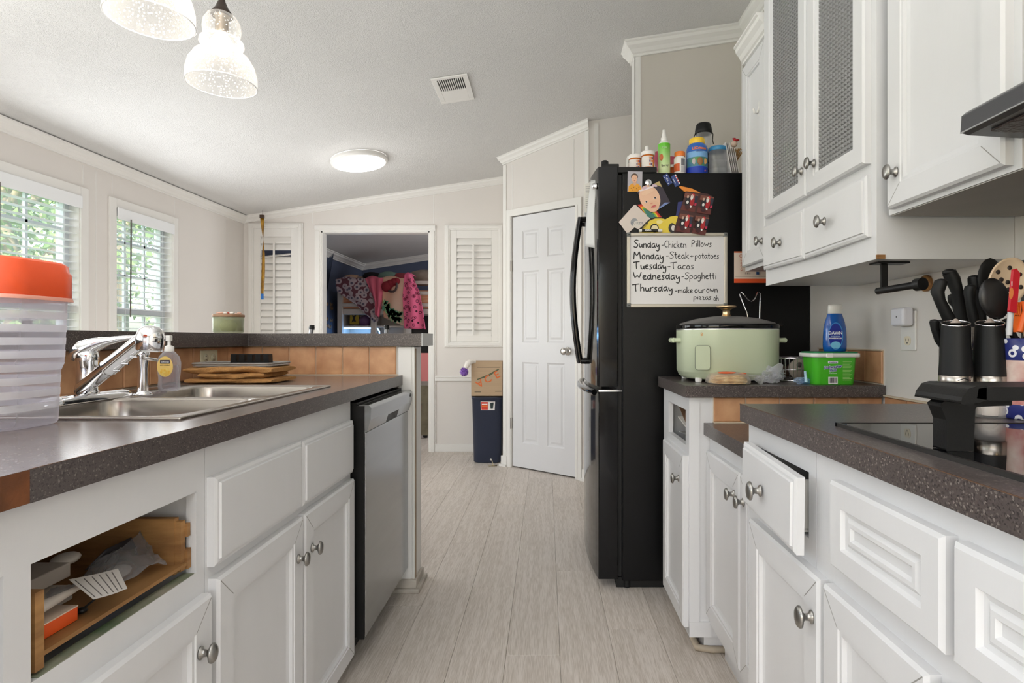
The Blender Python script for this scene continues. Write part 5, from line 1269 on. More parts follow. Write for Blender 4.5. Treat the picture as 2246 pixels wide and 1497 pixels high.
# ================================================================ BEDROOM
M_DARKF = mat('dark_furniture', srgb(40, 36, 36), .5)
M_BEDW = mat('bed_white', srgb(206, 198, 190), .5)
t = thing('television', 'flat dark television tilted out from the blue bedroom wall', 'television', (-2.62, 6.5, 1.45))
a = P(707, 578, 6.1); 
mb = MB(); q = [Vector((-2.27, 5.9, 1.56)), Vector((-2.78, 6.75, 1.50)), Vector((-2.70, 6.80, 1.92)), Vector((-2.20, 5.9, 1.955))]
mb.prism(q, (-.02, .03, 0)); mb.build('screen', mat('tv_black', (.012, .014, .022), .15), t, bev=.004)
mb = MB(); mb.tube([(-2.849, 6.75, 1.72), (-2.55, 6.42, 1.72)], .03, 10); mb.build('bracket', M_DARKF, t)
# small butterflies on the wall
rr = random.Random(9)
for k, (px, py) in enumerate(((711, 658), (716, 667), (726, 668), (727, 676), (710, 690), (716, 700), (726, 703), (718, 715), (723, 717))):
    y = 2.85*FOC/(VX-px); z = EYE+(VY-py)/S(y); c = Vector((-2.848, y, z)); mb = MB()
    for sgn in (-1, 1):
        mb.prism([c, c+Vector((0, sgn*.03, .03)), c+Vector((0, sgn*.045, .005)), c+Vector((0, sgn*.025, -.02))], (.003+.004, 0, 0))
    tag(mb.build('wall_butterfly', ink(150, 122, 92)), 'tiny bronze butterfly decal, '+['topmost of all on the blue wall', 'second from the top on the blue wall', 'third from the top, by the right of the cluster', 'fourth from the top, just under the third', 'leftmost one in the middle of the wall', 'middle one of the three in the middle row', 'rightmost of the middle row', 'lower left one just above the bar', 'lowest one just above the bar'][k], 'wall decor', 'bronze butterflies on the blue wall')
# loft bed with ladder end and shelves below
t = thing('loft_bed', 'white loft bed heaped with bedding in the blue bedroom', 'bed', (-1.9, 8.1, 0))
BY = 7.45; s = S(BY)
mb = MB()
for px in (745, 818): x = (px-VX)/s; mb.box((x-.03, BY, 0), (x+.03, BY+.06, 1.72))
x2 = (936-VX)/s
mb.box((x2+.25, BY, 0), (x2+.31, BY+.06, 1.9)); mb.box((x2+.25, BY+1.15, 0), (x2+.31, BY+1.21, 1.9)); mb.box(((745-VX)/s-.03, BY+1.15, 0), ((745-VX)/s+.03, BY+1.21, 1.8)); mb.build('post', M_BEDW, t)
for py in (619, 642, 668):
    z = EYE+(VY-py)/s; mb = MB(); mb.box(((745-VX)/s, BY+.005, z-.022), (x2+.28, BY+.045, z+.022)); mb.build('guard_rail', M_BEDW, t, bev=.004)
z = EYE+(VY-672)/s
mb = MB(); mb.box(((745-VX)/s, BY+.03, z-.10), (x2+.28, BY+1.18, z-.03)); mb.build('platform', M_BEDW, t)
mb = MB(); mb.box(((742-VX)/s, BY+.05, z-.03), (x2+.25, BY+1.14, z+.22)); mb.build('mattress', mat('orange_mattress', srgb(214, 132, 96), .8, col2=srgb(236, 196, 160), vscale=5, stretch=(1, 1, 12)), t, bev=.04)
# storage below the bed
t = thing('cube_shelf', 'white cube shelf under the loft bed lit blue inside', 'shelf', (-2.4, 7.8, 0)); Y0 = 7.62; s2 = S(Y0)
xs = [(px-VX)/s2 for px in (748, 819)]; xs = [xs[0]-.0, xs[1], xs[1]+.42]; mb = MB()
ztop = 1.35; levels = [0.02, .41, .79, (EYE+(VY-716)/s2), ztop+.15]
for x in xs: mb.box((x-.015, Y0, 0), (x+.015, Y0+.32, levels[-1]))
for z in levels: mb.box((xs[0], Y0, z-.012), (xs[-1], Y0+.32, z+.012))
mb.box((xs[0], Y0+.32, 0), (xs[-1], Y0+.33, levels[-1])); mb.build('carcass', M_BEDW, t)
mb = MB(); mb.tube([(xs[0]+.03, Y0+.02, levels[3]-.02), (xs[1]-.03, Y0+.02, levels[3]-.02)], .008, 8); mb.tube([P(828, 720, Y0+.05), P(832, 726, Y0+.05), P(833, 735, Y0+.05)], .008, 8); mb.build('light_strip', mat('blue_led', (.1, .3, .9), .4, emit=(.25, .55, 1.0), estr=7), t)
point('blue_strip_light', ((xs[0]+xs[1])/2, Y0+.08, levels[3]-.12), 1.6, .05, (.2, .5, 1))
t = thing('glass_jar_set', 'clear jar glowing blue on the cube shelf', 'jar', tuple(P(780, 736, Y0+.15)))
c = Vector(t.location); c.z = levels[2]+.013
mb = MB(); mb.lathe([(.10, 0), (.13, .02), (.14, .12), (.11, .22), (.08, .26)], c, n=24); mb.build('jar', clear_mat('blue_jar', (.8, .88, .95), .3, .1), t)
t = thing('picture_card', 'yellow card with a dark scribble standing on the cube shelf', 'card', tuple(P(776, 712, Y0+.1)))
mb = MB(); q = [P(768, 685, Y0+.1), P(786, 683, Y0+.1), P(788, 711, Y0+.12), P(767, 711, Y0+.12)]; mb.prism(q, (0, .008, 0)); mb.build('card', ink(190, 160, 40), t)
printed(t, 'scribble', [((40, 34, 20), [(772, 689), (776, 693), (780, 688), (782, 690), (778, 697), (781, 706), (775, 704), (771, 707), (774, 698)])], Y0+.098)
t = thing('plush_toy', 'pink and purple toy on the cube shelf behind the hanging blanket', 'toy', tuple(P(800, 708, Y0+.15)))
mb = MB(); c = P(800, 704, Y0+.15); mb.sphere(c, .08, 14, sc=(1, .8, 1)); mb.sphere(c+Vector((.06, 0, .09)), .05, 12); mb.build('body', ink(120, 84, 120), t)
# bedding hanging over the rail
def drape(name, left, right, D, mtl, label, cat='blanket', amp=.02, folds=9, ph=0., thick=.01, parent=None, over=.25):
    """cloth between a left and a right edge given down its length; the top runs back over the mattress"""
    def poly_at(pl, q):
        k = q*(len(pl)-1); i = min(int(k), len(pl)-2); f_ = k-i; a, b = pl[i], pl[i+1]; return (a[0]+(b[0]-a[0])*f_, a[1]+(b[1]-a[1])*f_)
    def fn(u_, v_):
        if v_ < .15:
            q = 0; back = (.15-v_)/.15*over
        else: q = (v_-.15)/.85; back = 0
        l_, r_ = poly_at(left, q), poly_at(right, q); px, py = l_[0]+(r_[0]-l_[0])*u_, l_[1]+(r_[1]-l_[1])*u_
        p = P(px, py, D); fo = amp*math.sin(folds*u_+ph+1.5*q)*min(1, .3+q); return Vector((p.x, D-.012+fo*.8-abs(amp)-.0+back, p.z+.012*min(1, back*20)+.02*math.sin(u_*5+ph)*(back > 0)))
    v, f = sheet(fn, 34, 26); mb = MB(); mb.add(v, f, 0, True); o = mb.build(name, mtl)
    sm = o.modifiers.new('thick', 'SOLIDIFY'); sm.thickness = thick; return tag(o, label, cat)
M_HEX = voro('hex_print', [(0, srgb(96, 88, 104)), (.26, srgb(186, 168, 172)), (.56, srgb(110, 64, 74))], 15, .9)
M_LEOP = voro('leopard_pink', [(0, srgb(120, 18, 52)), (.22, srgb(236, 110, 150)), (.30, srgb(60, 14, 34)), (.38, srgb(236, 108, 148))], 16, .9)
M_PINK = mat('pink_cloth', srgb(206, 96, 118), .9, var=.15, vscale=5)
M_CREAM = mat('cream_blanket', srgb(206, 184, 168), .9, col2=srgb(226, 170, 140), vscale=2.5, stretch=(2, 1, .4))
drape('throw_blanket', [(738, 614), (741, 640), (782, 668), (815, 700), (822, 706)], [(804, 611), (815, 640), (822, 668), (833, 690), (832, 704)], 7.40, M_HEX, 'grey and pink hexagon print blanket hanging over the loft rail', amp=.02)
drape('throw_blanket', [(803, 612), (812, 634), (823, 660), (826, 690)], [(842, 610), (841, 640), (838, 670), (833, 696)], 7.36, M_PINK, 'plain dusty pink cloth hanging between two blankets', amp=.03, folds=14)
bl = drape('throw_blanket', [(840, 611), (840, 640), (840, 668), (843, 696)], [(890, 611), (888, 640), (888, 680), (890, 716)], 7.38, M_CREAM, 'cream blanket with green leaf border hanging from the loft rail', amp=.02, folds=7)
mb = MB(); rr = random.Random(1)
for k in range(26):
    q = k/25; px = 841+34*q+ (6*q*(1-q)); py = 668+28*math.sin(min(1, q*1.3)*PI/2)-2*q; p = P(px, py, 7.30); a = rr.uniform(-.6, .6)
    for sgn in (-1, 1):
        d1 = Vector((math.cos(a+sgn*1.1), 0, math.sin(a+sgn*1.1)))*.085; n_ = Vector((-d1.z, 0, d1.x))*.22; mb.prism([p, p+d1*.5+n_, p+d1, p+d1*.5-n_], (0, -.003, 0), k % 2)
mb.build('leaf_print', [ink(60, 130, 100), ink(120, 160, 110)], bl)
drape('throw_blanket', [(889, 603), (884, 650), (886, 690), (888, 720)], [(905, 602), (921, 640), (929, 680), (935, 722)], 7.34, M_LEOP, 'hot pink leopard print blanket hanging at the right of the loft rail', amp=.025, folds=8)
t = thing('red_bag', 'dark red bag with a black strap loop over the loft rail', 'bag', tuple(P(852, 638, 7.33)))
mb = MB(); c = P(851, 628, 7.32)
for q, r_ in ((P(848, 628, 7.31), .07), (P(856, 622, 7.31), .055), (P(864, 618, 7.31), .05), (P(870, 616, 7.31), .045)): mb.sphere(q, r_, 12, sc=(1, .5, 1))
mb.build('bag', ink(130, 20, 36, .8), t)
mb = MB(); mb.tube([P(x, y, 7.28) for x, y in ((852, 637), (857, 639), (863, 639), (868, 635), (870, 628), (870, 620))], .014, 8); mb.build('strap', ink(48, 26, 26), t)
for k, (px, py, r_, c_, lb) in enumerate(((772, 611, .065, (206, 168, 140), 'tan rumpled pillow heaped at the left of the loft bed'), (790, 613, .05, (150, 130, 120), 'grey brown folded cloth beside the tan pillow'), (815, 606, .07, (24, 22, 26), 'black plush bundle on the loft bed'), (852, 607, .085, (112, 140, 128), 'pale green bundled sheet on the loft bed'), (880, 608, .07, (150, 60, 70), 'red patterned bundle near the leopard blanket'))):
    mb = MB(); c = P(px, py, 7.75); rr = random.Random(k); mb.sphere(c, r_, 16, sc=(1.7, 1.4, .9)); mb.sphere(c+Vector((r_*.9, .02, r_*.1)), r_*.7, 12); mb.sphere(c+Vector((-r_*.8, -.02, .0)), r_*.75, 12)
    tag(mb.build('bedding_bundle', ink(*c_, .9)), lb, 'bedding')
t = thing('bed_pillow', 'taupe patterned pillow at the right end of the loft bed', 'pillow', tuple(P(930, 608, 7.8)))
mb = MB(); c = P(932, 609, 7.8); mb.sphere(c, .2, 20, sc=(1.3, 1.0, .55)); mb.build('cushion', mat('taupe_pillow', srgb(156, 140, 128), .9, var=.25, vscale=18), t)
# desk and chair seen under the bar end
t = thing('bedroom_desk', 'dark desk with a white top in the bedroom', 'desk', (-1.3, 7.3, 0)); D = 7.0; s = S(D)
mb = MB(); z = EYE-(781-VY)/s; mb.box((-1.9, D, z-.05), (-.9, D+.42, z)); mb.build('desk_top', M_BEDW, t, bev=.004)
mb = MB()
for x in (-1.88, -.95): mb.box((x, D+.02, 0), (x+.03, D+.40, z-.05))
mb.box((-1.88, D+.38, .1), (-.95, D+.40, z-.05)); mb.box((-1.85, D+.05, .28), (-.95, D+.38, .30)); mb.build('side_board', M_BEDW, t)
t = thing('tall_dark_cabinet', 'black cabinet behind the bedroom desk', 'cabinet', (-1.3, 7.9, 0)); mb = MB(); mb.box((-2.15, 7.98, 0), (-.7, 8.4, 1.40)); mb.build('carcass', mat('black_furniture', srgb(22, 20, 22), .5), t, bev=.005)
mb = MB(); mb.box((-1.45, 7.965, .02), (-1.44, 7.98, 1.38)); mb.build('door_gap', ink(8, 8, 8), t)
cx = -1.36; cyy = 6.35
t = thing('desk_chair', 'pink desk chair on a chrome base with casters', 'chair', (cx, cyy, 0))
M_PK = mat('chair_pink', srgb(206, 120, 120), .6)
mb = MB(); mb.loft([[Vector((cx+a, cyy+b, z)) for a, b in rrect(0, 0, h, h, .08)] for h, z in ((.20, .44), (.23, .46), (.23, .50), (.19, .52))], 0, True); mb.build('seat', M_PK, t)
mb = MB(); mb.loft([[Vector((cx+a, cyy-.2+.02*math.cos(b*6), z+b)) for a, b in rrect(0, 0, h, .15, .07)] for h, z in ((.2, .76),)]+[[Vector((cx+a, cyy-.26, .76+b)) for a, b in rrect(0, 0, .2, .15, .07)]], 0, True); mb.build('backrest', M_PK, t)
mb = MB(); mb.tube([(cx, cyy, .09), (cx, cyy, .44)], .022, 12); mb.tube([(cx, cyy-.05, .47), (cx, cyy-.27, .47), (cx, cyy-.275, .72)], .014, 10); mb.build('column', M_CHROME, t)
for k in range(5):
    a = 2*PI*k/5+1.2; e = Vector((cx+.26*math.cos(a), cyy+.26*math.sin(a), .075)); mb = MB(); mb.tube([(cx, cyy, .11), e], [.02, .012], 10); L_ = mb.build('base_arm', M_CHROME, t)
    mb = MB(); mb.lathe([(.001, -.02), (.026, -.02), (.028, 0), (.026, .02), (.001, .02)], (e.x, e.y, .030), axis='x', n=16); mb.build('caster', M_BLACKP, L_)
mb = MB(); mb.loft([[Vector((cx-.02+a, cyy-.275-.012*k_, .30+b*1.4)) for a, b in rrect(0, 0, .16, .19, .05)] for k_ in (0, 1)], 0, True)
t2 = tag(mb.build('draped_jacket', mat('olive_jacket', srgb(120, 112, 92), .9, var=.3, vscale=14)), 'olive jacket hanging on the back of the pink desk chair', 'jacket')
# ================================================================ ON THE REFRIGERATOR
DF = FY0
PLN = DF-.0008
def flat_thing(name, label, cat, layers, group=None, D=PLN, base=None, thick=.0012):
    """thin printed object stuck on the side of the refrigerator: first layer is the sheet itself"""
    xs = [x for x, y in layers[0][1]]; ys = [y for x, y in layers[0][1]]
    t = thing(name, label, cat, tuple(P(sum(xs)/len(xs), max(ys), D)), group)
    mb = MB(); mb.prism([P(x, y, D) for x, y in layers[0][1]], (0, -thick, 0)); mb.build('sheet', ink(*layers[0][0]), t)
    if len(layers) > 1: printed(t, 'print', layers[1:], D-thick)
    return t
# whiteboard
x0, z1 = P(1374, 512, DF).x, P(0, 511, DF).z; x1, z0 = P(1594, 0, DF).x, P(0, 674, DF).z
t = thing('whiteboard', 'framed whiteboard with a handwritten weekly dinner menu on the fridge', 'whiteboard', ((x0+x1)/2, DF-.001, z0)); WBD = t
mb = MB(); mb.box((x0+.004, DF-.008, z0+.004), (x1-.004, DF-.001, z1-.004)); mb.build('writing_surface', mat('board_white', srgb(222, 221, 222), .22), t)
M_ALU = mat('board_frame', srgb(190, 184, 172), .35, .5)
k = .0145
for (a, b) in (((x0, z0), (x1, z0+k)), ((x0, z1-k), (x1, z1)), ((x0, z0+k), (x0+k, z1-k)), ((x1-k, z0+k), (x1, z1-k))):
    mb = MB(); mb.box((a[0], DF-.014, a[1]), (b[0], DF-.001, b[1])); mb.build('frame_rail', M_ALU, t, bev=.003)
for (a, b) in ((x0, z0), (x1-.017, z0), (x0, z1-.017), (x1-.017, z1-.017)):
    mb = MB(); mb.box((a-.0008, DF-.0155, b-.0008), (a+.0178, DF-.002, b+.0178)); cp = mb.build('corner_cap', mat('grey_cap', srgb(110, 112, 110), .5), t, bev=.004)
    mb = MB(); mb.lathe([(.0025, 0), (.0025, .001)], (a+.0085, DF-.0165, b+.0085), axis='y', n=10); mb.build('screw_hole', ink(20, 20, 20), cp)
# handwriting: strokes on a unit grid (x 0..1, y 0 baseline..1 ascender, x-height .6)
G = {
 'S': (.62, [[(.58, .86), (.40, 1.0), (.12, .92), (.10, .70), (.32, .55), (.52, .36), (.44, .08), (.18, 0), (.0, .14)]]),
 'M': (.95, [[(.05, 0), (.12, .9), (.16, .95), (.40, .30), (.66, .95), (.72, .92), (.84, .0)]]),
 'T': (.70, [[(-.12, .88), (.62, 1.0)], [(.25, .95), (.22, .5), (.28, .02)]]),
 'W': (.95, [[(.0, 1.0), (.18, .05), (.42, .75), (.60, .05), (.82, 1.0)]]),
 'C': (.6, [[(.52, .88), (.34, .98), (.08, .70), (.04, .30), (.22, .02), (.5, .10)]]),
 'P': (.6, [[(.08, 0), (.10, .98)], [(.06, .92), (.38, 1.0), (.52, .78), (.40, .56), (.10, .50)]]),
 'a': (.52, [[(.40, .52), (.20, .60), (.02, .34), (.10, .04), (.30, .08), (.40, .50), (.40, .10), (.50, .02)]]),
 'c': (.45, [[(.38, .50), (.20, .60), (.02, .32), (.12, .03), (.38, .08)]]),
 'd': (.54, [[(.40, .48), (.18, .60), (.02, .30), (.14, .02), (.36, .12), (.42, 1.05), (.40, .10), (.50, .02)]]),
 'e': (.46, [[(.04, .30), (.36, .38), (.34, .56), (.14, .58), (.02, .28), (.14, .02), (.42, .08)]]),
 'g': (.52, [[(.40, .52), (.18, .60), (.02, .32), (.16, .06), (.40, .20), (.42, .52), (.40, -.25), (.16, -.36), (.06, -.22)]]),
 'h': (.50, [[(.06, 1.0), (.06, 0)], [(.06, .34), (.26, .58), (.38, .44), (.40, 0)]]),
 'i': (.22, [[(.10, .56), (.10, .02)], [(.11, .80), (.13, .84)]]),
 'k': (.50, [[(.06, 1.0), (.06, 0)], [(.40, .56), (.08, .26), (.44, .0)]]),
 'l': (.22, [[(.10, 1.0), (.10, .02)]]),
 'm': (.76, [[(.05, .56), (.06, 0)], [(.06, .36), (.22, .58), (.32, .44), (.34, 0)], [(.34, .36), (.50, .58), (.62, .44), (.64, 0)]]),
 'n': (.50, [[(.05, .56), (.06, 0)], [(.06, .34), (.26, .58), (.38, .44), (.40, 0)]]),
 'o': (.50, [[(.22, .60), (.02, .34), (.12, .02), (.34, .06), (.42, .36), (.22, .60)]]),
 'p': (.52, [[(.06, .56), (.04, -.40)], [(.05, .42), (.28, .60), (.44, .36), (.30, .08), (.06, .14)]]),
 'r': (.40, [[(.05, .56), (.06, 0)], [(.06, .32), (.20, .54), (.36, .54)]]),
 's': (.42, [[(.34, .54), (.16, .60), (.06, .42), (.30, .24), (.26, .04), (.02, .04)]]),
 't': (.40, [[(.16, .95), (.16, .06), (.30, .02)], [(.0, .58), (.36, .62)]]),
 'u': (.52, [[(.05, .56), (.08, .10), (.22, .02), (.38, .20), (.40, .56), (.40, .08), (.50, .02)]]),
 'w': (.66, [[(.03, .58), (.14, .04), (.30, .46), (.44, .04), (.58, .58)]]),
 'y': (.54, [[(.05, .56), (.10, .14), (.26, .10), (.40, .56), (.42, -.30), (.26, -.48), (.06, -.34)]]),
 'z': (.46, [[(.04, .56), (.38, .56), (.06, .04), (.40, .06)]]),
 '-': (.46, [[(.06, .34), (.38, .38)]]), '+': (.46, [[(.20, .52), (.20, .12)], [(.02, .30), (.38, .36)]]),
 ' ': (.28, []), ',': (.2, []),
}
def hand(string, px, py, w_px, h_px, thick, name='handwriting'):
    """writes between px and px+w_px (photo pixels on the board), baseline py"""
    tot = sum(G[c][0] for c in string); s_ = w_px/tot; mb = MB(); x = 0
    rr = random.Random(len(string))
    for ch in string:
        wd, strokes = G[ch]; jy = rr.uniform(-.03, .03)
        for st_ in strokes:
            # round the polyline
            pts = []
            for i in range(len(st_)-1):
                for q in (0, .5): pts.append((st_[i][0]+(st_[i+1][0]-st_[i][0])*q, st_[i][1]+(st_[i+1][1]-st_[i][1])*q))
            pts.append(st_[-1])
            sm_ = [pts[0]]+[((pts[i-1][0]+2*pts[i][0]+pts[i+1][0])/4, (pts[i-1][1]+2*pts[i][1]+pts[i+1][1])/4) for i in range(1, len(pts)-1)]+[pts[-1]]
            W3 = [P(px+(x+a)*s_, py-(b+jy)*h_px, DF-.0082) for a, b in sm_]
            b0 = len(mb.v); mb.tube(W3, thick, 6)
            for i in range(b0, len(mb.v)): mb.v[i].y = DF-.0082+(mb.v[i].y-(DF-.0082))*.15
        x += wd
    return mb.build(name, ink(16, 16, 20, .4), WBD)
hand('Sunday', 1390, 543, 58, 17, .0022); hand('-Chicken', 1450, 543, 56, 16, .0015); hand('Pillows', 1516, 541, 46, 15, .0015)
hand('Monday', 1389, 569, 68, 18, .0022); hand('-Steak', 1460, 567, 52, 15, .0015); hand('+', 1513, 566, 10, 14, .0015); hand('potatoes', 1524, 567, 54, 13, .0015)
hand('Tuesday', 1391, 590, 72, 17, .0022); hand('-Tacos', 1463, 590, 60, 15, .0016)
hand('Wednesday', 1389, 613, 104, 17, .0022); hand('-Spaghetti', 1494, 612, 78, 15, .0015)
hand('Thursday', 1389, 639, 88, 17, .0022); hand('-make', 1480, 643, 40, 14, .0016); hand('our', 1523, 642, 24, 14, .0016); hand('own', 1549, 641, 26, 14, .0016)
hand('pizzas', 1521, 657, 40, 12, .0015); hand('oh', 1565, 660, 12, 13, .0012)
# marker clipped on the top of the board
t = thing('dry_erase_marker', 'black and white dry erase marker lying on the whiteboard top rail', 'marker', tuple(P(1426, 510, DF-.014)))
y_ = DF-.009
mb = MB(); mb.tube([P(1407.5, 505.3, y_), P(1444, 505.3, y_)], .0062, 14); mb.build('barrel', ink(20, 20, 22), t)
for a, b in ((1401.5, 1407.5), (1443, 1452)):
    mb = MB(); mb.tube([P(a, 505.5, y_), P(b, 505.5, y_)], .0068, 14); mb.build('cap', ink(226, 224, 220), t)
text_mb('EXPO', .010, face_cam(*P(1422, 505, y_-.0068)), bold=.0003).build('lettering', ink(240, 240, 240), t)
# photo of a child
SK, HR = (226, 180, 150), (84, 62, 48)
flat_thing('child_photo', 'portrait print of a small boy in a yellow patterned shirt', 'photo', [((176, 172, 180), [(1377, 375.5), (1409, 376), (1408, 420), (1376, 420)]),
 ((226, 158, 44), [(1378, 420), (1379, 408), (1386, 402), (1398, 402), (1405, 408), (1406.5, 420)]), ((210, 166, 138), [(1389, 404), (1389, 398), (1395, 398), (1396, 404), (1392, 407)]), (HR, ell(1391.5, 387.5, 7.6, 7.5)), (SK, ell(1391.5, 391.5, 6.6, 8.2)), (HR, [(1385, 385), (1388, 381.5), (1395, 381.5), (1398.5, 386), (1396, 385), (1390, 384)]),
 ((50, 40, 40), ell(1389, 391, .9, .6)), ((50, 40, 40), ell(1394.3, 391, .9, .6)), ((170, 90, 84), ell(1391.7, 396.5, 1.8, .6)),
 ((120, 80, 30), ell(1384, 413, .9, .9)), ((120, 80, 30), ell(1390, 411, .9, .9)), ((120, 80, 30), ell(1396, 414, .9, .9)), ((120, 80, 30), ell(1401, 411, .9, .9)), ((120, 80, 30), ell(1387, 417, .9, .9)), ((120, 80, 30), ell(1400, 417, .9, .9))])
# rainbow craft under the baby photo
arcs = []
for k, c_ in enumerate(((196, 30, 30), (226, 90, 30), (236, 190, 40), (110, 180, 60), (60, 120, 110))):
    arcs.append((c_, [(1398+3.2*k, 449+2.2*k), (1410+1.6*k, 447+3*k), (1440-1.5*k, 462+2*k), (1452-3.4*k, 477), (1447-4.5*k, 478), (1420, 474+.3*k)]))
flat_thing('rainbow_craft', 'rainbow coloured paper craft half hidden under the baby photo', 'paper craft', arcs, thick=.0006)
# white rounded card magnet
t = flat_thing('white_card_magnet', 'white rounded card magnet tilted at the left of the fridge side', 'magnet', [((214, 202, 194), [(1357, 487), (1390, 450), (1394, 449), (1427, 480), (1400, 503), (1392, 498), (1378, 511), (1374, 510)]),
 ((150, 152, 156), ell(1391, 487, 8, 9, .3)), ((214, 208, 200), ell(1396, 492, 8, 8, .3))], thick=.0016)
text_mb('OU KIDS', .013, face_cam(*P(1397, 489.5, DF-.0030)), bold=.0002).build('lettering', ink(110, 116, 124), t)
# yellow car shaped magnet
t = flat_thing('yellow_car_magnet', 'yellow cut-out pick up car magnet above the whiteboard', 'magnet', [((228, 204, 70), [(1402, 505), (1412, 494), (1424, 482), (1436, 477.5), (1450, 477.5), (1459, 481), (1470, 475), (1482, 473), (1492, 477), (1492, 511), (1402, 511)]),
 ((30, 28, 20), [(1401, 505), (1411, 493), (1423, 481), (1436, 476), (1450, 476), (1459, 480), (1450, 478.5), (1437, 478.8), (1425, 483.5), (1413, 495), (1404, 506)]),
 ((30, 28, 20), ell(1435.5, 500, 9.5, 9.5)), ((230, 216, 170), ell(1436, 501, 7.6, 7.6)), ((236, 222, 150), [(1440, 484), (1448, 482), (1455, 486), (1447, 492), (1440, 489)]), ((40, 40, 42), ell(1474, 500, 8, 11)), ((220, 214, 208), ell(1476.5, 500, 4.5, 6))], D=PLN-.0020, thick=.0016)
text_mb('PICK UP', .0105, face_cam(*P(1415, 495, DF-.0060), roll=math.radians(48)), bold=.0002).build('lettering', ink(40, 36, 20), t)
# baby photo
B_ = [(1396, 421), (1446, 396.5), (1469, 443.5), (1430, 466)]
flat_thing('baby_photo', 'square photo of a baby with a white headband hung tilted', 'photo', [((52, 44, 56), [(1397, 421), (1446, 397), (1470, 444), (1430, 467), (1420, 460)]),
 ((190, 168, 112), [(1434, 403), (1446, 397), (1452, 410)]), ((120, 140, 190), [(1449, 452), (1458, 444), (1469, 444), (1432, 466)]), ((232, 190, 160), ell(1425, 434, 22, 29, -.42, 30)), ((228, 184, 152), ell(1432, 452, 14, 13, -.3)), ((238, 226, 228), ell(1417, 414, 18, 2.2, -.30)), ((206, 180, 196), ell(1414, 412, 6, 3, -.4)), ((214, 190, 204), ell(1436, 407, 6, 2.6, .2)), ((236, 198, 168), ell(1420, 421, 14, 5, -.35)),
 ((244, 236, 230), ell(1417.5, 442.5, 3.6, 2, -.4)), ((50, 40, 50), ell(1417.5, 442.5, 2, 1.9)), ((244, 236, 230), ell(1436.5, 434, 3.6, 2, -.4)), ((50, 40, 50), ell(1436.5, 434, 2, 1.9)),
 ((214, 150, 124), ell(1429, 446, 3, 1.6, -.4)), ((186, 80, 80), ell(1433, 453, 5.6, 2.2, -.4)), ((214, 124, 120), ell(1433.5, 454.2, 4, 1.0, -.4))], D=PLN-.0045)
t = thing('magnet_hook', 'round silver magnet hook holding the baby photo', 'magnet', tuple(P(1422, 402, DF-.006)))
c = P(1422.5, 400, DF-.0062); c.y = DF-.0005
mb = MB(); mb.lathe([(.0145, 0), (.015, .003), (.013, .006), (.001, .0065)], c, axis='y', n=24); mb.xf(Matrix.Translation(c) @ Matrix.Scale(-1, 4, (0, 1, 0)) @ Matrix.Translation(-c)); o = mb.build('disc', M_CHROME, t)
bm = bmesh.new(); bm.from_mesh(o.data); bmesh.ops.recalc_face_normals(bm, faces=bm.faces); bm.to_mesh(o.data); bm.free()
mb = MB(); mb.tube([c+Vector((0, -.006, 0)), c+Vector((0, -.016, .002)), c+Vector((0, -.018, -.010)), c+Vector((.004, -.013, -.018))], .002, 8); mb.build('hook', M_CHROME, t)
# two flag magnets
for (q, lay, lb) in (((1457, 381), [((44, 66, 128), [(1453, 386), (1463, 380), (1475, 401), (1465.5, 407)]), ((226, 230, 240), ell(1462.5, 384.5, 1.8, 1.8, n=5)), ((226, 230, 240), ell(1458, 389, 1, 1, n=5)), ((226, 230, 240), ell(1465.5, 402, 1.2, 1.2, n=5)), ((226, 230, 240), ell(1472, 399, 1.4, 1.4, n=5))], 'dark blue starred magnet, left one of the slanted pair'),
                     ((1475, 385), [((50, 70, 130), [(1471, 387), (1482, 382), (1492, 404), (1481, 410)])]+[((206, 60, 60) if j % 2 else (240, 240, 240), [(1479.5+1.35*j, 383.2+2.9*j), (1482+1.35*j, 382+2.9*j), (1483.2+1.35*j, 384.9+2.9*j), (1480.7+1.35*j, 386.1+2.9*j)]) for j in range(7)], 'blue magnet with a red striped edge, right one of the slanted pair')):
    t = flat_thing('flag_magnet', lb, 'magnet', lay, 'slanted blue flag magnets', thick=.002)
text_mb('USA', .009, face_cam(*P(1463.5, 393, DF-.0036), roll=math.radians(-60)), bold=.0002).build('lettering', ink(220, 226, 240), [o for o in bpy.data.objects if o.name == 'flag_magnet'][0])
text_mb('America', .006, face_cam(*P(1479, 397, DF-.0036), roll=math.radians(-62)), bold=.0002).build('lettering', ink(220, 226, 240), [o for o in bpy.data.objects if o.name == 'flag_magnet.001'][0])
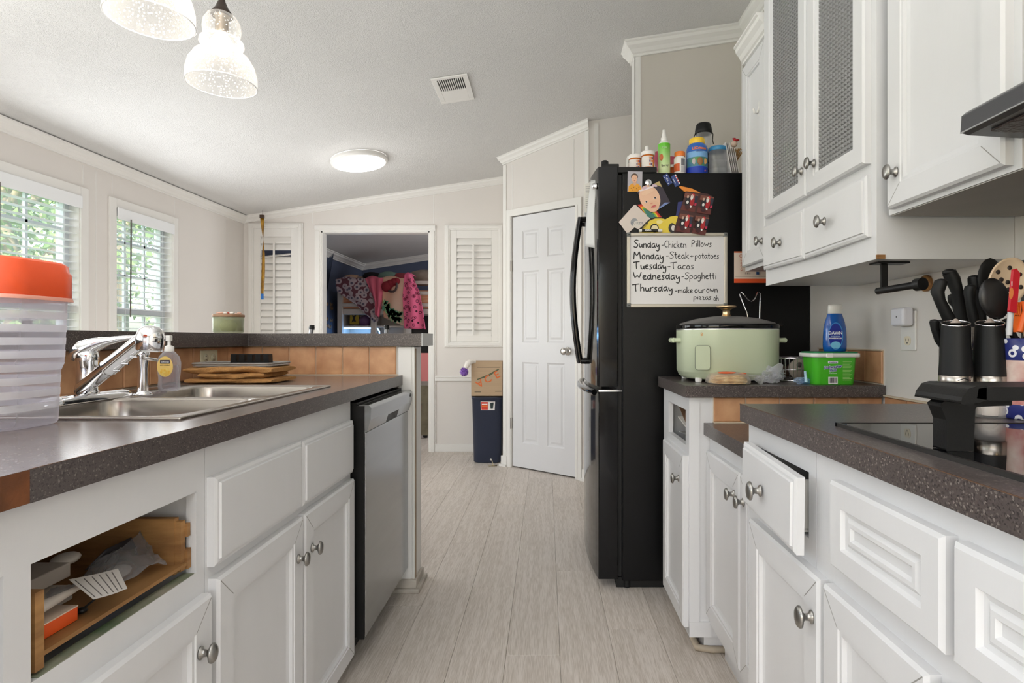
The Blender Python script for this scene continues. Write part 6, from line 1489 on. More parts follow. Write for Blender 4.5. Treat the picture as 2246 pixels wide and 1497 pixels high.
# orange pen-like thing behind and sheet of four photos
t = thing('orange_flyswatter_strip', 'orange plastic strip sticking out behind the four small photos', 'strip', tuple(P(1510, 418, DF-.002)))
mb = MB(); mb.prism([P(x, y, PLN-.0002) for x, y in ((1489, 410), (1492, 408), (1518, 414), (1536, 423), (1500, 420))], (0, -.004, 0)); mb.build('strip', mat('orange_strip', srgb(230, 140, 50), .4), t)
sh = [(1503, 425), (1504, 419), (1552, 425), (1562, 430), (1565, 438), (1546, 505), (1544, 510.5), (1478, 510.5), (1479, 500)]
lay = [((70, 36, 34), sh)]
for (ax_, ay_) in ((1502, 421), (1536, 427), (1490, 468), (1524, 473)):
    w_, h_ = 30, 40
    q = lambda u_, v_: (ax_+u_*w_-v_*9, ay_+v_*h_+u_*5)
    lay += [((120, 70, 56), [q(.02, .02), q(1, .02), q(1, .28), q(.02, .28)]), ((96, 40, 36), [q(.02, .7), q(1, .7), q(1, .98), q(.02, .98)]), ((26, 22, 30), [q(*e) for e in ell(.40, .50, .24, .34, n=12)]), ((190, 158, 140), [q(*e) for e in ell(.30, .22, .08, .08, n=10)]),
            ((40, 42, 60), [q(.78, .1), q(1, .1), q(1, .5), q(.85, .5)]), ((170, 26, 34), [q(*e) for e in ell(.66, .46, .16, .26, n=12)]), ((206, 34, 40), [q(*e) for e in ell(.64, .10, .10, .09, n=10)]), ((232, 226, 222), [q(*e) for e in ell(.58, .22, .10, .16, n=10)]), ((220, 180, 160), [q(*e) for e in ell(.58, .14, .06, .05, n=10)]),
            ((236, 232, 230), [q(*e) for e in ell(.62, .73, .09, .06, n=10)]), ((226, 222, 220), [q(*e) for e in ell(.34, .52, .09, .09, n=10)]), ((190, 40, 80), [q(.86, .5), q(1, .5), q(1, .64), q(.86, .64)]), ((60, 20, 26), [q(*e) for e in ell(.42, .78, .18, .12, n=10)])]
flat_thing('photo_sheet', 'dark red sheet of four small photos of a bearded man in a red suit', 'photo', lay, D=PLN-.0046)
t = flat_thing('blue_card', 'dark blue card edge showing behind the sheet of four photos', 'card', [((44, 50, 110), [(1487, 443), (1500, 441), (1500, 500), (1480, 500), (1479, 495)])], D=PLN-.0002)
# paper at the right of the fridge side
t = flat_thing('notice_sheet', 'cream notice with orange borders at the right of the fridge side', 'paper', [((224, 206, 190), [(1610, 551), (1700, 551), (1700, 620), (1610, 620)]), ((196, 96, 50), [(1610, 551), (1700, 551), (1700, 554), (1610, 554)]), ((222, 84, 34), [(1610, 611), (1700, 611), (1700, 620), (1610, 620)]),
  ((170, 70, 50), ell(1625, 561, 3.4, 3.4)), ((224, 206, 190), ell(1625, 561, 2.4, 2.4))]+[((190, 80, 60), ell(1626, 570+7*j, 2.2, 2.4)) for j in range(4)]+[((224, 206, 190), ell(1626, 570+7*j, 1.4, 1.5)) for j in range(4)]+[((150, 130, 120), [(1612, 606), (1680, 606), (1680, 606.7), (1612, 606.7)]), ((40, 70, 120), [(1658, 596), (1664, 596), (1664, 602), (1658, 602)])])
text_mb('0 & a', .011, face_cam(*P(1640, 599, DF-.003))).build('lettering', ink(120, 110, 110), t)
# papers held on the front edge of the door
t = thing('paper_notice', 'white printed papers clipped on the fridge door front, curling down', 'paper', (.205, 2.47, 1.43))
D = 2.55; a_, b_2, c_, d_2 = P(1281, 403, D), P(1300, 398, D), P(1299, 466, D), P(1283, 466, D)
mb = MB(); mb.prism([a_, b_2, c_, d_2], (0, .001, 0)); ts = mb.build('typed_sheet', ink(232, 230, 224), t)
for j in range(11):
    q0, q1 = P(1284.5, 409+4.6*j, D), P(1297-(j*5) % 4, 408.6+4.6*j, D); mb = MB(); mb.prism([q0, q1, q1-Vector((0, 0, .0014)), q0-Vector((0, 0, .0014))], (0, -.0004, 0)); mb.build('text_line', ink(110, 110, 112), ts)
CQ = [P(1296, 396, 2.50), P(1309, 393, 2.46), P(1305, 543, 2.46), P(1284, 540, 2.53)]
v, f = sheet(lambda u_, v_: CQ[0]*(1-u_)*(1-v_)+CQ[1]*u_*(1-v_)+CQ[2]*u_*v_+CQ[3]*(1-u_)*v_+Vector((-.006*math.sin(v_*3.1), -.012*math.sin(v_*6)*(1-u_), 0)), 6, 14)
mb = MB(); mb.add(v, f, 0, True); o = mb.build('curled_sheet', ink(206, 206, 206), t); sm = o.modifiers.new('thick', 'SOLIDIFY'); sm.thickness = .0008
mb = MB(); mb.lathe([(.014, 0), (.015, .012), (.010, .02), (.001, .021)], (.216, 2.44, 1.715), axis='x', n=18); mb.xf(about((.216, 2.44, 1.715), Matrix.Rotation(PI, 4, 'Z'))); mb.build('magnet', M_CHROME, t)
# ---- on top of the fridge
ZT = 1.7665
def bottle(name, label, cat, px, D, prof, mats_prof, n=26, sy=1., z=ZT, group=None):
    x = (px-VX)/S(D); t = thing(name, label, cat, (x, D, z), group)
    for nm, pr, m in mats_prof:
        mb = MB(); mb.lathe(pr, (x, D, z), n=n, sy=sy); mb.build(nm, m, t)
    return t, x
D = 2.47
M_AMBER = mat('amber_pill', srgb(214, 118, 40), .25, spec=.6)
M_PILLW = mat('pill_white', srgb(236, 232, 228), .35)
zc = 1.7935
for px, D_, lb in ((1421, 2.455, 'orange pill bottle with a white cap, nearer one beside the spray'), (1393, 2.50, 'orange pill bottle at the left end above the fridge hinge')):
    t, x = bottle('pill_bottle', lb, 'pill bottle', px, D_, None, [('vial', [(.024, 0), (.0265, .002), (.0265, .058), (.001, .058)], M_AMBER), ('cap', [(.029, .056), (.030, .060), (.030, .070), (.028, .073), (.001, .073)], M_PILLW)], z=zc, group='orange pill bottles on the fridge')
    mb = MB(); a0, a1 = PI*1.02, PI*1.72; n = 12; R_ = .0270
    pts = [(x+R_*math.cos(a0+(a1-a0)*i/n), D_+R_*math.sin(a0+(a1-a0)*i/n)) for i in range(n+1)]
    v = [Vector((a, b, zc+.004)) for a, b in pts]+[Vector((a, b, zc+.050)) for a, b in pts]; mb.add(v, [(i, i+1, n+1+i+1, n+1+i) for i in range(n)], 0, True); lb_ = mb.build('paper_label', ink(230, 222, 216), t)
    for k in range(3):
        for j in range(3):
            mb = MB(); xx = x+.004+.0062*j; yy = D_-math.sqrt(max(1e-6, .0274**2-(xx-x)**2)); mb.box((xx-.0024, yy-.0006, zc+.010+.013*k), (xx+.0024, yy+.0002, zc+.019+.013*k)); mb.build('printed_square', ink(*((214, 110, 50), (90, 60, 120), (214, 150, 90))[(k+j) % 3]), lb_)
bottle('ointment_bottle', 'white dropper bottle standing behind the pill bottles', 'bottle', 1419, 2.53, None, [('flask', [(.022, 0), (.023, .07), (.023, .078), (.016, .09), (.010, .094)], M_PILLW), ('nozzle', [(.010, .094), (.008, .112), (.006, .114), (.001, .114)], M_WHITEP), ('band', [(.0236, .070), (.0236, .073)], ink(110, 112, 116))], z=zc+.01)
t = thing('medicine_box', 'small white medicine carton at the far left on the fridge', 'box', (P(1392, 0, 2.56).x, 2.56, ZT)); x = t.location.x
mb = MB(); mb.box((x-.035, 2.545, zc), (x+.03, 2.575, zc+.085)); mb.build('carton', ink(222, 222, 216), t, bev=.001); text_mb('Rx', .02, face_cam(x-.02, 2.5445, zc+.06)).build('lettering', ink(90, 120, 110), t)
# green spray bottle
D = 2.47
t, x = bottle('spray_bottle', 'tall green and white spray bottle with a white mist nozzle', 'spray bottle', 1456.5, D, None, [('bottle', [(.022, 0), (.026, .003), (.026, .125), (.024, .140), (.016, .150), (.012, .154)], mat('milky_white', srgb(232, 234, 226), .3)), ('nozzle', [(.0135, .152), (.0135, .166), (.010, .17), (.009, .184), (.0075, .186), (.007, .200), (.001, .2005)], M_WHITEP)])
def wraplabel(t, x, D, z0_, z1_, R_, a0, a1, m, name='label_sleeve', n=16):
    pts = [(x+R_*math.cos(a0+(a1-a0)*i/n), D+R_*math.sin(a0+(a1-a0)*i/n)) for i in range(n+1)]; mb = MB()
    v = [Vector((a, b, z0_)) for a, b in pts]+[Vector((a, b, z1_)) for a, b in pts]; mb.add(v, [(i, i+1, n+1+i+1, n+1+i) for i in range(n)], 0, True); return mb.build(name, m, t)
def grad(name, c1, c2, z0_, z1_):
    m = mat(name, c1, .35); n = m.node_tree.nodes; l = m.node_tree.links; tc = n.new('ShaderNodeTexCoord'); sp = n.new('ShaderNodeSeparateXYZ'); mr = n.new('ShaderNodeMapRange'); cr = n.new('ShaderNodeValToRGB')
    l.new(tc.outputs['Object'], sp.inputs[0]); l.new(sp.outputs['Z'], mr.inputs[0]); mr.inputs[1].default_value = z0_; mr.inputs[2].default_value = z1_; l.new(mr.outputs[0], cr.inputs[0])
    cr.color_ramp.elements[0].color = (*c1, 1); cr.color_ramp.elements[1].color = (*c2, 1); l.new(cr.outputs[0], n['Principled BSDF'].inputs['Base Color']); return m
wraplabel(t, x, D, ZT+.008, ZT+.138, .0264, PI*.95, PI*2.05, grad('green_label', srgb(214, 230, 176), srgb(96, 190, 40), .03, .13))
mb = MB(); mb.sphere((x-.0135, D-.0215, ZT+.076), .011, 12, sc=(1, .35, 1.4)); mb.build('printed_fruit', ink(200, 110, 60), t)
text_mb('Berry', .014, face_cam(x-.002, D-.0272, ZT+.040, roll=.12), wrap=None).build('lettering', ink(60, 50, 60), t)
text_mb('tropic', .009, face_cam(x-.004, D-.0272, ZT+.118)).build('lettering', ink(220, 240, 200), t)
# white vitamin bottle with orange cap
t, x = bottle('vitamin_bottle', 'white supplement bottle with an orange cap', 'bottle', 1491, 2.47, None, [('bottle', [(.023, 0), (.0255, .003), (.0255, .074), (.020, .083), (.019, .085)], M_PILLW), ('cap', [(.0225, .084), (.023, .086), (.023, .101), (.021, .104), (.001, .104)], mat('orange_cap', srgb(240, 130, 50), .4))])
wraplabel(t, x, 2.47, ZT+.016, ZT+.050, .0258, PI*1.0, PI*1.42, ink(206, 92, 40), 'orange_panel'); wraplabel(t, x, 2.47, ZT+.040, ZT+.070, .0261, PI*1.50, PI*1.72, ink(120, 120, 124), 'print_panel'); wraplabel(t, x, 2.47, ZT+.012, ZT+.038, .0261, PI*1.50, PI*1.80, ink(196, 194, 196), 'print_panel')
t, x = bottle('amber_jar', 'short amber pill jar between the spray and the white bottle', 'pill bottle', 1474, 2.52, None, [('vial', [(.024, 0), (.024, .048), (.001, .048)], mat('amber_dark', srgb(176, 84, 30), .3)), ('cap', [(.026, .048), (.026, .06), (.001, .06)], M_PILLW)])
# gift-ish bag behind
t = thing('snack_bag', 'brown and pink snack bag slumped behind the bottles', 'bag', (P(1472, 0, 2.62).x, 2.62, ZT)); x = t.location.x
v, f = sheet(lambda u_, v_: Vector((x-.05+.16*u_+.01*math.sin(6*v_), 2.62+.02*math.sin(9*u_)+.015*v_, ZT+.005+(.16-.07*u_)*v_)), 10, 8); mb = MB(); mb.add(v, f, 0, True); o = mb.build('foil', mat('snack_foil', srgb(150, 84, 60), .3, col2=srgb(196, 60, 110), vscale=9), t); sm = o.modifiers.new('thick', 'SOLIDIFY'); sm.thickness = .02
# blue gummy bottle with yellow cap
D = 2.48
t, x = bottle('gummy_bottle', 'large blue children vitamin bottle with a yellow lid', 'bottle', 1528.5, D, None, [('bottle', [(.043, 0), (.0455, .003), (.0455, .118), (.040, .132), (.032, .140), (.031, .142)], mat('gummy_blue', srgb(50, 104, 190), .3)), ('lid', [(.032, .140), (.0335, .143), (.0335, .161), (.031, .164), (.001, .164)], mat('lid_yellow', srgb(250, 206, 60), .4))])
wraplabel(t, x, D, ZT+.036, ZT+.075, .0459, PI*1.05, PI*1.95, mat('meadow_print', srgb(90, 150, 60), .4, col2=srgb(60, 110, 170), vscale=30), 'meadow_band')
wraplabel(t, x, D, ZT+.075, ZT+.100, .0459, PI*1.05, PI*1.95, ink(126, 176, 224), 'sky_band'); wraplabel(t, x, D, ZT+.002, ZT+.034, .0459, PI*1.0, PI*2.0, ink(24, 60, 176), 'blue_band')
for dx, c_, r_ in ((-.022, (200, 190, 190), .010), (.002, (150, 104, 60), .013), (.024, (196, 150, 90), .010)):
    yy = D-math.sqrt(.046**2-dx**2); mb = MB(); mb.sphere((x+dx, yy, ZT+.056), r_, 12, sc=(1, .2, 1.3)); mb.build('printed_blob', ink(*c_), t)
text_mb('LilCritters', .0155, face_cam(x, D-.0460, ZT+.112), wrap=.0465, bold=.0004).build('lettering', ink(240, 130, 40), t)
text_mb('IMMUNITY', .006, face_cam(x, D-.0463, ZT+.098), wrap=.0465).build('lettering', ink(30, 50, 130), t)
text_mb('60', .009, face_cam(x+.024, D-.0400, ZT+.016)).build('lettering', ink(230, 120, 60), t)
# lantern behind
D = 2.62; x = (1543-VX)/S(D); z = ZT
t = thing('camping_lantern', 'black topped lantern with a clear globe behind the blue bottle', 'lantern', (x, D, z)); LZ = z; 
mb = MB(); mb.lathe([(.04, 0), (.04, .13), (.036, .145)], (x, D, z), n=24); mb.build('base', M_BLACKP, t)
z = LZ+.086; mb = MB(); mb.lathe([(.032, .06), (.036, .10), (.036, .135), (.034, .15)], (x, D, z), n=24, cap=False); mb.build('globe', clear_mat('lantern_globe', (.9, .9, .88), .25, .08), t)
mb = MB(); mb.lathe([(.036, .150), (.0385, .153), (.0385, .166), (.034, .190), (.030, .197), (.012, .200), (.001, .2005)], (x, D, z), n=24); mb.build('cap', M_BLACKR, t)
mb = MB(); mb.tube([(x-.036, D, z+.16), (x-.043, D, z+.14), (x-.044, D, z+.12)], .002, 6); mb.tube([(x+.036, D, z+.17), (x+.044, D, z+.15), (x+.042, D, z+.125), (x+.046, D, z+.105)], .002, 6); mb.build('handle', M_BLACKR, t)
# clear blue lidded jar
t, x = bottle('plastic_jar', 'clear ribbed plastic jar with a blue lid and blue foot', 'jar', 1574, 2.49, None, [('jar', [(.037, .006), (.0385, .03), (.036, .034), (.0385, .038), (.0385, .066), (.036, .070), (.0385, .074), (.0385, .112)], clear_mat('clear_jar', (.9, .92, .92), .3, .05, white=(.8, .8, .8))), ('lid', [(.039, .112), (.041, .114), (.041, .126), (.036, .131), (.001, .131)], mat('jar_blue', srgb(60, 140, 190), .35)), ('foot', [(.037, 0), (.037, .007), (.001, .007)], _mats.get('jar_blue') or mat('jar_blue', srgb(60, 140, 190), .35))])
# envelopes
for k in range(5):
    x = P(1597+5.0*k, 0, 2.47).x; mb = MB(); a = -.18+.03*k; h = .145-.02*(k > 2)
    mb.prism([Vector((x+.012, 2.46+.004*k, ZT)), Vector((x+.0145, 2.46+.004*k, ZT)), Vector((x+.0145-h*.19, 2.46+.004*k, ZT+h)), Vector((x+.012-h*.19, 2.46+.004*k, ZT+h))], (0, .16, 0))
    tag(mb.build('envelope', ink(*((232, 228, 224), (206, 202, 200))[k % 2])), ['leftmost envelope in the leaning row of mail on the fridge', 'second envelope from the left in the leaning mail', 'middle envelope in the leaning mail on the fridge', 'second envelope from the right in the leaning mail', 'rightmost envelope in the leaning row of mail'][k], 'envelope', 'mail leaning on top of the fridge')
# straw figure by the cabinet
t = thing('straw_decoration', 'straw bundle doll with a red ribbon next to the wall cabinet', 'decoration', (.83, 2.52, ZT)); rr = random.Random(6); mb = MB()
for k in range(90):
    a = rr.uniform(0, 2*PI); r0, r1 = rr.uniform(0, .025), rr.uniform(.02, .05); mb.tube([(.83+r0*math.cos(a), 2.52+r0*math.sin(a), ZT+.001), (.83+r0*.6*math.cos(a), 2.52+r0*.6*math.sin(a), ZT+.08), (.83+r1*math.cos(a), 2.52+r1*math.sin(a), ZT+.125)], .0014, 4)
mb.build('straw', ink(190, 150, 96), t)
mb = MB(); mb.sphere((.826, 2.50, ZT+.150), .014, 14); mb.build('head', ink(214, 190, 170), t)
mb = MB(); mb.sphere((.834, 2.495, ZT+.166), .008, 12, sc=(1.7, 1, .7)); mb.sphere((.824, 2.495, ZT+.172), .006, 10, sc=(1.5, 1, .6)); mb.build('bow', ink(176, 30, 36), t)

# ================================================================ RIGHT COUNTER THINGS
ZC = .9085
# slow cooker
D = 2.115; x = (1593-VX)/S(D); t = thing('slow_cooker', 'sage green slow cooker with a glass lid and a gold knob', 'slow cooker', (x, D, ZC)); SCX, SCY = x, D
M_SAGE = mat('sage_enamel', srgb(190, 200, 172), .38, spec=.5)
hx, hy = .175, .145
def sr(h1, h2, z, k=.8): return [Vector((SCX+a, SCY+b, ZC+z)) for a, b in rrect(0, 0, h1, h2, h2*k, 8)]
mb = MB(); mb.loft([sr(hx-.022, hy-.022, .010), sr(hx-.008, hy-.008, .018), sr(hx-.002, hy-.002, .034), sr(hx, hy, .036), sr(hx+.0015, hy+.0015, .185)], 0, True); mb.build('body', M_SAGE, t)
mb = MB(); mb.loft([sr(hx+.0012, hy+.0012, .185), sr(hx+.0015, hy+.0015, .1905), sr(hx-.004, hy-.004, .1905)], 0, True); mb.build('steel_band', mat('band_steel', (.75, .75, .74), .3, .9), t)
mb = MB(); mb.loft([sr(hx+.003, hy+.003, .191), sr(hx+.004, hy+.004, .200), sr(hx+.002, hy+.002, .206), sr(hx-.01, hy-.01, .207)], 0, True); mb.tube([(SCX+hx, SCY-.02, ZC+.204), (SCX+hx+.022, SCY-.02, ZC+.206), (SCX+hx+.022, SCY+.03, ZC+.206)], .007, 8); mb.build('crock_rim', M_BLACKG, t)
mb = MB(); mb.loft([sr(hx-.008, hy-.008, .207), sr(hx-.012, hy-.012, .212), sr(hx*.62, hy*.62, .228), sr(hx*.3, hy*.3, .236), sr(.02, .02, .238)], 0, True); mb.build('glass_lid', clear_mat('lid_glass', (.30, .28, .27), .12, .03, bump=.4, bscale=60, white=(.75, .72, .7)), t)
M_GOLD = mat('brushed_gold', (.78, .58, .34), .3, 1.)
mb = MB(); mb.lathe([(.020, .236), (.016, .240), (.0135, .244), (.0135, .258), (.020, .264), (.036, .270), (.0365, .273), (.034, .275), (.001, .275)], (SCX, SCY, ZC), n=32); mb.build('lid_knob', M_GOLD, t)
for sgn in (-1, 1):
    mb = MB(); xx = SCX+sgn*(hx-.01); yy = SCY-.045 if sgn > 0 else SCY-.02
    mb.tube([(xx, yy, ZC+.148), (xx+sgn*.010, yy, ZC+.148), (xx+sgn*.034, yy, ZC+.148)], [.012, .0085, .0085], 14); mb.tube([(xx+sgn*.034, yy-.0, ZC+.148), (xx+sgn*.034, yy+.05, ZC+.148)], .009, 12); mb.build('handle', M_SAGE, t)
yf = SCY-hy-.0012
def onface(x, z): return Vector((x, yf, z))
s_ = S(yf)
cx_ = (1541-VX)/s_; cz_ = EYE-(784-VY)/s_
mb = MB(); mb.prism([Vector((cx_+a, yf+.001, cz_+b)) for a, b in rrect(0, 0, .0265, .0430, .011)], (0, -.0022, 0)); mb.build('dial_frame', ink(110, 116, 100), t)
mb = MB(); mb.prism([Vector((cx_+a, yf-.0012, cz_+b)) for a, b in rrect(0, 0, .0250, .0415, .010)], (0, -.0012, 0)); mb.build('touch_panel', M_SAGE, t)
q = P(1539, 733, yf); text_mb('B', .016, face_cam(q.x, yf-.0006, q.z), bold=.0003).build('monogram', ink(196, 140, 80), t)
for a, b in ((-1, -1), (1, -1), (-1, 1), (1, 1)):
    mb = MB(); mb.lathe([(.010, 0), (.012, .004), (.012, .016)], (SCX+a*(hx-.045), SCY+b*(hy-.045), ZC), n=16); mb.build('foot', M_WHITEP, t)
# wire stand
t = thing('wire_stand', 'bent chrome wire stand rising behind the slow cooker', 'wire stand', (P(1645, 0, 2.30).x, 2.30, ZC)); D = 2.30
pts = [(1636, 760), (1641, 700), (1638, 685), (1622, 645), (1626, 640), (1632, 646), (1640, 657), (1648, 661), (1655, 656), (1662, 640), (1668, 643), (1667, 660), (1666, 700), (1666, 760)]
mb = MB(); W3 = [P(a, b, D) for a, b in pts]; W3 = [Vector((W3[0].x, D, ZC+.003))]+W3+[Vector((W3[-1].x, D, ZC+.003))]; mb.tube(W3, .0022, 8); mb.build('wire', M_CHROME, t)
mb = MB(); mb.tube([Vector((W3[0].x-.03, D, ZC+.003)), Vector((W3[-1].x+.03, D, ZC+.003))], .0022, 8); mb.tube([Vector((W3[0].x, D-.03, ZC+.003)), Vector((W3[0].x, D+.02, ZC+.003))], .0022, 8); mb.build('foot_wire', M_CHROME, t)
# tortillas in a bag
x = P(1600, 0, 1.935).x; t = thing('tortilla_bag', 'clear bag of flat tortillas in front of the slow cooker', 'food bag', (x, 1.925, ZC))
for k in range(6):
    mb = MB(); mb.lathe([(.001, 0), (.064-.001*k, 0), (.066-.001*k, .002), (.063-.001*k, .004), (.001, .0045)], (x+.001*(k % 3), 1.952, ZC+.0025+.0046*k), n=28); mb.build('tortilla', mat('tortilla', srgb(226, 200, 150), .7, col2=srgb(180, 136, 84), vscale=30), t)
mb = MB(); mb.loft([[Vector((x+a, 1.952+b*.92, ZC+z)) for a, b in rrect(0, 0, h, h, h*.8, 6)] for h, z in ((.066, .0008), (.072, .004), (.071, .018), (.060, .032), (.035, .0395), (.01, .041))], 0, True); mb.tube([(x+.06, 1.94, ZC+.02), (x+.085, 1.93, ZC+.022), (x+.11, 1.925, ZC+.012)], [.012, .009, .018], 10)
mb.build('bag', clear_mat('bag_film', (.95, .94, .93), .10, .15, bump=.9, bscale=60), t)
mb = MB(); mb.sphere((x-.012, 1.925, ZC+.0385), .032, 14, sc=(1, .6, .12)); mb.sphere((x+.05, 1.95, ZC+.034), .014, 12, sc=(1, .8, .25)); mb.build('printed_patch', ink(222, 96, 50), t)
# crumpled bag
def crumple(c, r_, seed, sc_, n=14):
    rr = random.Random(seed); bm = bmesh.new(); bmesh.ops.create_icosphere(bm, subdivisions=3, radius=1)
    vs_ = []
    for v in bm.verts:
        d_ = v.co.normalized(); k_ = 1+.28*math.sin(5*d_.x+seed)*math.sin(7*d_.y+2*seed)+.2*math.sin(11*d_.z+seed)+rr.uniform(-.09, .09); vs_.append(Vector((d_.x*sc_[0], d_.y*sc_[1], d_.z*sc_[2]))*r_*k_+Vector(c))
    fs = [tuple(v.index for v in f.verts) for f in bm.faces]; bm.free(); return vs_, fs
x = P(1686, 0, 1.99).x; t = thing('crumpled_bag', 'crumpled clear plastic bag beside the tortillas', 'plastic bag', (x, 1.99, ZC))
v, f = crumple((x, 1.965, ZC+.030), .030, 3, (1.0, 1.0, .85)); mb = MB(); mb.add(v, f, 0, False); v, f = crumple((x+.028, 1.975, ZC+.032), .018, 5, (1.2, 1, 1)); mb.add(v, f); v, f = crumple((x-.035, 1.955, ZC+.018), .016, 6, (1.4, 1, .7)); mb.add(v, f)
mb.tube([(x+.0, 1.96, ZC+.035), (x+.025, 1.955, ZC+.062), (x+.03, 1.955, ZC+.07)], [.02, .012, .007], 7); zm_ = min(p.z for p in mb.v); mb.xf(Matrix.Translation((0, 0, ZC+.0003-zm_))); mb.build('film', clear_mat('crumpled_film', (.93, .93, .95), .28, .08, bump=1., bscale=50, white=(.85, .85, .88)), t)
# wire basket
x0, x1, y0, y1 = P(1697, 0, 2.10).x, P(1790, 0, 2.10).x, 2.04, 2.22; zb, zt = ZC+.002, ZC+.082
t = thing('wire_basket', 'small silver wire basket between the slow cooker and the green tub', 'basket', ((x0+x1)/2, (y0+y1)/2, ZC)); k = .012
mb = MB()
top = [(x0, y0, zt), (x1, y0, zt), (x1, y1, zt), (x0, y1, zt)]; bot = [(x0+k, y0+k, zb), (x1-k, y0+k, zb), (x1-k, y1-k, zb), (x0+k, y1-k, zb)]; mid = [tuple((a[j]+b[j])/2 for j in range(3)) for a, b in zip(top, bot)]
mb.tube(top, .0022, 6, closed=True, cap=False); mb.tube(bot, .002, 6, closed=True, cap=False); mb.tube(mid, .0012, 6, closed=True, cap=False); mb.build('rim_wires', M_CHROME, t)
mb = MB()
for i in range(4):
    a, b = top[i], top[(i+1) % 4]; c, d = bot[i], bot[(i+1) % 4]; n = 10
    for q in range(n+1):
        u_ = q/n; mb.tube([tuple(a[j]+(b[j]-a[j])*u_ for j in range(3)), tuple(c[j]+(d[j]-c[j])*u_ for j in range(3))], .0011, 5)
mb.build('side_wires', M_CHROME, t)
bx, by = (x0+x1)/2, (y0+y1)/2
t = thing('padlock_disc', 'pale round disc standing in the wire basket', 'disc', (bx+.02, by, zb)); mb = MB(); mb.lathe([(.001, -.006), (.036, -.006), (.038, 0), (.036, .006), (.001, .006)], (bx+.018, by-.02, zb+.0395), axis='y', n=28); mb.build('disc', ink(170, 160, 146), t); mb = MB(); mb.lathe([(.001, -.008), (.010, -.008), (.010, -.006)], (bx+.018, by-.02, zb+.055), axis='y', n=16); mb.build('hub', ink(90, 84, 78), t)
t = thing('dark_pouch', 'dark brown pouch lying in the wire basket', 'pouch', (bx+.02, by+.04, zb)); v, f = crumple((bx+.018, by+.035, zb+.030), .026, 9, (1.3, .9, .9)); mb = MB(); mb.add(v, f, 0, True); mb.build('pouch', ink(70, 54, 40, .7), t)
# blue plastic pieces
x = P(1757, 0, 1.96).x
t = thing('blue_plastic_piece', 'light blue plastic spray part wrapped in film on the counter', 'plastic part', (x, 1.95, ZC))
mb = MB(); mb.box((x-.012, 1.93, ZC+.0005), (x+.022, 1.955, ZC+.018)); mb.build('block', ink(90, 136, 170), t, bev=.004)
mb = MB(); mb.tube([(x, 1.922, ZC+.006), (x, 1.924, ZC+.020), (x-.002, 1.926, ZC+.044)], [.0065, .0050, .0038], 12); mb.build('nozzle', ink(170, 204, 220), t)
v, f = crumple((x-.018, 1.93, ZC+.012), .013, 12, (1.3, 1, .8)); mb = MB(); mb.add(v, f); mb.build('film', clear_mat('blue_film', (.8, .88, .98), .3, .08, white=(.7, .8, .95)), t)
# green tub of dishwasher tablets
D = 1.885; sfr = S(D); gx0, gx1 = P(1786, 0, D).x, P(1884, 0, D).x; gzt = EYE-(783-VY)/sfr
t = thing('detergent_tub', 'bright green tub of dishwasher tablets with a white rim', 'tub', ((gx0+gx1)/2, D+.05, ZC))
gcx = (gx0+gx1)/2; gh = (gx1-gx0)/2; gy = D+.052
def gr(h, hy_, z, r_=.02): return [Vector((gcx+a, gy+b, z)) for a, b in rrect(0, 0, h, hy_, r_, 6)]
mb = MB(); mb.loft([gr(gh-.008, .042, ZC, .018), gr(gh-.006, .044, ZC+.003, .02), gr(gh-.001, .050, gzt-.005, .02), gr(gh, .0505, gzt, .02)], 0, True); mb.build('tub', mat('tub_green', srgb(76, 186, 44), .35, spec=.5), t)
mb = MB(); mb.loft([gr(gh+.006, .058, gzt), gr(gh+.008, .060, gzt+.001), gr(gh+.008, .060, gzt+.012), gr(gh+.006, .058, gzt+.013)], 0, True); mb.build('rim', M_WHITEP, t)
mb = MB(); mb.loft([gr(gh+.003, .055, gzt+.013), gr(gh+.003, .055, gzt+.017), gr(gh-.004, .048, gzt+.018)], 0, True); mb.build('lid', ink(40, 126, 78), t)
mb = MB(); mb.box((gcx-.038, gy-.063, gzt-.001), (gcx-.016, gy-.0585, gzt+.0135)); mb.build('lid_tab', ink(240, 236, 232), t, bev=.0015)
yl = gy-.0475
def gp(px, py, extra=0.):  # place on the sloping front
    q = P(px, py, yl); z = q.z; y = gy-(.0445+.006*(z-ZC)/(gzt-ZC))-.0012-extra; q = P(px, py, y); return q
q = gp(1827, 794); mb = MB(); mb.prism([Vector((q.x+a, q.y, q.z+b)) for a, b in rrect(0, 0, .0165, .0042, .002)], (0, -.0004, 0)); mb.build('name_panel', ink(236, 236, 240), t)
text_mb('trueliving', .0068, face_cam(q.x, q.y-.0008, q.z)).build('lettering', ink(40, 30, 110), t)
for dy_, (string, size, px, py) in enumerate((('Dishwasher', .0118, 1826.5, 804.5), ('Pacs', .0118, 1827, 811.5))):
    q = gp(px, py); text_mb(string, size*1.06, face_cam(q.x, q.y-.0002, q.z, roll=.10), bold=.0011, font_shear=.2).build('letter_outline', ink(244, 244, 250), t)
    text_mb(string, size*1.06, face_cam(q.x, q.y-.0008, q.z, roll=.10), bold=.0002, font_shear=.2).build('lettering', ink(36, 44, 140), t)
q = gp(1827, 818); text_mb('Fresh Scent', .0055, face_cam(q.x, q.y, q.z)).build('lettering', ink(236, 244, 230), t)
q = gp(1827, 834); mb = MB(); mb.prism([Vector((q.x+a, q.y+.0002, q.z+b)) for a, b in ((-.0155, -.012), (.0155, -.012), (.0155, .012), (-.0155, .012))], (0, -.0004, 0)); bc = mb.build('barcode_panel', ink(240, 240, 238), t)
mb = MB(); rr = random.Random(3); xx = -.011
while xx < .011:
    w_ = rr.choice((.0006, .0012, .0018)); mb.box((q.x+xx, q.y-.0008, q.z-.008), (q.x+xx+w_, q.y-.0003, q.z+.010)); xx += w_+rr.choice((.0008, .0014))
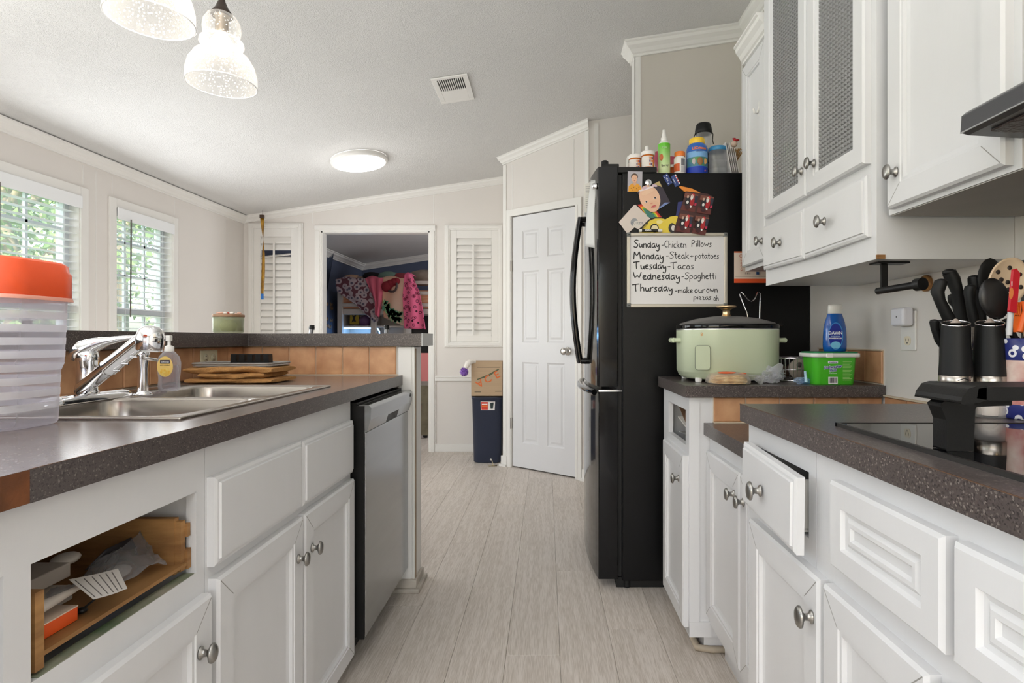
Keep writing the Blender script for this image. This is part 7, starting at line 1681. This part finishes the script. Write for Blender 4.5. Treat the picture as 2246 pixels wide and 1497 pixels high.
mb.build('barcode_bars', ink(60, 50, 60), bc)
mb = MB()
for j in range(14):
    q = gp(1850, 793+3.1*j); w_ = .024-.006*((j*7) % 3)/2; mb.box((q.x-.002, q.y-.0002, q.z-.0007), (q.x-.002+w_*1.25, q.y+.0003, q.z+.0007))
mb.build('small_print', ink(170, 214, 130), t)
# blue dish spray bottle on top of the tub
D = gy; x = P(1831, 0, D).x; z = gzt+.0182; s_ = S(D); h = (771-667)/s_
t = thing('dish_soap_bottle', 'blue upside dish spray refill bottle with a white cap on the green tub', 'bottle', (x, D, z))
def br(hx_, z_): return [Vector((x+hx_*math.cos(a), D+hx_*.62*math.sin(a), z+z_)) for a in [2*PI*i/28 for i in range(28)]]
mb = MB(); mb.loft([br(.034, 0), br(.038, .003), br(.0395, .02), br(.039, .05), br(.0375, .075), br(.033, .10), br(.0255, .122), br(.0235, .128)], 0, True); mb.build('bottle', mat('dish_blue', srgb(14, 88, 176), .12, spec=.6, coat=.5), t)
mb = MB(); mb.loft([br(.0225, .128), br(.0235, .129), br(.0230, .154), br(.0215, .158), br(.006, .160)], 0, True); mb.build('cap', M_WHITEP, t)
yl = D-.0245
def pl_(cx, cz, rx, rz, a0=0, a1=2*PI, n=24): return [Vector((cx+rx*math.cos(a0+(a1-a0)*i/n), yl, cz+rz*math.sin(a0+(a1-a0)*i/n))) for i in range(n)]
mb = MB(); mb.prism(pl_(x-.009, z+.052, .0245, .046), (0, -.0008, 0)); mb.build('label_back', ink(60, 150, 220, .3), t)
mb = MB(); mb.prism(pl_(x-.010, z+.052, .0222, .043), (0, -.0012, 0)); mb.build('label_panel', ink(20, 40, 150, .3), t)
mb = MB(); mb.prism(pl_(x-.010, z+.022, .0165, .012), (0, -.0016, 0)); mb.build('label_wave', ink(120, 196, 230, .3), t)
text_mb('DAWN', .0145, face_cam(x-.011, yl-.0018, z+.062), bold=.0004).build('lettering', ink(245, 248, 252), t)
text_mb('PLATINUM PLUS', .0042, face_cam(x-.011, yl-.0018, z+.051)).build('lettering', ink(190, 220, 250), t)
text_mb('POWERWASH', .0068, face_cam(x-.011, yl-.0018, z+.044), bold=.0002).build('lettering', ink(245, 248, 252), t)
# small yellow thing on the low counter
t = thing('yellow_package', 'yellow package lying on the low worktop against the tiles', 'package', (1.04, 1.52, .783))
mb = MB(); mb.box((1.0, 1.45, .783), (1.105, 1.60, .866)); mb.build('packet', mat('yellow_pack', srgb(250, 200, 50), .4, var=.05), t, bev=.004)

# outlet and plug-in device on the right wall
xw = XR
t = thing('wall_outlet', 'white outlet plate on the wall right of the blue bottle', 'outlet', (xw, 1.745, 1.07))
yo = 1.12*FOC/(1995-VX); zo1, zo0 = EYE+(VY-682)/S(yo), EYE-(768-VY)/S(yo)
mb = MB(); mb.box((xw-.006, yo-.036, zo0), (xw, yo+.036, zo1)); mb.build('cover_plate', M_WHITEP, t, bev=.002)
zc_ = zo0+.030
mb = MB(); mb.prism([Vector((xw-.006, yo+a, zc_+b)) for a, b in rrect(0, 0, .016, .014, .012)], (-.0015, 0, 0)); so = mb.build('socket', mat('socket_ivory', srgb(232, 222, 200), .4), t)
for dy_ in (-.006, .006):
    mb = MB(); mb.box((xw-.0079, yo+dy_-.001, zc_-.002), (xw-.0074, yo+dy_+.001, zc_+.007)); mb.build('slot', ink(20, 20, 20), so)
mb = MB(); mb.lathe([(.0022, 0), (.0022, .0005)], (xw-.0079, yo, zc_-.007), axis='x', n=10); mb.build('slot', ink(20, 20, 20), so)
t = thing('plug_in_hub', 'white square plug-in smart device on the right outlet', 'plug', (xw-.03, yo+.01, zo1-.05))
mb = MB(); mb.box((xw-.040, yo-.032, zo1-.046), (xw-.0065, yo+.034, zo1+.010)); mb.build('housing', mat('hub_white', srgb(228, 228, 236), .35), t, bev=.008, seg=3)
mb = MB(); mb.box((xw-.0405, yo+.0, zo1-.020), (xw-.0398, yo+.003, zo1-.015)); mb.build('indicator', ink(20, 20, 20), t)
# paper towel holder under the cabinet
t = thing('paper_towel_holder', 'empty black paper towel bar under the glass fronted cabinet', 'holder', (.85, 1.40, 1.16))
D = 1.42; top = P(1941, 573, D); bot = P(1939, 631, D)
mb = MB(); mb.box((top.x-.028, D-.02, 1.2475), (top.x+.05, D+.02, 1.2515)); mb.build('mount', M_BLACKP, t)
mb = MB(); mb.box((bot.x-.008, D-.003, bot.z-.002), (bot.x+.008, D+.003, 1.248)); mb.build('arm', M_BLACKP, t)
mb = MB(); e0 = P(1925, 638, D); e1 = P(2012, 624, D-.12); mb.tube([e0, e1, e1+(e1-e0)*.12], .0085, 16); d_ = (e1-e0).normalized(); mb.tube([e1-d_*.002, e1+d_*.016], .0145, 18); mb.build('bar', M_BLACKP, t)
yo2 = 1.115*FOC/(2031-VX); zo2 = EYE+(VY-621)/S(yo2)
t = thing('wooden_disc', 'small round wooden disc on the wall behind the towel bar', 'wall disc', (xw, yo2, zo2)); mb = MB(); mb.lathe([(.001, -.012), (.022, -.012), (.024, -.009), (.024, -.001)], (xw, yo2, zo2), axis='x', n=26); mb.build('disc', mat('ring_wood', srgb(170, 124, 70), .5, col2=srgb(110, 74, 38), vscale=60), t)

# pepper and salt mills
def mill(px, D, label, logo=False):
    x = (px-VX)/S(D); z = ZC; t = thing('spice_mill', label, 'spice mill', (x, D, z), 'black and steel mills behind the griddle'); r_ = .0285
    mb = MB(); mb.lathe([(r_-.002, 0), (r_-.001, .003), (r_-.003, .055), (.001, .055)], (x, D, z), n=32, cap=True); mb.build('glass_base', clear_mat('mill_glass', (.93, .93, .92), .22, .04, white=(.85, .85, .85)) if 'mill_glass' not in bpy.data.materials else bpy.data.materials['mill_glass'], t)
    mb = MB(); mb.lathe([(.021, .004), (.022, .030), (.012, .046), (.001, .048)], (x, D, z), n=24); mb.build('contents', ink(214, 190, 168) if logo else ink(226, 216, 208), t)
    mb = MB(); mb.lathe([(r_, .055), (r_+.0008, .056), (r_+.0003, .080), (r_, .0805)], (x, D, z), n=36); mb.build('steel_band', M_STEEL, t)
    mb = MB(); rings = []
    for q in range(7):
        k_ = q/6; rad = r_+.0006-.0055*k_**.9; zz = .0805+(.102)*k_
        rings.append([Vector((x+rad*math.cos(a), D+rad*math.sin(a), z+zz+k_*.006*(math.sin(a+.5)))) for a in [2*PI*i/32 for i in range(32)]])
    mb.loft(rings, 0, True); mb.build('black_body', M_BLACKR, t)
    mb = MB(); rad = .0233; rg = [Vector((x+rad*math.cos(a), D+rad*math.sin(a), z+.1835+.006*math.sin(a+.5))) for a in [2*PI*i/32 for i in range(32)]]
    mb.tube(rg, .0016, 8, closed=True, cap=False); mb.build('chrome_ring', M_CHROME, t)
    mb = MB(); mb.lathe([(.021, .184), (.012, .181), (.008, .186), (.003, .192), (.001, .193)], (x, D, z), n=20, cap=False); mb.build('grinder_core', mat('ceramic_core', srgb(190, 176, 166), .2, .3), t)
    if logo:
        yy = D-r_-.0012; mb = MB(); mb.tube([(x-.016, yy, z+.072), (x-.004, yy, z+.0765), (x+.008, yy, z+.072)], .0007, 6); mb.build('roof_mark', ink(30, 30, 34), t)
        text_mb('HOME', .0062, face_cam(x-.004, yy, z+.068)).build('lettering', ink(30, 30, 34), t)
mill(2096, 1.128, 'black spice mill with a printed steel band, left of the pair', True); mill(2171, 1.118, 'black spice mill with a plain steel band, right of the pair')
# knives in a block behind the mills
D = 1.24; s_ = S(D)
t = thing('knife_block', 'black knife block mostly hidden behind the two mills', 'knife block', (P(2110, 0, D).x, D, ZC)); bx = t.location.x
mb = MB(); mb.hexa([(bx-.005, D-.04, ZC), (bx+.075, D-.04, ZC), (bx+.075, D+.06, ZC), (bx-.005, D+.06, ZC), (bx+.0, D-.03, ZC+.172), (bx+.07, D-.03, ZC+.172), (bx+.07, D+.05, ZC+.195), (bx+.0, D+.05, ZC+.195)]); mb.build('block', M_BLACKR, t, bev=.004)
def knife(pts, w_, D, label):
    mb = MB(); W3 = [P(a, b, D) for a, b in pts]; mb.tube(W3, [w_*.8, w_, w_*.85, w_*1.05, w_][:len(W3)], 12); e = W3[-1]; mb.sphere(e, w_*1.0, 12, sc=(1, 1, .6))
    t = thing('kitchen_knife', label, 'knife', tuple(W3[0]), 'black handled knives in the block'); mb.build('handle', M_BLACKR, t)
    mb = MB(); q = W3[0]; d_ = (W3[0]-W3[1]).normalized(); mb.box((q.x-.008, q.y-.001, q.z-.05), (q.x+.008, q.y+.001, q.z+.004)); mb.build('blade', M_STEEL, t)
knife([(2092, 720), (2082, 700), (2062, 660), (2056, 640), (2064, 618)], .012, 1.20, 'black handled knife, shorter one at the left of the block')
knife([(2112, 720), (2108, 690), (2100, 640), (2090, 612), (2082, 597)], .0135, 1.25, 'black handled knife rising tallest from the block')
knife([(2130, 715), (2108, 700), (2100, 670), (2094, 660), (2092, 650)], .012, 1.27, 'black handled knife half hidden behind the tallest one')
knife([(2140, 715), (2134, 690), (2128, 660), (2126, 640), (2129, 630)], .0105, 1.19, 'black handled knife in front at the right of the block')
knife([(2152, 710), (2148, 680), (2142, 640), (2139, 625), (2137, 610)], .0125, 1.24, 'black handled knife at the right rear of the block')
for k, (pts, lb) in enumerate((([(2068, 760), (2060, 745), (2050, 720), (2049, 705)], 'black scissor-like handle at the far left of the block'), ([(2072, 750), (2066, 730), (2062, 712), (2063, 706)], 'small black steak knife handle low at the left of the block'))):
    knife(pts, .0085, 1.185, lb)
# crock with flowers and utensils
D = 1.10; x = P(2262, 0, D).x; t = thing('utensil_crock', 'white utensil crock with red roses and a blue patterned band', 'crock', (x, D, ZC)); CX2 = x
M_ROSE = mat('rose_print', srgb(232, 214, 200), .3, col2=srgb(170, 30, 30), vscale=16)
M_DAMASK = voro('damask_band', [(0, srgb(236, 234, 238)), (.18, srgb(34, 42, 110)), (.30, srgb(236, 234, 238)), (.46, srgb(40, 48, 116))], 52, .3, metric='EUCLIDEAN')
mb = MB(); mb.lathe([(.050, 0), (.054, .003), (.054, .028)], (x, D, ZC), n=40); mb.lathe([(.0545, .112), (.055, .113), (.056, .152), (.0545, .154), (.052, .154), (.050, .02), (.001, .02)], (x, D, ZC), n=40); mb.build('patterned_band', M_DAMASK, t)
mb = MB(); mb.lathe([(.054, .028), (.0545, .112)], (x, D, ZC), n=40, cap=False); mb.build('rose_panel', M_ROSE, t)
# utensils
def utensil(name, label, pts, w_, D, parts):
    t = thing(name, label, 'utensil', tuple(P(*pts[0], D)), 'utensils in the flowered crock'); mb = MB(); mb.tube([P(a, b, D) for a, b in pts], w_, 10); mb.build('shaft', parts, t); return t
t = utensil('serving_spoon', 'black serving spoon leaning left from the crock', [(2250, 760), (2225, 740), (2205, 700)], .006, 1.12, M_BLACKR)
c = P(2181, 655, 1.12); mb = MB(); mb.sphere(c, .038, 20, sc=(.80, .22, 1.10)); mb.xf(about(c, Matrix.Rotation(math.radians(-14), 4, 'Y'))); mb.build('bowl', mat('spoon_black', (.010, .009, .009), .35), t)
t = utensil('slotted_skimmer', 'cream slotted skimmer with round holes behind the black spoon', [(2262, 760), (2240, 700), (2225, 668)], .006, 1.17, ink(226, 196, 160))
c = P(2207, 619, 1.17); rot = Matrix.Rotation(math.radians(20), 4, 'Y')
mb = MB(); R1 = .045; mb.lathe([(.001, -.003), (R1*.9, -.003), (R1, -.007), (R1, -.001), (R1*.9, .001), (.001, .001)], c, axis='y', n=32, sx=1.15, sy=.86); mb.xf(about(c, rot)); dsk = mb.build('disc', mat('cream_nylon', srgb(226, 200, 168), .45), t)
for a, r_ in [(i*PI/3.5, .026) for i in range(7)]+[(0, 0), (1.0, .013), (3.1, .013), (5.2, .013)]:
    q = c+rot.to_3x3() @ Vector((r_*1.1*math.cos(a), -.0036, r_*1.15*math.sin(a))); mb = MB(); mb.lathe([(.001, -.001), (.0046, -.001), (.0046, .0)], q, axis='y', n=12); mb.build('hole', ink(46, 36, 30), dsk)
t = utensil('black_turner', 'black turner behind the cream skimmer', [(2255, 760), (2240, 700)], .005, 1.22, M_BLACKR); c = P(2172, 612, 1.22); mb = MB(); mb.sphere(c, .035, 16, sc=(.8, .15, 1.3)); mb.build('blade', M_BLACKR, t)
t = thing('red_spatula', 'red spatula handle with an orange oval on a white shaft', 'utensil', tuple(P(2218, 725, 1.06)), 'utensils in the flowered crock')
mb = MB(); mb.tube([P(2213, 735, 1.062), P(2217, 682, 1.062)], .0048, 10); mb.build('shaft', ink(206, 204, 206), t)
mb = MB(); mb.prism([P(a, b, 1.058) for a, b in ((2209, 683), (2224, 687), (2232, 600), (2224, 589), (2218, 592))], (0, -.006, 0)); rh = mb.build('handle', mat('red_silicone', srgb(196, 24, 40), .4), t, bev=.002)
mb = MB(); mb.prism([P(a, b, 1.0515) for a, b in ell(2218, 643, 4.3, 12.5, .1)], (0, -.0006, 0)); mb.build('orange_oval', ink(226, 130, 70), rh)
text_mb('I', .012, face_cam(*P(2219.5, 622, 1.051))).build('lettering', ink(244, 236, 236), rh)
t = thing('orange_fork', 'orange slotted plastic turner standing in the crock', 'utensil', tuple(P(2235, 725, 1.08)), 'utensils in the flowered crock')
mb = MB(); D = 1.09; mb.prism([P(a, b, D) for a, b in ((2225, 728), (2224, 692), (2228, 690), (2240, 692), (2238, 728))], (0, .003, 0))
for k in range(4): mb.prism([P(a+3.4*k, b, D) for a, b in ((2226, 693), (2228, 662), (2229.6, 662), (2228.2, 693))], (0, .003, 0))
mb.tube([P(2236, 728, D), P(2250, 680, D), P(2246, 660, D)], .006, 8); mb.build('turner', mat('orange_nylon', srgb(238, 110, 40), .4), t)
# black slate thing on the wall behind utensils
t = thing('range_backsplash', 'dark mottled panel on the wall behind the utensils', 'panel', (xw, .9, 1.15)); mb = MB(); mb.box((xw-.006, .45, .915), (xw-.0005, 1.335, 1.245)); mb.build('panel', mat('dark_panel', srgb(52, 48, 46), .35, col2=srgb(24, 22, 22), vscale=12), t)
